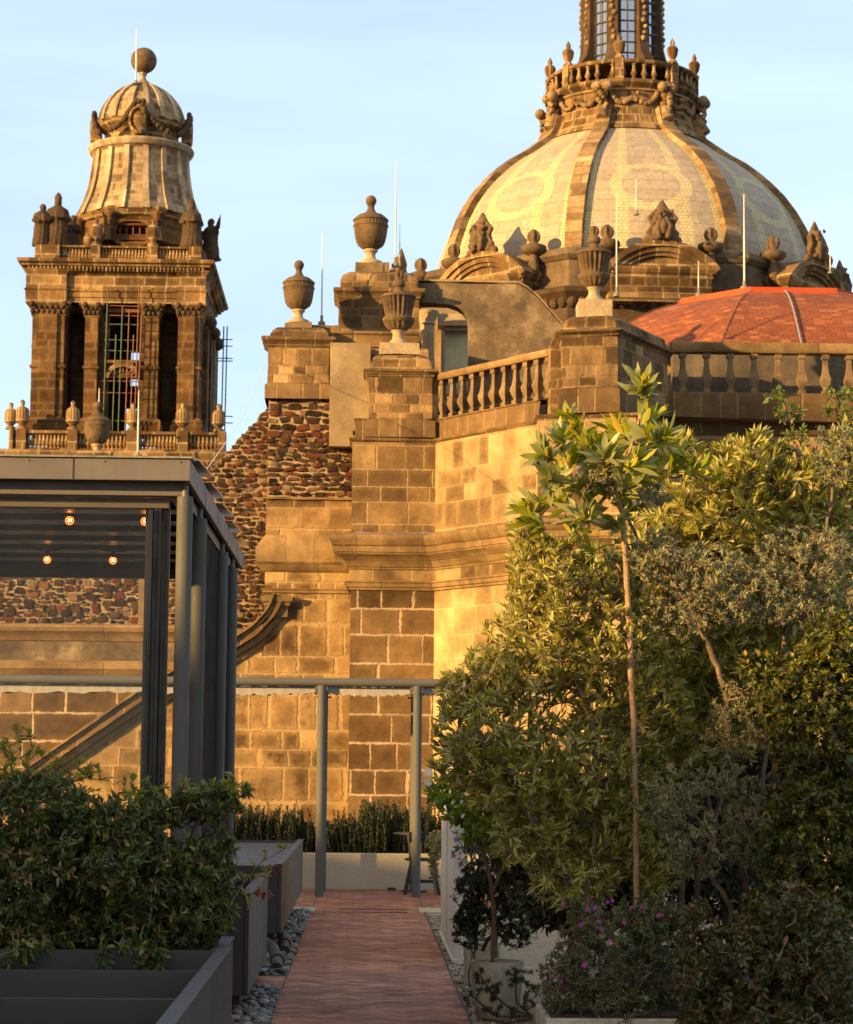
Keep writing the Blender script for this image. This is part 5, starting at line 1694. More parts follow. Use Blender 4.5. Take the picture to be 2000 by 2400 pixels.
def brick_path(name, x0, x1, y0, y1, z, mat, label, seed=1):
    """herringbone of real bricks, cut straight along the edges"""
    rg = random.Random(seed)
    L, Wd, gap = 0.22, 0.11, 0.005
    mb = MB()
    c45 = math.sqrt(.5)
    cx_, cy_ = (x0 + x1) / 2, (y0 + y1) / 2
    n = int(((x1 - x0) + (y1 - y0)) / Wd / 1.2) + 6
    for i in range(-n, n):
        for j in range(-n, n):
            k4 = (i - j) % 4
            if k4 in (0, 3):
                bx, by = i * Wd, j * Wd
                r4 = (bx, by, bx + L, by + Wd) if k4 == 0 else (bx, by, bx + Wd, by + L)
                mx, my = (r4[0] + r4[2]) / 2, (r4[1] + r4[3]) / 2
                wx, wy = cx_ + (mx - my) * c45, cy_ + (mx + my) * c45
                if not (x0 - .2 < wx < x1 + .2 and y0 - .2 < wy < y1 + .2):
                    continue
                dz = rg.uniform(-.0014, .0014)
                tl = rg.uniform(-.0012, .0012)
                q = []
                for (ax, ay) in ((r4[0] + gap / 2, r4[1] + gap / 2), (r4[2] - gap / 2, r4[1] + gap / 2), (r4[2] - gap / 2, r4[3] - gap / 2), (r4[0] + gap / 2, r4[3] - gap / 2)):
                    q.append((cx_ + (ax - ay) * c45, cy_ + (ax + ay) * c45))
                mb.hexa([(p[0], p[1], z - .03) for p in q] + [(p[0], p[1], z + dz + (tl if k < 2 else -tl)) for k, p in enumerate(q)])
    me = bpy.data.meshes.new(name)
    me.from_pydata(mb.v, [], mb.f)
    bm = bmesh.new()
    bm.from_mesh(me)
    for co, no in (((x0, 0, 0), (-1, 0, 0)), ((x1, 0, 0), (1, 0, 0)), ((0, y0, 0), (0, -1, 0)), ((0, y1, 0), (0, 1, 0))):
        bmesh.ops.bisect_plane(bm, geom=bm.verts[:] + bm.edges[:] + bm.faces[:], plane_co=co, plane_no=no, clear_outer=True)
    bm.to_mesh(me)
    bm.free()
    box_uv(me, Vector((0, 0, 0)))
    me.materials.append(mat)
    ob = bpy.data.objects.new(name, me)
    C.objects.link(ob)
    return tag(ob, label, "path", kind="structure")


t = NT("red_path_bricks")
geo = t.n('NewGeometry')
c = t.ramp(geo.outputs['Random Per Island'], [(0.0, (0.28, 0.09, 0.038)), (0.4, (0.4, 0.138, 0.055)), (0.8, (0.48, 0.178, 0.072)), (1.0, (0.54, 0.225, 0.1))])
g1 = t.noise(geo.outputs['Position'], 1.3, 5, 0.62)
g2 = t.noise(geo.outputs['Position'], 30, 4)
c = t.mix(t.rng(g1, 0.42, 0.7, 0, 0.6), c, (0.14, 0.072, 0.052))
c = t.mix(0.4, c, t.ramp(g2, [(0.3, (0.3, 0.3, 0.3)), (0.7, (0.75, 0.75, 0.75))]), 'OVERLAY')
M['bricks'] = t.finish(c, rough=t.rng(g1, 0.3, 0.7, 0.55, 0.8), bump=g2, bstr=0.25, bdist=0.004, spec=0.35)
o = MB().box(-.6, .72, 4, 32.1, 0.0, 0.012).build("path_bed", rough_mat("dark_brick_joints", (0.1, 0.055, 0.04), (0.16, 0.09, 0.065), scale=6))
tag(o, "dark sand bed between the path bricks", "path bed", kind="structure")
brick_path("path", -.6, .72, 8.0, 32.05, 0.03, M['bricks'], "red herringbone brick path leading to the pergola")
brick_path("side_path", -2.0, -.606, 17.6, 18.8, 0.028, M['bricks'], "short red brick apron joining the path from the left", 2)
brick_path("far_paving", -3.0, -.606, 27.9, 32.05, 0.028, M['bricks'], "red brick paving left of the pergola posts", 3)
brick_path("far_paving", .726, 2.6, 27.9, 32.05, 0.028, M['bricks'], "red brick paving right of the pergola posts", 4)
sill = rough_mat("pale_threshold_stone", (0.42, 0.36, 0.26), (0.5, 0.43, 0.31), scale=3)
for a, b, lb in ((-.95, -.56, "cream threshold stone left of the path end"), (.66, 1.4, "cream threshold stone right of the path end")):
    o = MB().box(a, b, 27.0, 27.85, 0.0, .036).build("threshold", sill, bevel=.004)
    tag(o, lb, "threshold", kind="structure")
dr = MB().box(-.28, .52, 26.95, 27.02, .02, .037).box(-.28, .52, 27.5, 27.57, .02, .037).build("drain_slot", M['iron'])
tag(dr, "dark drain slots across the brick path before the pergola", "drain")
mb = MB()
for xx in (-.604, .722):
    mb.box(xx - .006, xx + .006, 8, 27.0, 0, .04)
ed = mb.build("path_edging", M['iron'])
tag(ed, "thin dark steel edging strips along both sides of the brick path", "edging")


def stones(name, x0, x1, y0, y1, n, r0, r1, mat, label, seed):
    rg = np.random.default_rng(seed)
    # a lumpy pebble: icosphere vertices
    bm = bmesh.new()
    bmesh.ops.create_icosphere(bm, subdivisions=2, radius=1)
    base = np.array([v.co[:] for v in bm.verts])
    tri = np.array([[v.index for v in f.verts] for f in bm.faces])
    bm.free()
    V, Fc = [], []
    for i in range(n):
        r = rg.uniform(r0, r1)
        sc_ = np.array([r * rg.uniform(.8, 1.35), r * rg.uniform(.8, 1.35), r * rg.uniform(.5, .8)])
        a = rg.uniform(0, 6.28)
        b = base * sc_ * (1 + .08 * np.sin(base[:, [1, 2, 0]] * 3 + rg.uniform(0, 6, 3)))
        ca, sa = math.cos(a), math.sin(a)
        rot = np.stack([b[:, 0] * ca - b[:, 1] * sa, b[:, 0] * sa + b[:, 1] * ca, b[:, 2]], 1)
        pos = np.array([rg.uniform(x0, x1), rg.uniform(y0, y1), rg.uniform(.2, .9) * r + .01 + (rg.random() < .4) * r * .8])
        V.append(rot + pos)
        Fc.append(tri + i * len(base))
    me = bpy.data.meshes.new(name)
    me.from_pydata(np.concatenate(V).tolist(), [], np.concatenate(Fc).tolist())
    me.polygons.foreach_set('use_smooth', [True] * len(me.polygons))
    me.materials.append(mat)
    ob = bpy.data.objects.new(name, me)
    C.objects.link(ob)
    return tag(ob, label, "pebbles", kind="stuff")


t = NT("river_pebbles")
geo = t.n('NewGeometry')
c = t.ramp(geo.outputs['Random Per Island'], [(0.0, (0.05, 0.048, 0.043)), (0.4, (0.11, 0.104, 0.092)), (0.8, (0.2, 0.188, 0.163)), (1.0, (0.36, 0.335, 0.285))])
c = t.mix(0.3, c, t.ramp(t.noise(geo.outputs['Position'], 25, 4), [(0.3, (0.3, 0.3, 0.3)), (0.7, (0.75, 0.75, 0.75))]), 'OVERLAY')
M['pebble'] = t.finish(c, rough=0.6, spec=0.4)
stones("pebble_bed", -1.25, -.62, 18.85, 26.9, 7500, .016, .034, M['pebble'], "grey river pebbles between the far planter and the path", 5)
stones("pebble_bed", -1.25, -.62, 12.5, 17.55, 4200, .017, .037, M['pebble'], "grey river pebbles beside the nearest part of the path", 6)
gv = rough_mat("tan_gravel", (0.24, 0.18, 0.115), (0.36, 0.275, 0.18), (0.44, 0.35, 0.24), scale=9, fine=70, bump=0.8)
o = MB().box(.726, 8, 5, 27.0, 0.0, .018).build("gravel_strip", gv)
tag(o, "tan gravel strip beside the path under the shrubs", "gravel", kind="structure")
t = NT("gravel_stones")
geo = t.n('NewGeometry')
M['gravel'] = t.finish(t.ramp(geo.outputs['Random Per Island'], [(0.0, (0.2, 0.15, 0.1)), (0.5, (0.33, 0.25, 0.16)), (1.0, (0.48, 0.4, 0.28))]), rough=.8)
stones("gravel_stones", .73, 1.15, 13, 26.5, 1800, .008, .02, M['gravel'], "small tan gravel stones along the right edge of the path", 7)

t = NT("fallen_leaf")
M['litter'] = t.finish(t.ramp(t.n('NewGeometry').outputs['Random Per Island'], [(0.0, (0.12, 0.07, 0.03)), (0.5, (0.25, 0.15, 0.06)), (1.0, (0.36, 0.27, 0.1))]), rough=.7)
rgl = np.random.default_rng(77)
mb = MB()
for _ in range(420):
    e = rgl.random()
    x = -.58 + 1.28 * (rgl.beta(.35, .35)) if e < .8 else rgl.uniform(.75, 1.2)
    y = rgl.uniform(9, 27)
    a, l = rgl.uniform(0, 6.28), rgl.uniform(.012, .03)
    w = l * rgl.uniform(.2, .4)
    z = .036 + rgl.uniform(0, .004)
    ca, sa = math.cos(a), math.sin(a)
    mb.add([(x + ca * l, y + sa * l, z + .004), (x - sa * w, y + ca * w, z), (x - ca * l, y - sa * l, z + .003), (x + sa * w, y - ca * w, z + .002)], [(0, 1, 2), (0, 2, 3)])
o = mb.build("leaf_litter", M['litter'], recalc=False)
tag(o, "small dry fallen leaves scattered on the brick path and gravel", "leaf litter", kind="stuff")
# ------------------------------------------------------------------ metal planters
M['planter'] = metal_paint("grey_planter_paint", (0.046, 0.046, 0.046), rough=0.5, var=0.18, streak=0.3)
M['planter_side'] = M['planter']
M['frame_dark'] = metal_paint("dark_frame_paint", (0.016, 0.016, 0.015), rough=0.35, var=0.25)
M['soil'] = rough_mat("planter_soil", (0.03, 0.022, 0.016), (0.06, 0.045, 0.03), scale=7, fine=40, bump=1.0)
M['post'] = metal_paint("grey_post_paint", (0.12, 0.118, 0.106), rough=0.6, spec=.15, var=0.1, streak=0.1)
M['steel'] = metal_paint("grey_fascia_paint", (0.15, 0.13, 0.112), rough=0.5, var=0.15, streak=0.25)


def planter(label, x0, x1, y0, y1, z0, z1, parts, soil=None, legs=True, w=.035):
    o = empty("planter", ((x0 + x1) / 2, (y0 + y1) / 2, 0), label, "planter", "grey metal planters left of the path")
    MB().box(x1 - w, x1, y0, y1, z0, z1).build("side_panel", M['planter'], o, bevel=.006)
    MB().box(x0, x0 + w, y0, y1, z0, z1).build("side_panel", M['planter'], o, bevel=.006)
    MB().box(x0 + w, x1 - w, y0 + .004, y0 + w, z0, z1 - .004).build("end_panel", M['planter'], o)
    MB().box(x0 + w, x1 - w, y1 - w, y1 - .004, z0, z1 - .004).build("end_panel", M['planter'], o)
    MB().box(x1 - w - .03, x1 + .008, y0 - .006, y1 + .006, z1 + .001, z1 + .012).build("rim", M['planter'], o, bevel=.003)
    MB().box(x0 + w, x1 - w, y0 + w, y1 - w, z0 + .01, z0 + .04).build("bottom", M['planter'], o)
    for p in parts:
        MB().box(x0 + w, x1 - w, p - .012, p + .012, z0 + .04, z1 - .006).build("partition", M['planter'], o)
    if soil:
        MB().box(x0 + w, x1 - w, y0 + w, y1 - w, z0 + .05, soil).build("soil", M['soil'], o)
    if legs:
        for yy in np.linspace(y0 + .25, y1 - .25, max(2, int((y1 - y0) / 1.3))):
            MB().box(x1 - .16, x1 - .1, yy - .03, yy + .03, 0, z0).build("leg", M['frame_dark'], o)
        MB().box(x1 - .2, x1 - .06, y0 + .1, y1 - .1, z0 - .05, z0 - .002).build("base_rail", M['frame_dark'], o)
    return o


planter("large empty grey planter with cross partitions in the bottom left corner", -4.2, -.69, 5.5, 12.17, .05, .75, [8.4, 9.66, 10.97], legs=False)
planter("grey planter holding the dense dark shrub in front of the pavilion", -4.2, -.74, 12.3, 13.35, .05, .72, [], soil=.66, legs=False)
planter("narrow grey planter on legs, between the pavilion columns and the path", -1.03, -.765, 15.7, 18.7, .17, .84, [16.7, 17.7], soil=.62)
pf = planter("long grey planter raised on legs, farthest along the path", -2.9, -.715, 20.4, 27.4, .25, .84, [])
mb = MB()
yy = 20.5
while yy < 27.3:
    mb.box(-2.86, -.76, yy, yy + .36, .79, .81)
    yy += .4
mb.build("cover_slats", M['planter'], pf)
MB().box(-2.86, -.76, 20.46, 27.36, .74, .78).build("cover", M['planter'], pf)
for Yp, lb in ((21.4, "black drain pipe bending down onto the pebbles under the far planter"), (19.6, "black drain pipe end lying on pebbles near the brick apron")):
    o = empty("drain_pipe", (-.78, Yp, 0), lb, "pipe")
    pts = [(-.95, Yp + .5, .2), (-.82, Yp + .35, .2), (-.76, Yp + .2, .17), (-.72, Yp, .1), (-.7, Yp - .3, .07), (-.7, Yp - .55, .065)]
    MB().tube(pts, .05, 10).build("pipe", M['iron'], o, smooth=50)
    MB().tube([(-.715, Yp - .02, .105), (-.71, Yp - .12, .09)], .062, 10).build("collar", M['iron'], o, smooth=50)
fp = MB().box(-.735, -.705, 12.19, 12.28, .0, .74).build("cover_strip", M['planter'])
tag(fp, "thin grey metal strip closing the gap behind the front planter", "strip")

# ------------------------------------------------------------------ glass pavilion
YP0, YP1 = 13.7, 19.5
XR = -1.095
zt, zb_ = PZ(941, YP0 - .12, 380), PZ(986, YP0 - .12, 380)
pv = empty("glass_pavilion", (-2.6, 16.6, 0), "grey steel and glass pavilion with a slatted roof and round columns", "pavilion")
XE = PX(391, YP0 - .12, 950)
XL0 = -6.5
MB().box(XL0, XE, YP0 - .12, YP0 - .09, zb_, zt).build("front_fascia", M['steel'], pv, bevel=.004)
MB().box(XE - .03, XE, YP0 - .088, YP1 + .15, zb_ - .01, zt - .003).build("side_fascia", M['steel'], pv, bevel=.004)
MB().box(XL0, XE, YP1 + .152, YP1 + .18, zb_, zt).build("rear_fascia", M['steel'], pv)
MB().box(XL0, XE + .012, YP0 - .14, YP0 + .05, zt + .001, zt + .012).build("flashing", M['lead'], pv)
MB().box(XL0, XE - .05, YP0 + .02, YP0 + .1, zb_ - .075, zb_ + .02).build("header_beam", M['steel'], pv, bevel=.004)
MB().box(XL0, -1.2, YP0 + .12, YP0 + .2, zb_ - .14, zb_ - .085).build("door_track", metal_paint("olive_track_paint", (0.12, 0.1, 0.06), rough=.4), pv, bevel=.004)
MB().box(XL0, XE - .04, YP1 - .1, YP1, zb_ - .11, zb_ + .03).build("rear_beam", M['steel'], pv, bevel=.004)
MB().box(XE - .14, XE - .05, YP0 + .1, YP1 - .1, zb_ - .08, zb_ + .02).build("side_beam", M['frame_dark'], pv)
MB().box(XL0, XE - .04, YP0 + .1, YP1 + .1, zb_ + .06, zb_ + .075).build("ceiling", metal_paint("grey_ceiling_sheet", (0.2, 0.17, 0.135), rough=.6), pv)
yy = YP0 + .45
while yy < YP1 - .3:
    MB().box(XL0, XE - .16, yy, yy + .3, zb_ - .03, zb_ + .04).build("roof_slat", M['frame_dark'], pv)
    yy += .72
# stepped roof glass sheets
for i in range(5):
    y0 = YP0 + .1 + i * 1.18
    mb = MB()
    zz0, zz1 = zt + .02, zt + .085
    mb.hexa([(XL0, y0, zz0), (XE + .035, y0, zz0), (XE + .035, y0 + 1.24, zz1 - .01), (XL0, y0 + 1.24, zz1 - .01), (XL0, y0, zz0 + .012), (XE + .035, y0, zz0 + .012), (XE + .035, y0 + 1.24, zz1), (XL0, y0 + 1.24, zz1)])
    mb.build("roof_glass", metal_paint("teal_roof_glass", (0.1, 0.14, 0.145), rough=.12, spec=.6) if i == 0 else bpy.data.materials["teal_roof_glass"], pv)
zc = zb_ - .06
for i, yy in enumerate((YP0 + .02, 14.95, 17.3, 18.65)):
    o = MB().lathe((XR, yy, 0), [(.048, 0), (.048, zc - .02)], 28).build("column", M['post'], pv, smooth=40)
    MB().lathe((XR, yy, 0), [(.02, zc - .02), (.02, zb_ + .02)], 12).build("head_pin", M['steel'], o, smooth=40)
    MB().lathe((XR, yy, 0), [(.08, 0), (.08, .015), (.05, .02)], 16).build("base_plate", M['steel'], o)
# side: dark window frames between the columns
for i, yy in enumerate((15.0, 15.9, 17.6, 18.4, 19.3)):
    MB().box(XR - .1, XR - .012, yy - .03, yy + .03, 0, zb_ - .03).build("mullion", metal_paint('black_mullion_paint', (0.014, 0.014, 0.013), rough=.75, spec=.08), pv)
M['glass'] = glass_mat("clear_pane", tint=(0.97, 0.98, 0.975), refl=.02, dirt=.005)
M['glass_dark'] = glass_mat("dark_side_pane", tint=(0.16, 0.2, 0.18), refl=.04, dirt=.01)
M['door_black'] = metal_paint("matt_black_door_paint", (0.012, 0.012, 0.011), rough=.8, spec=.05)
MB().box(XR - .05, XR - .02, 15.03, YP1 - .1, .02, zb_ - .03).build("folded_doors", M['door_black'], pv)
MB().box(XR - .1, XR - .03, YP0 + .2, YP1 - .1, 0, .1).build("sill", M['frame_dark'], pv)
# front: stacked sliding leaves at the right, a wide pane at the left
for i, (xa, xb) in enumerate(((312, 327), (329, 344))):
    a, b = PX(xa, YP0 + .15, 1300), PX(xb, YP0 + .15, 1300)
    fo = MB().box(a, a + .018, YP0 + .13 + i * .03, YP0 + .17 + i * .03, 0, zb_ - .14).box(b - .018, b, YP0 + .13 + i * .03, YP0 + .17 + i * .03, 0, zb_ - .14).build("sliding_frame", M['frame_dark'], pv)
    MB().box(a + .018, b - .018, YP0 + .145 + i * .03, YP0 + .152 + i * .03, 0, zb_ - .14).build("pane", M['glass_dark'], fo)
xf = PX(312, YP0 + .15, 1300)
MB().box(XL0, xf - .004, YP0 + .155, YP0 + .163, 0.08, zb_ - .14).build("front_pane", M['glass'], pv)
MB().box(xf - .03, xf - .006, YP0 + .1, YP0 + .2, 0, zb_ - .15).build("front_frame", M['frame_dark'], pv)
MB().box(XL0, xf - .03, YP0 + .12, YP0 + .2, 0, .08).build("sill", M['frame_dark'], pv)
MB().box(XR - .26, XR - .12, YP0 + .3, YP0 + .36, 0, zb_ - .09).build("folded_leaf", M['frame_dark'], pv)
MB().box(XR - .24, XR - .13, YP0 + .42, YP0 + .46, 0, zb_ - .09).build("folded_leaf", M['frame_dark'], pv)

# seams, rivets and drip edge
for xx in (-1.75, -2.95, -4.15, -5.35):
    MB().box(xx - .003, xx + .003, YP0 - .123, YP0 - .119, zb_ + .004, zt - .004).build("fascia_seam", M['frame_dark'], pv)
for i in range(4):
    yy = YP0 + 1.2 + i * 1.25
    MB().box(XE - .001, XE + .002, yy - .003, yy + .003, zb_ - .006, zt - .006).build("fascia_seam", M['frame_dark'], pv)
for i in range(12):
    xx = XE - .06 - i * .45
    MB().sphere((xx, YP0 - .121, zt - .02), .006, 6).build("rivet", M['steel'], pv)
# string lights inside
M['bulb_glass'] = None
t = NT("amber_bulb_glass")
tr_ = t.n('BsdfTransparent', {'Color': (0.95, 0.62, 0.36)})
gl_ = t.n('BsdfGlossy', {'Color': (1, .9, .8), 'Roughness': 0.03})
fr_ = t.n('Fresnel', {'IOR': 1.45})
mx_ = t.n('MixShader', {0: fr_.outputs[0], 1: tr_.outputs[0], 2: gl_.outputs[0]})
em_ = t.n('Emission', {'Color': (1, 0.28, 0.05), 'Strength': 0.22})
ad_ = t.n('AddShader', {0: mx_.outputs[0], 1: em_.outputs[0]})
t.t.links.new(ad_.outputs[0], t.out.inputs['Surface'])
M['bulb_glass'] = t.m
t = NT("glowing_filament")
em_ = t.n('Emission', {'Color': (1, 0.66, 0.3), 'Strength': 14.0})
t.t.links.new(em_.outputs[0], t.out.inputs['Surface'])
M['filament'] = t.m


def string_light(Y, y, xs, dx, label):
    z = PZ(y, Y, 200)
    o = empty("string_light", (PX(xs[0], Y, y), Y, z), label, "string light", "strings of round bulbs under the pavilion roof")
    p = PXM(Y)
    top = z + 20 * p
    pts = []
    X0 = PX(xs[0], Y, y) - 4 * dx * p
    X1 = min(PX(xs[-1], Y, y) + dx * p * .6, XE - .2)
    n = 60
    for i in range(n + 1):
        x = X0 + (X1 - X0) * i / n
        ph = (x - PX(xs[0], Y, y)) / (dx * p)
        pts.append((x, Y, top + .012 - .02 * math.cos(2 * math.pi * ph)))
    MB().tube(pts, .006, 5).build("cable", M['iron'], o)
    k = -3
    allx = [PX(xs[0], Y, y) + dx * p * k for k in range(-3, 0)] + [PX(x, Y, y) for x in xs]
    for x in allx:
        b = MB().lathe((x, Y, z), [(.012, .022), (.02, .024)] + [(.031 * math.sin(math.pi * i / 12), -.031 * math.cos(math.pi * i / 12)) for i in range(1, 10)][::-1] + [(.001, -.031)], 18, cap=False).build("bulb", M['bulb_glass'], o, smooth=60)
        MB().tube([(x - .006, Y, z + .012), (x - .008, Y, z - .004), (x, Y, z - .009), (x + .008, Y, z - .004), (x + .006, Y, z + .012)], .0028, 5).build("filament", M['filament'], b)
        MB().lathe((x, Y, z + .022), [(.016, 0), (.017, .004), (.017, .038), (.012, .045), (.006, .06)], 12).build("socket", M['iron'], b, smooth=40)
    return o


string_light(15.2, 1068, [143, 298], 155, "nearer string of glowing round bulbs just behind the pavilion front glass")
string_light(17.6, 1149, [97, 232], 135, "farther string of glowing round bulbs deeper under the pavilion roof")

# ------------------------------------------------------------------ pergola with the folded awning
YG2 = 30.2
pg = empty("pergola", (PX(760, YG2), YG2, 0), "grey tube pergola with folded awning cloth over the end of the path", "pergola")
zt = PZ(1399, YG2, 660)
MB().tube([(PX(-500, YG2, 1399), YG2, zt), (PX(1150, YG2, 1399), YG2, zt)], .055, 16).build("beam", M['post'], pg, smooth=50)
MB().tube([(PX(-500, YG2, 1399), YG2 + 1.5, zt - .03), (PX(1150, YG2, 1399), YG2 + 1.5, zt - .03)], .055, 12).build("beam", M['post'], pg, smooth=50)
for x in (658, 855):
    for dy in (0, 1.5):
        px_ = PX(x, YG2, 1620)
        o = MB().lathe((px_, YG2 + dy, 0), [(.058, 0.03), (.058, zt - .04)], 24).build("post", M['post'], pg, smooth=50)
        MB().tube([(px_ - .1, YG2 + dy, zt - .15), (px_ + .1, YG2 + dy, zt - .15)], .012, 8).build("bracket_bolt", M['iron'], o)
        MB().tube([(px_, YG2 + dy, zt - .08), (px_, YG2 + dy, zt - .02)], .03, 10).build("head_pin", M['iron'], o)
t = NT("grey_awning_cloth")
pos_ = t.n('NewGeometry').outputs['Position']
c = t.ramp(t.noise(t.n('Mapping', {'Vector': pos_, 'Scale': (5, 1, .6)}).outputs[0], 2.5, 4), [(0.3, (0.34, 0.32, 0.29)), (0.7, (0.46, 0.43, 0.39))])
M['cloth'] = t.finish(c, rough=.85, spec=.15)


def awning(xa, xb, label_part, seed):
    rg = random.Random(seed)
    X0, X1 = PX(xa, YG2, 1415), PX(xb, YG2, 1415)
    n = 60
    vs = []
    rows = 10
    for i in range(n + 1):
        x = X0 + (X1 - X0) * i / n
        sag = .02 * math.sin(i / n * math.pi) + .008 * math.sin(i * .9 + seed) + .006 * math.sin(i * 2.3)
        for j in range(rows + 1):
            t_ = j / rows
            y = YG2 + .08 + t_ * 1.3
            fold = .09 * abs(math.sin(t_ * math.pi * 4)) ** .7
            hang = (.0 if j == 0 else .105) if j < 2 else .045 + fold * .3
            vs.append((x, y if j > 1 else YG2 + .07 + .01 * j, zt - .04 - hang * (1 + 4 * abs(sag)) - sag))
    fs = [(i * (rows + 1) + j, (i + 1) * (rows + 1) + j, (i + 1) * (rows + 1) + j + 1, i * (rows + 1) + j + 1) for i in range(n) for j in range(rows)]
    MB().add(vs, fs).build("awning_cloth", M['cloth'], pg, smooth=80)


awning(-480, 300, "", 1)
awning(310, 646, "", 2)
awning(672, 842, "", 3)
awning(868, 1140, "", 4)
for xx in (62, 262):
    MB().hexa([(PX(xx, YG2, 1420) + q[0], YG2 + q[1], zt + q[2]) for q in ((0, .06, -.06), (.07, .06, -.06), (.12, .5, -.16), (.05, .5, -.16), (0, .06, -.055), (.07, .06, -.055), (.12, .5, -.155), (.05, .5, -.155))]).build("strap", M['white_paint'], pg)

# ------------------------------------------------------------------ end wall, partition, pots
M['render'] = rough_mat("cream_render", (0.5, 0.45, 0.35), (0.58, 0.53, 0.42), (0.62, 0.56, 0.45), scale=1.2, bump=.12, fine=50)
o = MB().box(-4.2, 3.2, 32.1, 32.22, 0, PZ(1750, 32.1, 760)).box(-4.2, 3.2, 33.4, 33.5, 0, PZ(1750, 32.1, 760)).box(-4.2, -4.1, 32.22, 33.4, 0, .5).box(3.1, 3.2, 32.22, 33.4, 0, .5).build("planter_wall", M['render'], bevel=.008)
tag(o, "low cream rendered planter wall closing the path", "low wall")
o = MB().box(-4.1, 3.1, 32.22, 33.4, .1, .45).build("soil_bed", M['soil'])
tag(o, "soil inside the low cream planter wall", "soil", kind="structure")
pw = empty("white_partition", (.85, 21.9, 0), "tall white partition panel standing along the right edge of the path", "partition")
MB().box(.79, .87, 20.15, 23.6, .06, PZ(1512, 23.6, 905)).build("panel", rough_mat("white_partition_paint", (0.66, 0.63, 0.56), (0.74, 0.71, 0.63), scale=.8, bump=.06, streak=.25, spotcol=(.5, .46, .38)), pw, bevel=.006)
MB().box(.775, .885, 20.13, 23.62, 0, .06).build("base_channel", M['white_paint'], pw, bevel=.004)
MB().box(.783, .877, 21.85, 21.89, .06, PZ(1512, 23.6, 905) - .004).build("joint_strip", M['white_paint'], pw)
M['pot'] = rough_mat("cast_concrete_pot", (0.42, 0.39, 0.33), (0.55, 0.52, 0.45), (0.62, 0.59, 0.52), scale=2.5, bump=.25, spots=3.0, spotcol=(.2, .185, .16))
po = empty("round_pot", (.915, 15.8, 0), "round concrete pot at the path edge with a thin-stemmed bush", "pot")
MB().lathe((.915, 15.8, .02), [(.13, 0), (.15, .03), (.175, .3), (.18, .375), (.176, .385), (.16, .385), (.155, .33)], 40).build("bowl", M['pot'], po, smooth=40)
MB().lathe((.915, 15.8, .02), [(.156, .3), (.155, .335), (.001, .345)], 24).build("soil", M['soil'], po)
po = empty("square_pot", (.93, 18.3, 0), "square cream pot behind the round pot holding a dark feathery shrub", "pot")
mb = MB().box(.8, 1.08, 18.15, 18.45, .02, .36)
mb.build("box", M['render'], po, bevel=.012)
MB().box(.82, 1.06, 18.17, 18.43, .362, .37).build("soil", M['soil'], po)
po = empty("trough", (1.6, 13.2, 0), "pale concrete trough under the purple flowering shrub", "trough")
MB().box(1.02, 2.2, 12.9, 13.7, .0, .33).build("box", M['pot'], po, bevel=.01)
MB().box(1.05, 2.17, 12.93, 13.67, .332, .345).build("soil", M['soil'], po)
po = empty("trough", (3, 17, 0), "long planting trough along the back of the right hand shrubs", "trough")
MB().box(1.75, 5.5, 14.1, 18.5, 0, .3).build("box", M['pot'], po, bevel=.01)
MB().box(1.79, 5.46, 14.14, 18.46, .302, .32).build("soil", M['soil'], po)

# ------------------------------------------------------------------ stool and table under the pergola
M['black_wood'] = rough_mat("black_stained_wood", (0.012, 0.011, 0.01), (0.022, 0.02, 0.018), scale=6, rough=.5, bump=.1)
Ys = 30.9
sx_ = PX(866, Ys, 1770)
st = empty("wooden_chair", (sx_, Ys, 0), "black wooden chair with splayed legs behind the right pergola post", "chair")
p = PXM(Ys)
zs = PZ(1760, Ys, 866)
zbk = PZ(1707, Ys, 866)
MB().lathe((sx_, Ys, 0), [(.2, zs - .035), (.235, zs - .025), (.235, zs - .006), (.22, zs)], 28, squash=(1, .9)).build("seat", M['black_wood'], st, smooth=40)
for ax in (-1, 1):
    for ay in (-1, 1):
        MB().tube([(sx_ + ax * .14, Ys + ay * .12, zs - .03), (sx_ + ax * .225, Ys + ay * .19, .03)], [.02, .026], 10).build("leg", M['black_wood'], st, smooth=50)
for ay in (-1, 1):
    MB().tube([(sx_ - .19, Ys + ay * .16, .2), (sx_ + .19, Ys + ay * .16, .2)], .013, 8).build("stretcher", M['black_wood'], st)
for ax in (-1, 1):
    MB().tube([(sx_ + ax * .19, Ys - .15, .15), (sx_ + ax * .19, Ys + .15, .15)], .013, 8).build("stretcher", M['black_wood'], st)
for ax in (-1, 1):
    MB().tube([(sx_ + ax * .16, Ys + .14, zs - .02), (sx_ + ax * .18, Ys + .2, zbk)], .014, 8).build("back_post", M['black_wood'], st)
MB().box(sx_ - .2, sx_ + .2, Ys + .185, Ys + .215, zbk - .14, zbk).build("backrest", M['black_wood'], st, bevel=.012)
tb = empty("side_table", (PX(845, 31.5, 1720), 31.55, 0), "small dark round table behind the black chair", "table")
xt_ = PX(850, 31.5, 1720)
zt_b = PZ(1707, 31.5, 820)
MB().lathe((xt_, 31.5, 0), [(.28, zt_b - .025), (.29, zt_b - .02), (.29, zt_b - .004), (.28, zt_b)], 30).build("tabletop", M['black_wood'], tb, smooth=40)
MB().lathe((xt_, 31.5, 0), [(.18, .03), (.18, .045), (.03, .07), (.025, zt_b - .03)], 16).build("pedestal", M['black_wood'], tb, smooth=40)
sp = MB().box(PX(795, 31.8, 1820), PX(812, 31.8, 1820), 31.75, 31.85, .03, .07).build("floor_box", M['iron'], bevel=.005)
tag(sp, "small black box on the paving at the foot of the cream wall", "box")

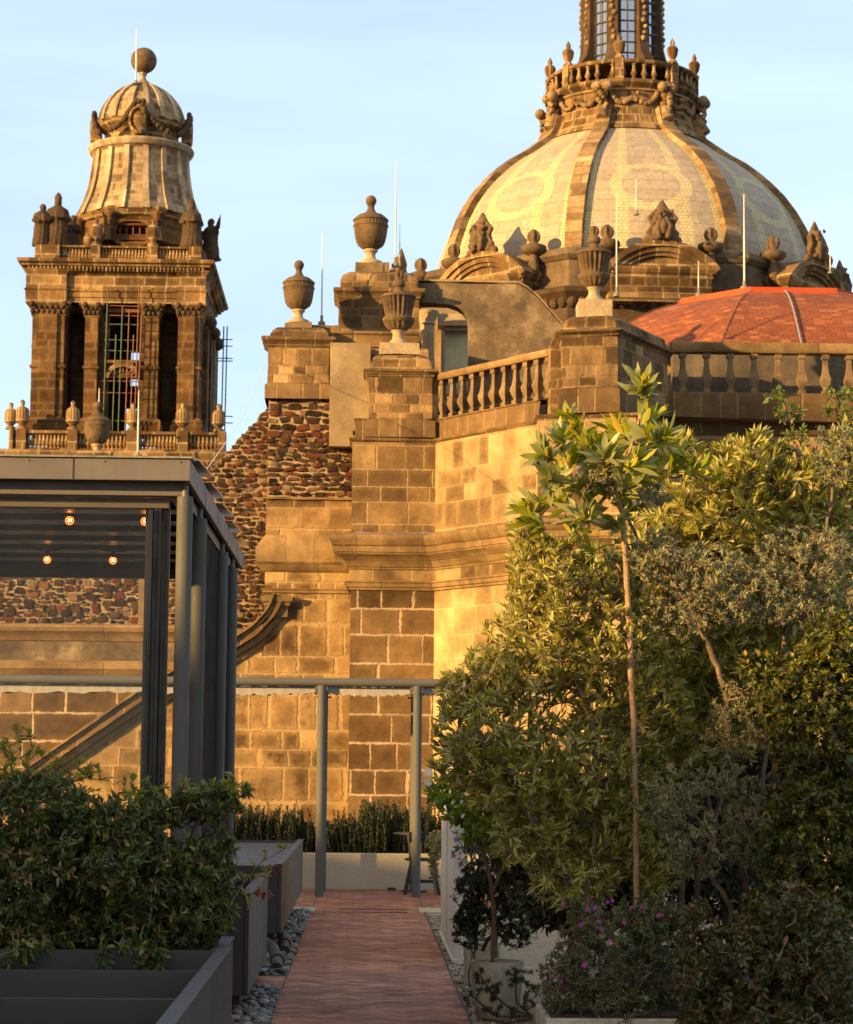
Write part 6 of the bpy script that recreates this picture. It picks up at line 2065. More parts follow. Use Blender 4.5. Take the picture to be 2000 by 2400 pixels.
# ------------------------------------------------------------------ the building that shades the terrace (behind the camera, to the left)
nb = empty("neighbouring_building", (-62, -8, -12), "plain ochre building behind the viewer whose roof edge shades the terrace", "building")
SHADE_H = 12.16
d_l = Vector((-.519, .855, 0))
d_b = Vector((-.855, -.519, 0))
p0 = Vector((-53.2, 0, 0)) - d_l * 34
p1 = Vector((-53.2, 0, 0)) + d_l * 24
q = [p1, p0, p0 + d_b * 14, p1 + d_b * 14]
MB().hexa([(v.x, v.y, -12) for v in q] + [(v.x, v.y, SHADE_H - .4) for v in q]).build("wall", M['plaster'], nb)
q2 = [q[0] - d_b * .5, q[1] - d_b * .5, q[2], q[3]]
MB().hexa([(v.x, v.y, SHADE_H - .398) for v in q2] + [(v.x, v.y, SHADE_H) for v in q2]).build("roof_edge", M['pale_stone'], nb)
for i in range(14):
    for k in range(4):
        c0 = p0 + d_l * (3 + i * 4) - d_b * .03
        z0 = -9 + k * 5
        w = MB().hexa([(c0.x, c0.y, z0), (c0.x + d_l.x * 1.4, c0.y + d_l.y * 1.4, z0), (c0.x + d_l.x * 1.4 + d_b.x * .06, c0.y + d_l.y * 1.4 + d_b.y * .06, z0), (c0.x + d_b.x * .06, c0.y + d_b.y * .06, z0),
                       (c0.x, c0.y, z0 + 2.2), (c0.x + d_l.x * 1.4, c0.y + d_l.y * 1.4, z0 + 2.2), (c0.x + d_l.x * 1.4 + d_b.x * .06, c0.y + d_l.y * 1.4 + d_b.y * .06, z0 + 2.2), (c0.x + d_b.x * .06, c0.y + d_b.y * .06, z0 + 2.2)])
        w.build("window", M['frame_dark'], nb)
# ------------------------------------------------------------------ plants
def nrm(a):
    return a / np.maximum(np.linalg.norm(a, axis=-1, keepdims=True), 1e-9)


def ellipsoids(rg, blobs, n):
    """blobs: (x, y, rx, ry, Y, depth) in view pixels at distance Y; returns n points inside"""
    vol = np.array([b[2] * b[3] for b in blobs], float)
    vol /= vol.sum()
    idx = rg.choice(len(blobs), n, p=vol)
    out = []
    for i in idx:
        x, y, rx, ry, Y, dp = blobs[i]
        while True:
            q = rg.uniform(-1, 1, 3)
            l = q @ q
            if 0.08 < l < 1:
                break
        c = P(x + q[0] * rx, y + q[1] * ry, Y + q[2] * dp)
        out.append(c[:])
    return np.array(out)


def grow(rg, trunks, pts, step=0.16, up=0.35, jit=0.03):
    """branches reach out from the trunks to every twig end; returns nodes, parents, twig node chains"""
    nodes, par = [], []
    for tr_ in trunks:
        prev = -1
        tr_ = [np.array(p, float) for p in tr_]
        for a, b in zip(tr_[:-1], tr_[1:]):
            k = max(1, int(np.linalg.norm(b - a) / step))
            for i in range(k):
                nodes.append(a + (b - a) * i / k + rg.normal(0, jit * .3, 3))
                par.append(prev)
                prev = len(nodes) - 1
        nodes.append(tr_[-1])
        par.append(prev)
    ntr = len(nodes)
    N = np.array(nodes)
    d0 = np.min(np.linalg.norm(pts[:, None, :] - N[None], axis=2), axis=1)
    order = np.argsort(d0)
    cap_ = ntr + len(pts) * 14
    buf = np.zeros((cap_, 3))
    buf[:ntr] = N
    cnt = ntr
    par = list(par)
    tips = []
    for i in order:
        p = pts[i]
        B_ = buf[:cnt]
        dv = p - B_
        dist = np.linalg.norm(dv, axis=1)
        cost = dist + up * np.maximum(0, -dv[:, 2]) * 1.2
        j = int(np.argmin(cost))
        k = int(min(10, max(2, dist[j] / step)))
        a = buf[j]
        g = np.array([0, 0, -.10 * dist[j]])
        prev = j
        chain = [j]
        for s in range(1, k + 1):
            t_ = s / k
            q = a + (p - a) * t_ + g * math.sin(math.pi * t_) * .6 + (rg.normal(0, jit, 3) if s < k else 0)
            buf[cnt] = q
            par.append(prev)
            prev = cnt
            chain.append(cnt)
            cnt += 1
        tips.append(chain)
    return buf[:cnt], np.array(par), tips, ntr


def branch_mesh(name, nodes, par, tips, r_tip, r_base, mat, parent, expo=0.45, sides=5, trunk_n=0, trunk_r=None):
    n = len(nodes)
    load = np.zeros(n)
    for ch_ in tips:
        load[ch_[-1]] += 1
    for i in range(n - 1, -1, -1):
        if par[i] >= 0 and par[i] < i:
            load[par[i]] += load[i]
    rad = r_tip * np.maximum(load, .6) ** expo
    rad = np.minimum(rad, r_base)
    if trunk_r:
        for i in range(trunk_n):
            rad[i] = max(rad[i], trunk_r[0] + (trunk_r[1] - trunk_r[0]) * (nodes[i][2] - nodes[:trunk_n, 2].min()) / max(np.ptp(nodes[:trunk_n, 2]), .01))
    idx = np.array([i for i in range(n) if par[i] >= 0])
    a = nodes[par[idx]]
    b = nodes[idx]
    d = nrm(b - a)
    b = b + d * (rad[idx] * .3)[:, None]
    ref = np.where(np.abs(d[:, 2:3]) < .9, np.array([[0, 0, 1.0]]), np.array([[1.0, 0, 0]]))
    e1 = nrm(np.cross(d, ref))
    e2 = np.cross(d, e1)
    ang = np.arange(sides) * 2 * np.pi / sides
    ca, sa = np.cos(ang), np.sin(ang)
    ring = e1[:, None, :] * ca[None, :, None] + e2[:, None, :] * sa[None, :, None]
    ra = np.minimum(rad[par[idx]], rad[idx] * 1.5)
    va = a[:, None, :] + ring * ra[:, None, None]
    vb = b[:, None, :] + ring * rad[idx][:, None, None]
    V = np.concatenate([va, vb], axis=1).reshape(-1, 3)
    m = len(idx)
    k = np.arange(sides)
    k2 = (k + 1) % sides
    f = np.stack([k, k2, sides + k2, sides + k], 1)
    Fc = (f[None] + (np.arange(m) * 2 * sides)[:, None, None]).reshape(-1, 4)
    return raw_mesh(name, V, Fc, mat, parent, smooth=True)


def raw_mesh(name, V, Fc, mat, parent, smooth=False):
    off = np.array(parent_loc(parent)) if parent is not None else np.zeros(3)
    me = bpy.data.meshes.new(name)
    V = np.ascontiguousarray(V - off, dtype=np.float32)
    Fc = np.ascontiguousarray(Fc, dtype=np.int32)
    nf, k = Fc.shape
    me.vertices.add(len(V))
    me.vertices.foreach_set('co', V.ravel())
    me.loops.add(nf * k)
    me.loops.foreach_set('vertex_index', Fc.ravel())
    me.polygons.add(nf)
    me.polygons.foreach_set('loop_start', np.arange(nf, dtype=np.int32) * k)
    me.polygons.foreach_set('loop_total', np.full(nf, k, dtype=np.int32))
    if smooth:
        me.polygons.foreach_set('use_smooth', np.ones(nf, dtype=bool))
    me.update(calc_edges=True)
    me.validate()
    me.materials.append(mat)
    o = bpy.data.objects.new(name, me)
    C.objects.link(o)
    if parent is not None:
        o.parent = parent
    return o


SHAPES = {'lance': [(.3, .5), (.65, .38)], 'tiny': [(.5, .5)], 'oval': [(.3, .46), (.65, .46)], 'obov': [(.4, .3), (.75, .5)], 'big': [(.2, .26), (.5, .5), (.8, .34)]}


def leaf_verts(pos, d, n, length, width, shape, fold=.35, droop=.15):
    st = SHAPES[shape]
    w = nrm(np.cross(d, n))
    n = np.cross(w, d)
    L = length[:, None]
    W_ = width[:, None]
    cols = [pos]
    for t_, h in st:
        mid = pos + d * L * t_ - n * L * droop * t_ * t_
        cols.append(mid - w * W_ * h + n * W_ * h * fold)
        cols.append(mid)
        cols.append(mid + w * W_ * h + n * W_ * h * fold)
    cols.append(pos + d * L - n * L * droop)
    V = np.stack(cols, 1)
    K = len(st)
    f = [(0, 1, 2, 2), (0, 2, 3, 3)]
    for i in range(K - 1):
        b = 1 + 3 * i
        f += [(b, b + 3, b + 4, b + 1), (b + 1, b + 4, b + 5, b + 2)]
    b = 1 + 3 * (K - 1)
    tip = 3 * K + 1
    f += [(b, tip, b + 1, b + 1), (b + 1, tip, b + 2, b + 2)]
    return V, f


def leaves_mesh(name, pos, d, n, length, width, shape, mat, parent, fold=.35, droop=.15):
    V, f = leaf_verts(pos, nrm(d), nrm(n), length, width, shape, fold, droop)
    m, k = V.shape[:2]
    off = np.array(parent_loc(parent)) if parent is not None else np.zeros(3)
    Vf = (V.reshape(-1, 3) - off).astype(np.float32)
    polys = []
    tri = [q[:3] for q in f if q[2] == q[3]]
    quad = [q for q in f if q[2] != q[3]]
    base = np.arange(m)[:, None, None] * k
    T = (np.array(tri)[None] + base).reshape(-1, 3).astype(np.int32)
    Q = (np.array(quad)[None] + base).reshape(-1, 4).astype(np.int32) if quad else np.zeros((0, 4), np.int32)
    me = bpy.data.meshes.new(name)
    me.vertices.add(len(Vf))
    me.vertices.foreach_set('co', Vf.ravel())
    nl = T.size + Q.size
    me.loops.add(nl)
    me.loops.foreach_set('vertex_index', np.concatenate([T.ravel(), Q.ravel()]))
    npoly = len(T) + len(Q)
    me.polygons.add(npoly)
    st = np.concatenate([np.arange(len(T)) * 3, T.size + np.arange(len(Q)) * 4]).astype(np.int32)
    tt = np.concatenate([np.full(len(T), 3), np.full(len(Q), 4)]).astype(np.int32)
    me.polygons.foreach_set('loop_start', st)
    me.polygons.foreach_set('loop_total', tt)
    if shape != 'tiny':
        me.polygons.foreach_set('use_smooth', np.ones(npoly, dtype=bool))
    me.update(calc_edges=True)
    me.materials.append(mat)
    o = bpy.data.objects.new(name, me)
    C.objects.link(o)
    if parent is not None:
        o.parent = parent
    return o


def twig_leaves(rg, nodes, tips, per, alpha=(25, 60), back=2, outer=None, up=.5, spread=.0):
    """positions, directions and normals of leaves along the last stretch of every twig"""
    A = np.array([nodes[ch_[max(0, len(ch_) - 1 - back)]] for ch_ in tips])
    B_ = np.array([nodes[ch_[-1]] for ch_ in tips])
    m = len(tips)
    t_ = rg.uniform(0, 1.0, (m, per)) ** .7
    ax = nrm(B_ - A)
    pos = A[:, None] + (B_ - A)[:, None] * t_[..., None]
    ax = np.repeat(ax[:, None], per, 1)
    r = rg.normal(0, 1, (m, per, 3))
    perp = nrm(r - ax * np.sum(r * ax, 2, keepdims=True))
    al = np.radians(rg.uniform(alpha[0], alpha[1], (m, per)))[..., None]
    d = ax * np.cos(al) + perp * np.sin(al) + np.array([0, 0, up * .4])
    n = np.cross(np.cross(d, np.array([0, 0, 1.0])), d) + rg.normal(0, .55, (m, per, 3)) + .3 * ax
    pos = pos + rg.normal(0, spread, pos.shape) if spread else pos
    return pos.reshape(-1, 3), nrm(d.reshape(-1, 3)), nrm(n.reshape(-1, 3))


M['bark'] = rough_mat("grey_brown_bark", (0.12, 0.085, 0.058), (0.2, 0.145, 0.1), (0.28, 0.21, 0.15), scale=8, fine=50, bump=.6)
M['bark_pale'] = rough_mat("pale_trunk_bark", (0.3, 0.18, 0.11), (0.42, 0.28, 0.18), (0.5, 0.35, 0.24), scale=10, fine=60, bump=.4, spots=24, spotcol=(.16, .08, .05))
M['bark_dark'] = rough_mat("dark_twig_bark", (0.07, 0.05, 0.035), (0.12, 0.085, 0.06), scale=9, fine=60, bump=.5)
M['olive'] = leaf_mat("olive_leaves", [(0.0, (0.11, 0.125, 0.022)), (0.4, (0.24, 0.235, 0.042)), (0.8, (0.42, 0.38, 0.085)), (1.0, (0.58, 0.5, 0.15))], back=(0.46, 0.42, 0.15), trans=.36, rough=.38)
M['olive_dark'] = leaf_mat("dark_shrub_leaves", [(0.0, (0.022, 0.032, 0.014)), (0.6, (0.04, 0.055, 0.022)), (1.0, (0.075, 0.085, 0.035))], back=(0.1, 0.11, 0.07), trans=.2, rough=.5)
M['acacia'] = leaf_mat("silver_blue_leaves", [(0.0, (0.13, 0.15, 0.075)), (0.5, (0.23, 0.24, 0.12)), (0.9, (0.38, 0.36, 0.19)), (1.0, (0.46, 0.33, 0.13))], trans=.25, rough=.6)
M['acacia_seed'] = leaf_mat("brown_seed_heads", [(0.0, (0.16, 0.1, 0.055)), (1.0, (0.3, 0.2, 0.12))], trans=.1, rough=.8)
M['broad'] = leaf_mat("broad_glossy_leaves", [(0.0, (0.13, 0.16, 0.016)), (0.5, (0.24, 0.26, 0.024)), (0.85, (0.38, 0.36, 0.03)), (1.0, (0.56, 0.36, 0.05))], back=(0.24, 0.25, 0.08), trans=.33, rough=.38, spec=.5)
M['ficus'] = leaf_mat("small_dark_leaves", [(0.0, (0.03, 0.048, 0.011)), (0.45, (0.075, 0.1, 0.018)), (0.8, (0.17, 0.17, 0.026)), (1.0, (0.32, 0.23, 0.035))], trans=.3, rough=.4, spec=.45)
M['laurel'] = leaf_mat("laurel_leaves", [(0.0, (0.06, 0.1, 0.02)), (0.6, (0.12, 0.16, 0.03)), (1.0, (0.22, 0.22, 0.05))], trans=.35, rough=.4, spec=.5)
M['gardenia'] = leaf_mat("bright_gardenia_leaves", [(0.0, (0.12, 0.2, 0.025)), (0.5, (0.22, 0.32, 0.04)), (1.0, (0.36, 0.42, 0.06))], trans=.5, rough=.35, spec=.5)
M['needle'] = leaf_mat("dark_needles", [(0.0, (0.018, 0.034, 0.015)), (0.7, (0.035, 0.058, 0.022)), (1.0, (0.06, 0.085, 0.03))], trans=.15, rough=.6)
M['hedge_needle'] = leaf_mat("rosemary_needles", [(0.0, (0.007, 0.012, 0.005)), (0.7, (0.013, 0.021, 0.008)), (1.0, (0.025, 0.034, 0.013))], trans=.1, rough=.6)
M['sage'] = leaf_mat("sage_leaves", [(0.0, (0.055, 0.085, 0.035)), (0.6, (0.09, 0.125, 0.05)), (0.93, (0.14, 0.17, 0.07)), (1.0, (0.4, 0.28, 0.04))], trans=.28, rough=.55)
M['red_shrub'] = leaf_mat("reddish_shrub_leaves", [(0.0, (0.03, 0.044, 0.013)), (0.55, (0.065, 0.08, 0.02)), (0.85, (0.1, 0.085, 0.024)), (1.0, (0.2, 0.07, 0.033))], trans=.25, rough=.42, spec=.45)
M['nandina'] = leaf_mat("dark_lance_leaves", [(0.0, (0.022, 0.038, 0.011)), (0.4, (0.05, 0.078, 0.018)), (0.75, (0.11, 0.14, 0.028)), (0.94, (0.2, 0.2, 0.038)), (1.0, (0.3, 0.08, 0.03))], trans=.3, rough=.42, spec=.5)
M['nandina_light'] = leaf_mat("fresh_lance_leaves", [(0.0, (0.14, 0.19, 0.035)), (0.6, (0.24, 0.28, 0.05)), (0.85, (0.34, 0.3, 0.06)), (1.0, (0.36, 0.11, 0.04))], trans=.45, rough=.45)
M['purple'] = leaf_mat("magenta_petals", [(0.0, (0.26, 0.02, 0.22)), (1.0, (0.42, 0.05, 0.34))], trans=.3, rough=.6)
M['white_petal'] = leaf_mat("white_petals", [(0.0, (0.75, 0.72, 0.6)), (1.0, (0.85, 0.82, 0.72))], trans=.3, rough=.6)
M['stem_green'] = rough_mat("green_stems", (0.08, 0.1, 0.035), (0.12, 0.13, 0.05), scale=8, bump=.2)


def plant(name, label, cat, trunks, blobs, n, per, leaf, size, mat, seed, bark='bark', group=None, r_tip=.0035, r_base=.02, trunk_r=None, alpha=(25, 60), back=2, up=.4, fold=.35, droop=.15, step=.16, jit=.03, expo=.36, spread=0.0, sides=5):
    rg = np.random.default_rng(seed)
    tw_ = [[P(*q)[:] for q in tr_] for tr_ in trunks]
    for tr_ in tw_:
        if tr_[0][2] > .45:
            tr_.insert(0, (tr_[0][0], tr_[0][1], .03))
    b0 = tw_[0][0]
    root = empty(name, b0, label, cat, group)
    pts = ellipsoids(rg, blobs, n)
    nodes, par, tips, ntr = grow(rg, tw_, pts, step=step, jit=jit)
    branch_mesh("trunk", nodes, par, tips, r_tip, r_base, M[bark], root, expo, sides, ntr, trunk_r)
    pos, d, nn_ = twig_leaves(rg, nodes, tips, per, alpha, back, up=up, spread=spread)
    L = size[0] * rg.uniform(.65, 1.25, len(pos))
    W_ = size[1] * rg.uniform(.75, 1.2, len(pos))
    leaves_mesh("crown", pos, d, nn_, L, W_, leaf, M[mat], root, fold, droop)
    return root, nodes, tips, rg


def flowers(root, rg, spots, size, mat, petals=6, name="flower"):
    proto = None
    for p in spots:
        if proto is None:
            a = np.arange(petals) * 2 * np.pi / petals
            d = np.stack([np.cos(a), np.sin(a), np.full(petals, .45)], 1)
            n_ = np.stack([-np.cos(a) * .5, -np.sin(a) * .5, np.ones(petals)], 1)
            proto = leaves_mesh(name, np.zeros((petals, 3)), d, n_, np.full(petals, size), np.full(petals, size * .7), 'obov', M[mat], None, .2, .3)
            o = proto
        else:
            o = proto.copy()
            C.objects.link(o)
        o.parent = root
        o.location = Vector(p) - parent_loc(root)
        o.rotation_euler = (rg.uniform(.6, 1.7), rg.uniform(-.5, .5), rg.uniform(-.9, .9))
        s_ = rg.uniform(.75, 1.2)
        o.scale = (s_, s_, s_)


# --- broad-leaved young tree with the pale trunk
rg = np.random.default_rng(71)
Yb = 13.75
trk = [P(x, y, Yb)[:] for x, y in ((1306, 1835), (1303, 1650), (1299, 1480), (1292, 1300), (1284, 1160), (1278, 1080), (1268, 1010), (1290, 930), (1312, 860), (1318, 805))]
trk.insert(0, (trk[0][0], trk[0][1], .03))
bt = empty("broadleaf_tree", trk[0], "slender tree with a pale straight trunk and broad yellow-green leaves at its top", "tree")
ros = [(1318, 800, 14), (1330, 862, 10), (1190, 890, 12), (1215, 925, 10), (1120, 935, 12), (1130, 985, 11), (1165, 955, 10), (1240, 945, 11), (1285, 905, 12), (1300, 950, 10), (1345, 925, 10), (1385, 950, 9), (1425, 965, 8), (1230, 1000, 10), (1150, 1030, 9), (1100, 1070, 9), (1085, 1045, 6), (1340, 985, 9), (1280, 1000, 8), (1195, 1060, 8), (1260, 1075, 7), (1360, 900, 8), (1260, 890, 8), (1180, 1000, 8), (1300, 1120, 4), (1215, 1130, 4), (1150, 905, 9), (1170, 870, 7), (1255, 975, 10), (1310, 985, 8), (1230, 960, 9), (1195, 935, 9), (1140, 1000, 8), (1110, 1040, 6), (1330, 900, 8), (1290, 1035, 7), (1220, 1040, 8), (1165, 1075, 6)]
pts = np.array([P(x, y, Yb + rg.uniform(-.35, .35))[:] for x, y, _ in ros])
nodes, par, tips, ntr = grow(rg, [trk], pts, step=.1, jit=.012)
branch_mesh("trunk", nodes, par, tips, .005, .024, M['bark_pale'], bt, .35, 10, ntr, (.021, .009))
pos, d, nn_ = [], [], []
for (x, y, k), ch_ in zip([ros[i] for i in np.argsort(np.min(np.linalg.norm(pts[:, None] - nodes[None, :ntr], axis=2), axis=1))], tips):
    tip, pre = nodes[ch_[-1]], nodes[ch_[max(0, len(ch_) - 3)]]
    ax = nrm(tip - pre) + np.array([0, 0, .75])
    ax = nrm(ax)
    for i in range(int(k * 2.9)):
        r = rg.normal(0, 1, 3)
        pr = nrm(r - ax * (r @ ax))
        al = rg.uniform(.2, 1.05)
        q = ax * math.cos(al) + pr * math.sin(al)
        pos.append(tip + ax * rg.uniform(-.09, .02))
        d.append(q)
        nn_.append(ax + rg.normal(0, .35, 3) - q * (ax @ q))
pos, d, nn_ = np.array(pos), nrm(np.array(d)), nrm(np.array(nn_))
leaves_mesh("crown", pos, d, nn_, rg.uniform(.1, .2, len(pos)), rg.uniform(.032, .05, len(pos)), 'big', M['broad'], bt, .22, .22)

# --- olive trees
plant("olive_tree", "many-stemmed olive tree with narrow grey-green leaves left of the pale trunk", "tree",
      [[(1195, 1900, 14), (1215, 1760, 14), (1228, 1640, 14), (1218, 1500, 13.9), (1180, 1385, 13.9), (1170, 1290, 13.8), (1205, 1200, 13.8)],
       [(1185, 1900, 14.1), (1150, 1790, 14), (1095, 1690, 13.8), (1040, 1580, 13.7), (985, 1500, 13.6)],
       [(1200, 1900, 14.3), (1240, 1750, 14.4), (1250, 1600, 14.5), (1290, 1450, 14.5), (1320, 1330, 14.5)],
       [(1190, 1900, 14.2), (1130, 1740, 14.4), (1090, 1560, 14.5), (1085, 1400, 14.4), (1110, 1260, 14.3)]],
      [(1000, 1490, 110, 90, 13.8, .7), (930, 1425, 45, 50, 13.7, .3), (1100, 1330, 110, 130, 14.1, .7), (1130, 1190, 95, 95, 14, .5), (1230, 1320, 120, 170, 14.2, .7), (1060, 1600, 140, 75, 13.9, .7),
       (1190, 1570, 150, 120, 14.2, .8), (1310, 1440, 110, 140, 14.4, .6), (1080, 1120, 50, 50, 14, .3), (1240, 1180, 90, 70, 14.3, .5), (1110, 1720, 110, 70, 14.1, .5), (1240, 1710, 110, 90, 14.3, .5), (1180, 1810, 90, 60, 14.0, .4), (1330, 1640, 60, 110, 14.5, .4), (1340, 1780, 60, 70, 14.2, .35), (1010, 1380, 70, 60, 13.8, .4), (960, 1560, 80, 60, 13.8, .5)],
      3300, 13, 'lance', (.07, .0165), 'olive', 1, r_tip=.002, trunk_r=(.02, .006), alpha=(15, 50), up=.75, back=3, droop=.06, step=.09)
plant("olive_tree", "tall olive tree with silvery upright leaves at the upper right", "tree",
      [[(1500, 1900, 15.3), (1500, 1500, 15.3), (1470, 1250, 15.3), (1500, 1080, 15.3), (1540, 980, 15.2)],
       [(1510, 1900, 15.3), (1600, 1400, 15.3), (1650, 1180, 15.3), (1690, 1040, 15.3)],
       [(1490, 1900, 15.4), (1420, 1400, 15.4), (1400, 1150, 15.4), (1430, 1020, 15.4)]],
      [(1440, 1000, 90, 85, 15.3, .6), (1545, 960, 80, 75, 15.3, .5), (1670, 1010, 100, 80, 15.3, .6), (1520, 1070, 150, 90, 15.3, .8), (1680, 1110, 110, 100, 15.3, .7), (1390, 930, 45, 45, 15.3, .4), (1400, 1120, 90, 90, 15.4, .6), (1740, 960, 50, 90, 15.3, .5), (1600, 1180, 150, 80, 15.5, .6)],
      1900, 14, 'lance', (.088, .0185), 'olive', 2, r_tip=.002, trunk_r=(.02, .007), alpha=(8, 34), up=1.1, back=3, droop=.04, step=.1)
plant("olive_tree", "bushy sunlit olive tree filling the space behind the pale trunk and the wattle", "tree",
      [[(1400, 1900, 15.2), (1400, 1600, 15.2), (1380, 1400, 15.2), (1360, 1250, 15.2)], [(1410, 1900, 15.2), (1500, 1550, 15.2), (1560, 1380, 15.2)]],
      [(1340, 1160, 75, 110, 15.2, .5), (1400, 1320, 120, 120, 15.2, .6), (1540, 1350, 130, 110, 15.2, .6), (1330, 1480, 70, 120, 15.1, .5), (1440, 1500, 110, 90, 15.2, .6), (1480, 1210, 110, 70, 15.2, .5), (1650, 1260, 110, 60, 15.3, .5)],
      1500, 13, 'lance', (.088, .018), 'olive', 33, r_tip=.002, trunk_r=(.02, .007), alpha=(18, 55), up=.6, back=3, droop=.07, step=.1)
# --- silver blue wattle
rt, nodes, tips, rg = plant("silver_wattle", "silver-blue feathery wattle with brown seed heads right of the pale trunk", "tree",
      [[(1560, 1960, 14.1), (1530, 1800, 14.1), (1500, 1620, 14), (1490, 1430, 14), (1440, 1290, 13.9), (1380, 1180, 13.9), (1310, 1110, 13.8), (1262, 1010, 13.8)],
       [(1565, 1960, 14.2), (1600, 1700, 14.3), (1580, 1450, 14.3), (1620, 1280, 14.2), (1690, 1120, 14.1), (1715, 960, 14.1)],
       [(1558, 1960, 14), (1480, 1830, 13.8), (1420, 1740, 13.7), (1380, 1660, 13.7)]],
      [(1238, 985, 56, 39, 13.8, 0.33), (1330, 1140, 87, 56, 13.9, 0.39), (1440, 1170, 114, 62, 13.9, 0.52), (1560, 1220, 141, 70, 14, 0.59), (1660, 1140, 121, 70, 14.1, 0.52), (1400, 1260, 108, 49, 13.9, 0.45), (1710, 930, 48, 70, 14.1, 0.26),
       (1365, 1640, 67, 56, 13.6, 0.33), (1430, 1720, 90, 80, 13.6, 0.39), (1470, 1590, 81, 49, 13.7, 0.39), (1550, 1690, 74, 105, 13.8, 0.45), (1700, 1250, 81, 70, 14, 0.39), (1520, 1480, 81, 84, 13.9, 0.39), (1330, 1010, 54, 35, 13.8, 0.26)],
      1800, 26, 'tiny', (.032, .009), 'acacia', 3, r_tip=.002, trunk_r=(.016, .005), alpha=(15, 75), up=.3, back=1, droop=.0, step=.06, jit=.02)
sel = rg.choice(len(tips), 170, replace=False)
sp_ = np.concatenate([nodes[tips[i][-1]] + rg.normal(0, .028, (16, 3)) + np.array([0, 0, .02]) for i in sel if nodes[tips[i][-1]][2] > 2.1])
dd = nrm(rg.normal(0, 1, sp_.shape) + np.array([0, 0, .7]))
leaves_mesh("seed_heads", sp_, dd, nrm(rg.normal(0, 1, sp_.shape)), rg.uniform(.01, .022, len(sp_)), rg.uniform(.004, .008, len(sp_)), 'tiny', M['acacia_seed'], rt)

# --- laurel shoots at the top right
for k, (tr_, bl, lb) in enumerate((([(1655, 1250, 15.2), (1648, 1050, 15.2), (1640, 960, 15.2), (1625, 880, 15.2), (1600, 808, 15.2)], [(1598, 812, 22, 16, 15.2, .08), (1620, 850, 35, 22, 15.2, .1), (1640, 900, 30, 28, 15.2, .1), (1600, 930, 25, 22, 15.2, .1), (1660, 960, 25, 25, 15.2, .1), (1585, 970, 24, 20, 15.2, .1)], "laurel with one tall leafy shoot on a straight brown stem at the upper right"),
                               ([(1760, 1250, 15.4), (1750, 1050, 15.4), (1735, 930, 15.4), (1708, 806, 15.4)], [(1704, 812, 20, 18, 15.4, .08), (1722, 850, 28, 25, 15.4, .1), (1738, 890, 25, 22, 15.4, .1), (1740, 810, 18, 18, 15.4, .1)], "laurel shoot cut by the right edge of the view"))):
    plant("laurel_shrub", lb, "shrub", [tr_], bl, 40 if k == 0 else 26, 9, 'obov', (.06, .024), 'laurel', 20 + k, r_tip=.003, trunk_r=(.013, .006), alpha=(25, 75), back=1, up=.5, step=.06, jit=.01)

# --- dense dark shrub at the right edge
plant("ficus_shrub", "dense dark shrub with small leaves filling the right edge", "shrub",
      [[(1690, 2010, 13.6), (1680, 1800, 13.6), (1700, 1600, 13.6), (1690, 1450, 13.6)], [(1700, 2010, 13.7), (1760, 1700, 13.7), (1760, 1450, 13.7)], [(1680, 2010, 13.5), (1620, 1850, 13.5), (1610, 1600, 13.6)]],
      [(1690, 1480, 130, 160, 13.6, .6), (1680, 1740, 130, 190, 13.5, .6), (1720, 1330, 95, 80, 13.7, .45), (1630, 1420, 85, 75, 13.6, .4), (1620, 1890, 110, 90, 13.4, .4), (1780, 1600, 90, 300, 13.6, .6), (1560, 1370, 45, 35, 13.6, .2)],
      3000, 14, 'oval', (.042, .022), 'ficus', 4, bark='bark_dark', r_tip=.002, trunk_r=(.014, .006), alpha=(35, 85), back=2, up=.1, droop=.2, step=.08)
# --- gardenia in the round pot
rt, nodes, tips, rg = plant("gardenia_bush", "bright green gardenia bush with white flowers on a thin stem in the round pot", "shrub",
      [[(1016, 1966, 15.8), (1014, 1880, 15.8), (1008, 1810, 15.8), (990, 1740, 15.8), (960, 1680, 15.75)], [(1011, 1830, 15.8), (1040, 1760, 15.8), (1050, 1700, 15.8)]],
      [(945, 1640, 62, 48, 15.7, .3), (1005, 1690, 80, 50, 15.8, .3), (910, 1625, 35, 35, 15.7, .2), (1060, 1640, 60, 50, 15.9, .3), (985, 1600, 60, 30, 15.8, .25)],
      170, 9, 'oval', (.072, .03), 'gardenia', 5, r_tip=.003, trunk_r=(.009, .006), alpha=(25, 75), back=1, up=.5, step=.07, jit=.012, fold=.25, droop=.25)
flowers(rt, rg, [P(x, y, 15.5) for x, y in ((877, 1605), (1022, 1692), (1016, 1710), (1012, 1606), (990, 1650), (878, 1585))], .034, 'white_petal', 6, "flower")
# --- feathery dark bush in the square pot
plant("rosemary_bush", "dark feathery bush in the square cream pot against the white partition", "shrub",
      [[(975, 1950, 17.2), (980, 1880, 17.2), (985, 1800, 17.2)], [(990, 1950, 17.2), (1050, 1860, 17.3), (1060, 1790, 17.3)]],
      [(978, 1850, 48, 85, 17.2, .25), (1055, 1850, 60, 100, 17.3, .3), (1010, 1790, 60, 40, 17.3, .25), (955, 1900, 30, 45, 17.2, .2)],
      620, 36, 'tiny', (.034, .008), 'needle', 6, bark='bark_dark', r_tip=.002, trunk_r=(.01, .004), alpha=(20, 70), back=2, up=.8, step=.07)
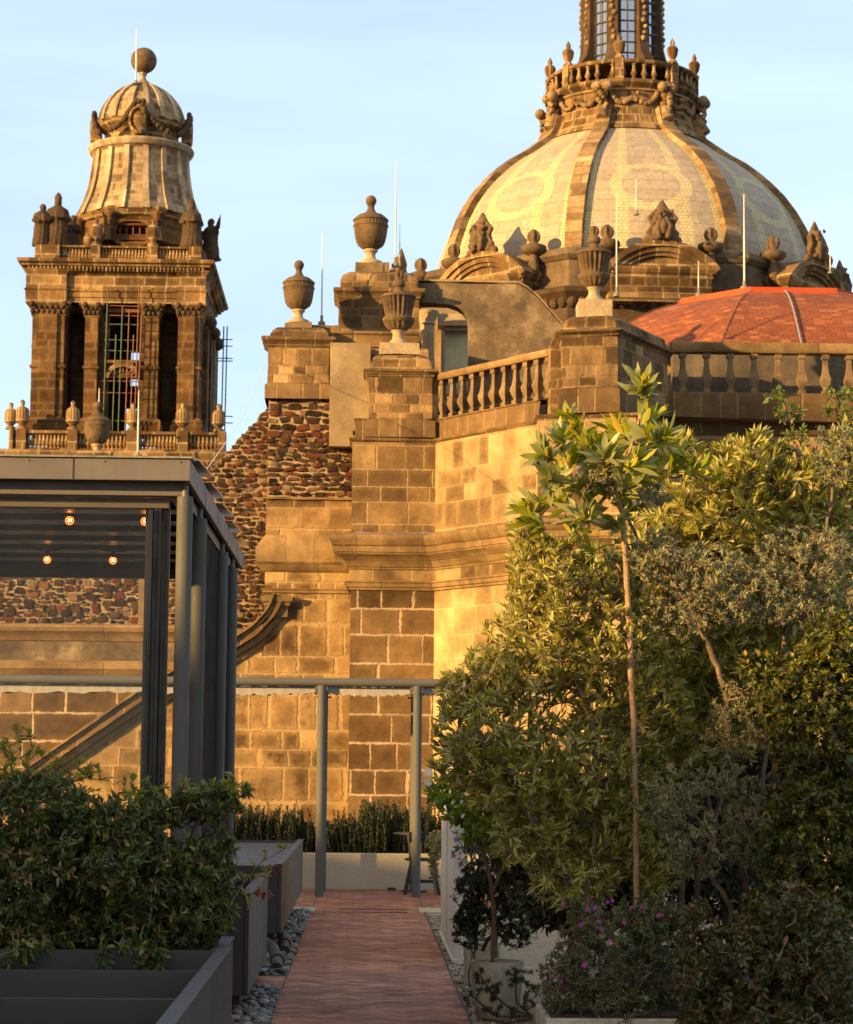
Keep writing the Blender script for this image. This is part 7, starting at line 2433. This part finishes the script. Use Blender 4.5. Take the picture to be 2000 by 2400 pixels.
# --- magenta-flowered upright plant near the partition, small grey bush by the chair
rt, nodes, tips, rg = plant("salvia_plant", "airy plant with small magenta flowers beside the white partition", "plant",
      [[(965, 1800, 18.0), (962, 1740, 18), (960, 1690, 18)], [(975, 1800, 18.1), (990, 1720, 18.1)]],
      [(955, 1730, 28, 55, 18, .2), (990, 1740, 30, 60, 18.1, .2)], 110, 9, 'tiny', (.022, .011), 'sage', 7, r_tip=.0018, trunk_r=(.004, .003), alpha=(30, 80), back=1, up=.4, step=.08)
flowers(rt, rg, [P(x, y, 17.8) for x, y in ((936, 1722), (942, 1762), (948, 1775), (931, 1755), (985, 1750), (975, 1700), (997, 1775), (960, 1790))], .02, 'purple', 5)
plant("small_bush", "small grey-green bush beside the black chair", "shrub", [[(893, 1835, 29.0), (893, 1770, 29), (890, 1730, 29)]],
      [(892, 1735, 18, 40, 29, .25), (888, 1780, 12, 30, 29, .2)], 130, 10, 'tiny', (.04, .02), 'sage', 8, r_tip=.003, trunk_r=(.008, .005), alpha=(30, 80), back=1, up=.3)
# --- low shrubs in front
rt, nodes, tips, rg = plant("sage_shrub", "low sage shrub with magenta flowers in the trough at the path corner", "shrub",
      [[(1250, 2130, 13.3), (1240, 2050, 13.3), (1230, 1950, 13.3)], [(1260, 2130, 13.3), (1320, 1980, 13.3), (1340, 1890, 13.4)], [(1235, 2130, 13.2), (1170, 2050, 13.1), (1140, 1990, 13.1)]],
      [(1250, 1960, 115, 110, 13.3, .45), (1150, 2010, 58, 75, 13.1, .3), (1320, 1900, 75, 75, 13.5, .35), (1210, 1880, 55, 45, 13.4, .3), (1260, 2070, 110, 60, 13.2, .4), (1380, 1960, 70, 110, 13.4, .4)],
      1200, 15, 'obov', (.026, .0125), 'sage', 9, r_tip=.002, trunk_r=(.012, .005), alpha=(35, 85), back=2, up=.3, step=.08)
flowers(rt, rg, [P(x, y, 12.85) for x, y in ((1156, 1854), (1192, 1897), (1222, 1862), (1246, 1850), (1256, 1847), (1294, 1862), (1318, 1860), (1228, 1890), (1280, 1893), (1352, 1878), (1132, 2003), (1152, 2014), (1200, 1980), (1250, 1930), (1205, 1865), (1236, 1905))], .016, 'purple', 5)
plant("red_leaf_shrub", "dark shrub with reddish shoot tips in the bottom right corner", "shrub",
      [[(1580, 2140, 12.6), (1570, 2020, 12.6), (1590, 1940, 12.6)], [(1600, 2140, 12.6), (1660, 2000, 12.6), (1690, 1890, 12.7)], [(1560, 2140, 12.5), (1490, 2020, 12.5), (1450, 1930, 12.6)]],
      [(1560, 1980, 120, 105, 12.6, .45), (1690, 1980, 95, 125, 12.6, .45), (1450, 2000, 75, 100, 12.6, .4), (1640, 1860, 90, 55, 12.7, .3), (1580, 2080, 200, 50, 12.5, .4), (1440, 1890, 40, 40, 12.6, .2)],
      1100, 12, 'oval', (.046, .023), 'red_shrub', 10, bark='bark', r_tip=.0024, trunk_r=(.014, .006), alpha=(30, 80), back=2, up=.35, step=.09)
plant("trailing_rosemary", "sprawling rosemary sprigs hanging over the round pot's foot", "plant",
      [[(1092, 2085, 14.4), (1050, 2070, 14.4), (1010, 2040, 14.35), (985, 2000, 14.3)], [(1092, 2085, 14.4), (1060, 2055, 14.4), (1055, 2000, 14.4)], [(1092, 2085, 14.4), (1020, 2085, 14.3), (965, 2040, 14.3)], [(1092, 2090, 14.4), (1040, 2098, 14.3), (990, 2090, 14.2)]],
      [(985, 2010, 12, 28, 14.3, .06), (1010, 2030, 22, 25, 14.35, .08), (1055, 2000, 18, 38, 14.4, .08), (968, 2045, 16, 18, 14.3, .06), (1030, 2075, 40, 18, 14.3, .1), (1085, 2030, 25, 50, 14.4, .1)],
      75, 46, 'tiny', (.026, .005), 'needle', 11, bark='bark_dark', r_tip=.0022, trunk_r=(.008, .004), alpha=(35, 75), back=4, up=.3, step=.05, jit=.006)
# --- dark shrubs that fill the background behind the olive stems
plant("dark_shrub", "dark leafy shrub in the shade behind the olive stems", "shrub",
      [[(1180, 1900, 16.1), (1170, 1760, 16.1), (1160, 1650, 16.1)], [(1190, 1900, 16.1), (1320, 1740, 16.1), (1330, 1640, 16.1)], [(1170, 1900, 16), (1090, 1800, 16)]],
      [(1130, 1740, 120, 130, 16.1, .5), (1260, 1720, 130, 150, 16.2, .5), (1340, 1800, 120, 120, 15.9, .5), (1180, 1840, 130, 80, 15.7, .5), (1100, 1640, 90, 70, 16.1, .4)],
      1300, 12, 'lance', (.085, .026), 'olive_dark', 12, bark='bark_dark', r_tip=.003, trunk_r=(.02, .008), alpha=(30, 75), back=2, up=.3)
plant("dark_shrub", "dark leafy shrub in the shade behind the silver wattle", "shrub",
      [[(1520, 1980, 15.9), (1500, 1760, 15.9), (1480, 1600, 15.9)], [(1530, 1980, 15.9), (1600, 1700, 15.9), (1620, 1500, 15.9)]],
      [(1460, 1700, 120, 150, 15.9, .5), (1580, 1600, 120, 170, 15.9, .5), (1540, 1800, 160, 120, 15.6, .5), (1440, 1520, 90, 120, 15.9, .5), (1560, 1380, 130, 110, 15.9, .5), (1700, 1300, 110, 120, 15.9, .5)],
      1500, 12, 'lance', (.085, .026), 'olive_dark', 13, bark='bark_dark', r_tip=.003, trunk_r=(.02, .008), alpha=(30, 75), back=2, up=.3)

# --- left: the big nandina-like shrub
tr_n = [[(x0, 1960, 12.8), (x0 + dx * .5, 1800, 12.8), (x0 + dx, 1680, 12.8)] for x0, dx in ((60, -40), (130, 20), (200, 10), (280, 40), (340, 70), (400, 60), (20, -80))]
rt, nodes, tips, rg = plant("nandina_shrub", "dense dark green shrub with lance-shaped leaves filling the planter before the pavilion", "shrub", tr_n,
      [(70, 1660, 120, 80, 12.85, .4), (220, 1690, 120, 60, 12.85, .4), (330, 1665, 60, 32, 12.85, .3), (70, 1800, 150, 130, 12.7, .45), (240, 1800, 150, 130, 12.7, .45), (390, 1800, 100, 90, 12.8, .4), (420, 1650, 85, 32, 12.85, .25), (410, 1880, 80, 60, 12.7, .35), (270, 1915, 130, 45, 12.65, .35), (60, 1930, 110, 50, 12.6, .35), (475, 1625, 45, 14, 12.9, .12), (-80, 1780, 80, 180, 12.8, .4), (450, 1740, 35, 40, 12.8, .2)],
      2300, 15, 'lance', (.054, .0165), 'nandina', 14, bark='bark_dark', r_tip=.0022, trunk_r=(.011, .006), alpha=(30, 80), back=1, up=.15, fold=.2, droop=.25, step=.09)
# fresh shoots along its top, drooping sprays over the planter edge, and a long sprig to the right
pts = []
for (x, y, rx, ry, Y, k) in ((60, 1560, 60, 40, 13.0, 26), (140, 1590, 70, 35, 13.0, 26), (230, 1610, 70, 30, 13.0, 22), (20, 1610, 60, 40, 13, 18), (330, 1620, 60, 25, 13, 14), (45, 1520, 15, 30, 13, 8), (420, 1605, 60, 18, 12.95, 14), (490, 1615, 35, 14, 12.95, 10)):
    for _ in range(k):
        pts.append(P(x + rg.uniform(-rx, rx), y + rg.uniform(-ry, ry), Y + rg.uniform(-.15, .15))[:])
pts = np.array(pts)
nd2, pr2, tp2, n2 = grow(rg, [[P(70, 1700, 13)[:], P(50, 1600, 13)[:]], [P(160, 1700, 13)[:], P(150, 1620, 13)[:]], [P(250, 1700, 13)[:], P(240, 1640, 13)[:]], [P(330, 1690, 13)[:], P(335, 1640, 13)[:]], [P(430, 1690, 12.95)[:], P(440, 1630, 12.95)[:]]], pts, step=.06)
branch_mesh("shoot_stems", nd2, pr2, tp2, .0018, .006, M['stem_green'], rt)
pos, d, nn_ = twig_leaves(rg, nd2, tp2, 13, (20, 60), 2, up=.6)
leaves_mesh("fresh_shoots", pos, d, nn_, rg.uniform(.03, .055, len(pos)), rg.uniform(.008, .013, len(pos)), 'lance', M['nandina_light'], rt, .2, .15)
pts = []
for (x, y, rx, ry, Y, k) in ((25, 1965, 30, 25, 12.05, 12), (210, 1965, 12, 25, 12.05, 4), (290, 1955, 40, 25, 12.05, 14), (310, 1985, 25, 12, 12.05, 5), (60, 1940, 40, 15, 12.1, 8)):
    for _ in range(k):
        pts.append(P(x + rg.uniform(-rx, rx), y + rg.uniform(-ry, ry), Y)[:])
pts = np.array(pts)
nd2, pr2, tp2, n2 = grow(rg, [[P(30, 1900, 12.5)[:], P(28, 1930, 12.1)[:]], [P(290, 1890, 12.5)[:], P(292, 1930, 12.1)[:]], [P(210, 1900, 12.5)[:], P(209, 1940, 12.1)[:]]], pts, step=.06, up=-.2)
branch_mesh("hanging_stems", nd2, pr2, tp2, .0018, .005, M['stem_green'], rt)
pos, d, nn_ = twig_leaves(rg, nd2, tp2, 8, (30, 75), 1, up=-.6)
leaves_mesh("hanging_sprays", pos, d, nn_, rg.uniform(.05, .07, len(pos)), rg.uniform(.02, .027, len(pos)), 'oval', M['nandina'], rt, .2, .25)
tr_s = [P(470, 1860, 13.2)[:], P(500, 1810, 13.4)[:], P(540, 1765, 13.6)[:], P(582, 1742, 13.7)[:]]
pts = np.array([P(x, y, Y)[:] for x, y, Y in ((500, 1795, 13.4), (520, 1770, 13.5), (545, 1750, 13.6), (570, 1738, 13.7), (585, 1740, 13.7), (525, 1800, 13.5), (550, 1785, 13.6), (480, 1820, 13.3), (505, 1835, 13.4), (515, 1855, 13.4), (550, 1790, 13.5))])
nd2, pr2, tp2, n2 = grow(rg, [tr_s], pts, step=.05, jit=.006)
branch_mesh("side_stem", nd2, pr2, tp2, .0018, .006, M['stem_green'], rt)
pos, d, nn_ = twig_leaves(rg, nd2, tp2, 9, (25, 65), 2, up=.2)
leaves_mesh("side_sprig", pos, d, nn_, rg.uniform(.035, .055, len(pos)), rg.uniform(.01, .015, len(pos)), 'lance', M['nandina_light'], rt, .2, .15)
# red-tipped sprays over the middle planter
pts = np.array([P(x, y, 15.9)[:] for x, y in ((555, 1785), (570, 1790), (540, 1795), (520, 1790), (505, 1830), (540, 1832), (555, 1830), (500, 1800), (530, 1830))])
M['red_leaf'] = leaf_mat("red_leaflets", [(0.0, (0.2, 0.025, 0.02)), (1.0, (0.36, 0.06, 0.035))], trans=.3, rough=.45)
nd2, pr2, tp2, n2 = grow(rg, [[P(470, 1830, 15.7)[:], P(500, 1812, 15.8)[:]]], pts, step=.06, jit=.006)
branch_mesh("red_stem", nd2, pr2, tp2, .0018, .005, M['stem_green'], rt)
pos, d, nn_ = twig_leaves(rg, nd2, tp2, 6, (30, 80), 1, up=.0)
leaves_mesh("red_leaves", pos, d, nn_, rg.uniform(.04, .06, len(pos)), rg.uniform(.016, .022, len(pos)), 'lance', M['red_leaf'], rt, .2, .15)

# --- rosemary hedge in the cream planter
rg = np.random.default_rng(90)
hd = empty("rosemary_hedge", (PX(690, 32.8), 32.8, .45), "dark spiky rosemary hedge behind the low cream wall", "hedge")
ns = 1000
hx = rg.uniform(PX(440, 32.8, 1700), PX(1060, 32.8, 1700), ns)
hy = rg.uniform(32.3, 33.3, ns)
env = 1.0 + .10 * np.sin(hx * 2.3) + .08 * np.sin(hx * 5.1 + 1) + .05 * np.sin(hx * 11)
hz = env + rg.normal(0, .09, ns) - .1 * (rg.random(ns) < .4)
base_ = np.stack([hx + rg.normal(0, .05, ns), hy, np.full(ns, .44)], 1)
tip_ = np.stack([hx + rg.normal(0, .05, ns), hy + rg.normal(0, .03, ns), hz], 1)
per = 100
t_ = rg.uniform(0.05, 1, (ns, per))
ax = nrm(tip_ - base_)
pos = base_[:, None] + (tip_ - base_)[:, None] * t_[..., None]
r = rg.normal(0, 1, (ns, per, 3))
axr = np.repeat(ax[:, None], per, 1)
perp = nrm(r - axr * np.sum(r * axr, 2, keepdims=True))
d = axr * .75 + perp * .65
leaves_mesh("needles", pos.reshape(-1, 3), nrm(d.reshape(-1, 3)), nrm(perp.reshape(-1, 3) + .4), rg.uniform(.03, .055, ns * per), rg.uniform(.01, .016, ns * per), 'tiny', M['hedge_needle'], hd)
nodes = np.concatenate([base_, tip_])
branch_mesh("stems", nodes, np.concatenate([np.full(ns, -1), np.arange(ns)]), [[i, ns + i] for i in range(ns)], .004, .004, M['stem_green'], hd, sides=4)
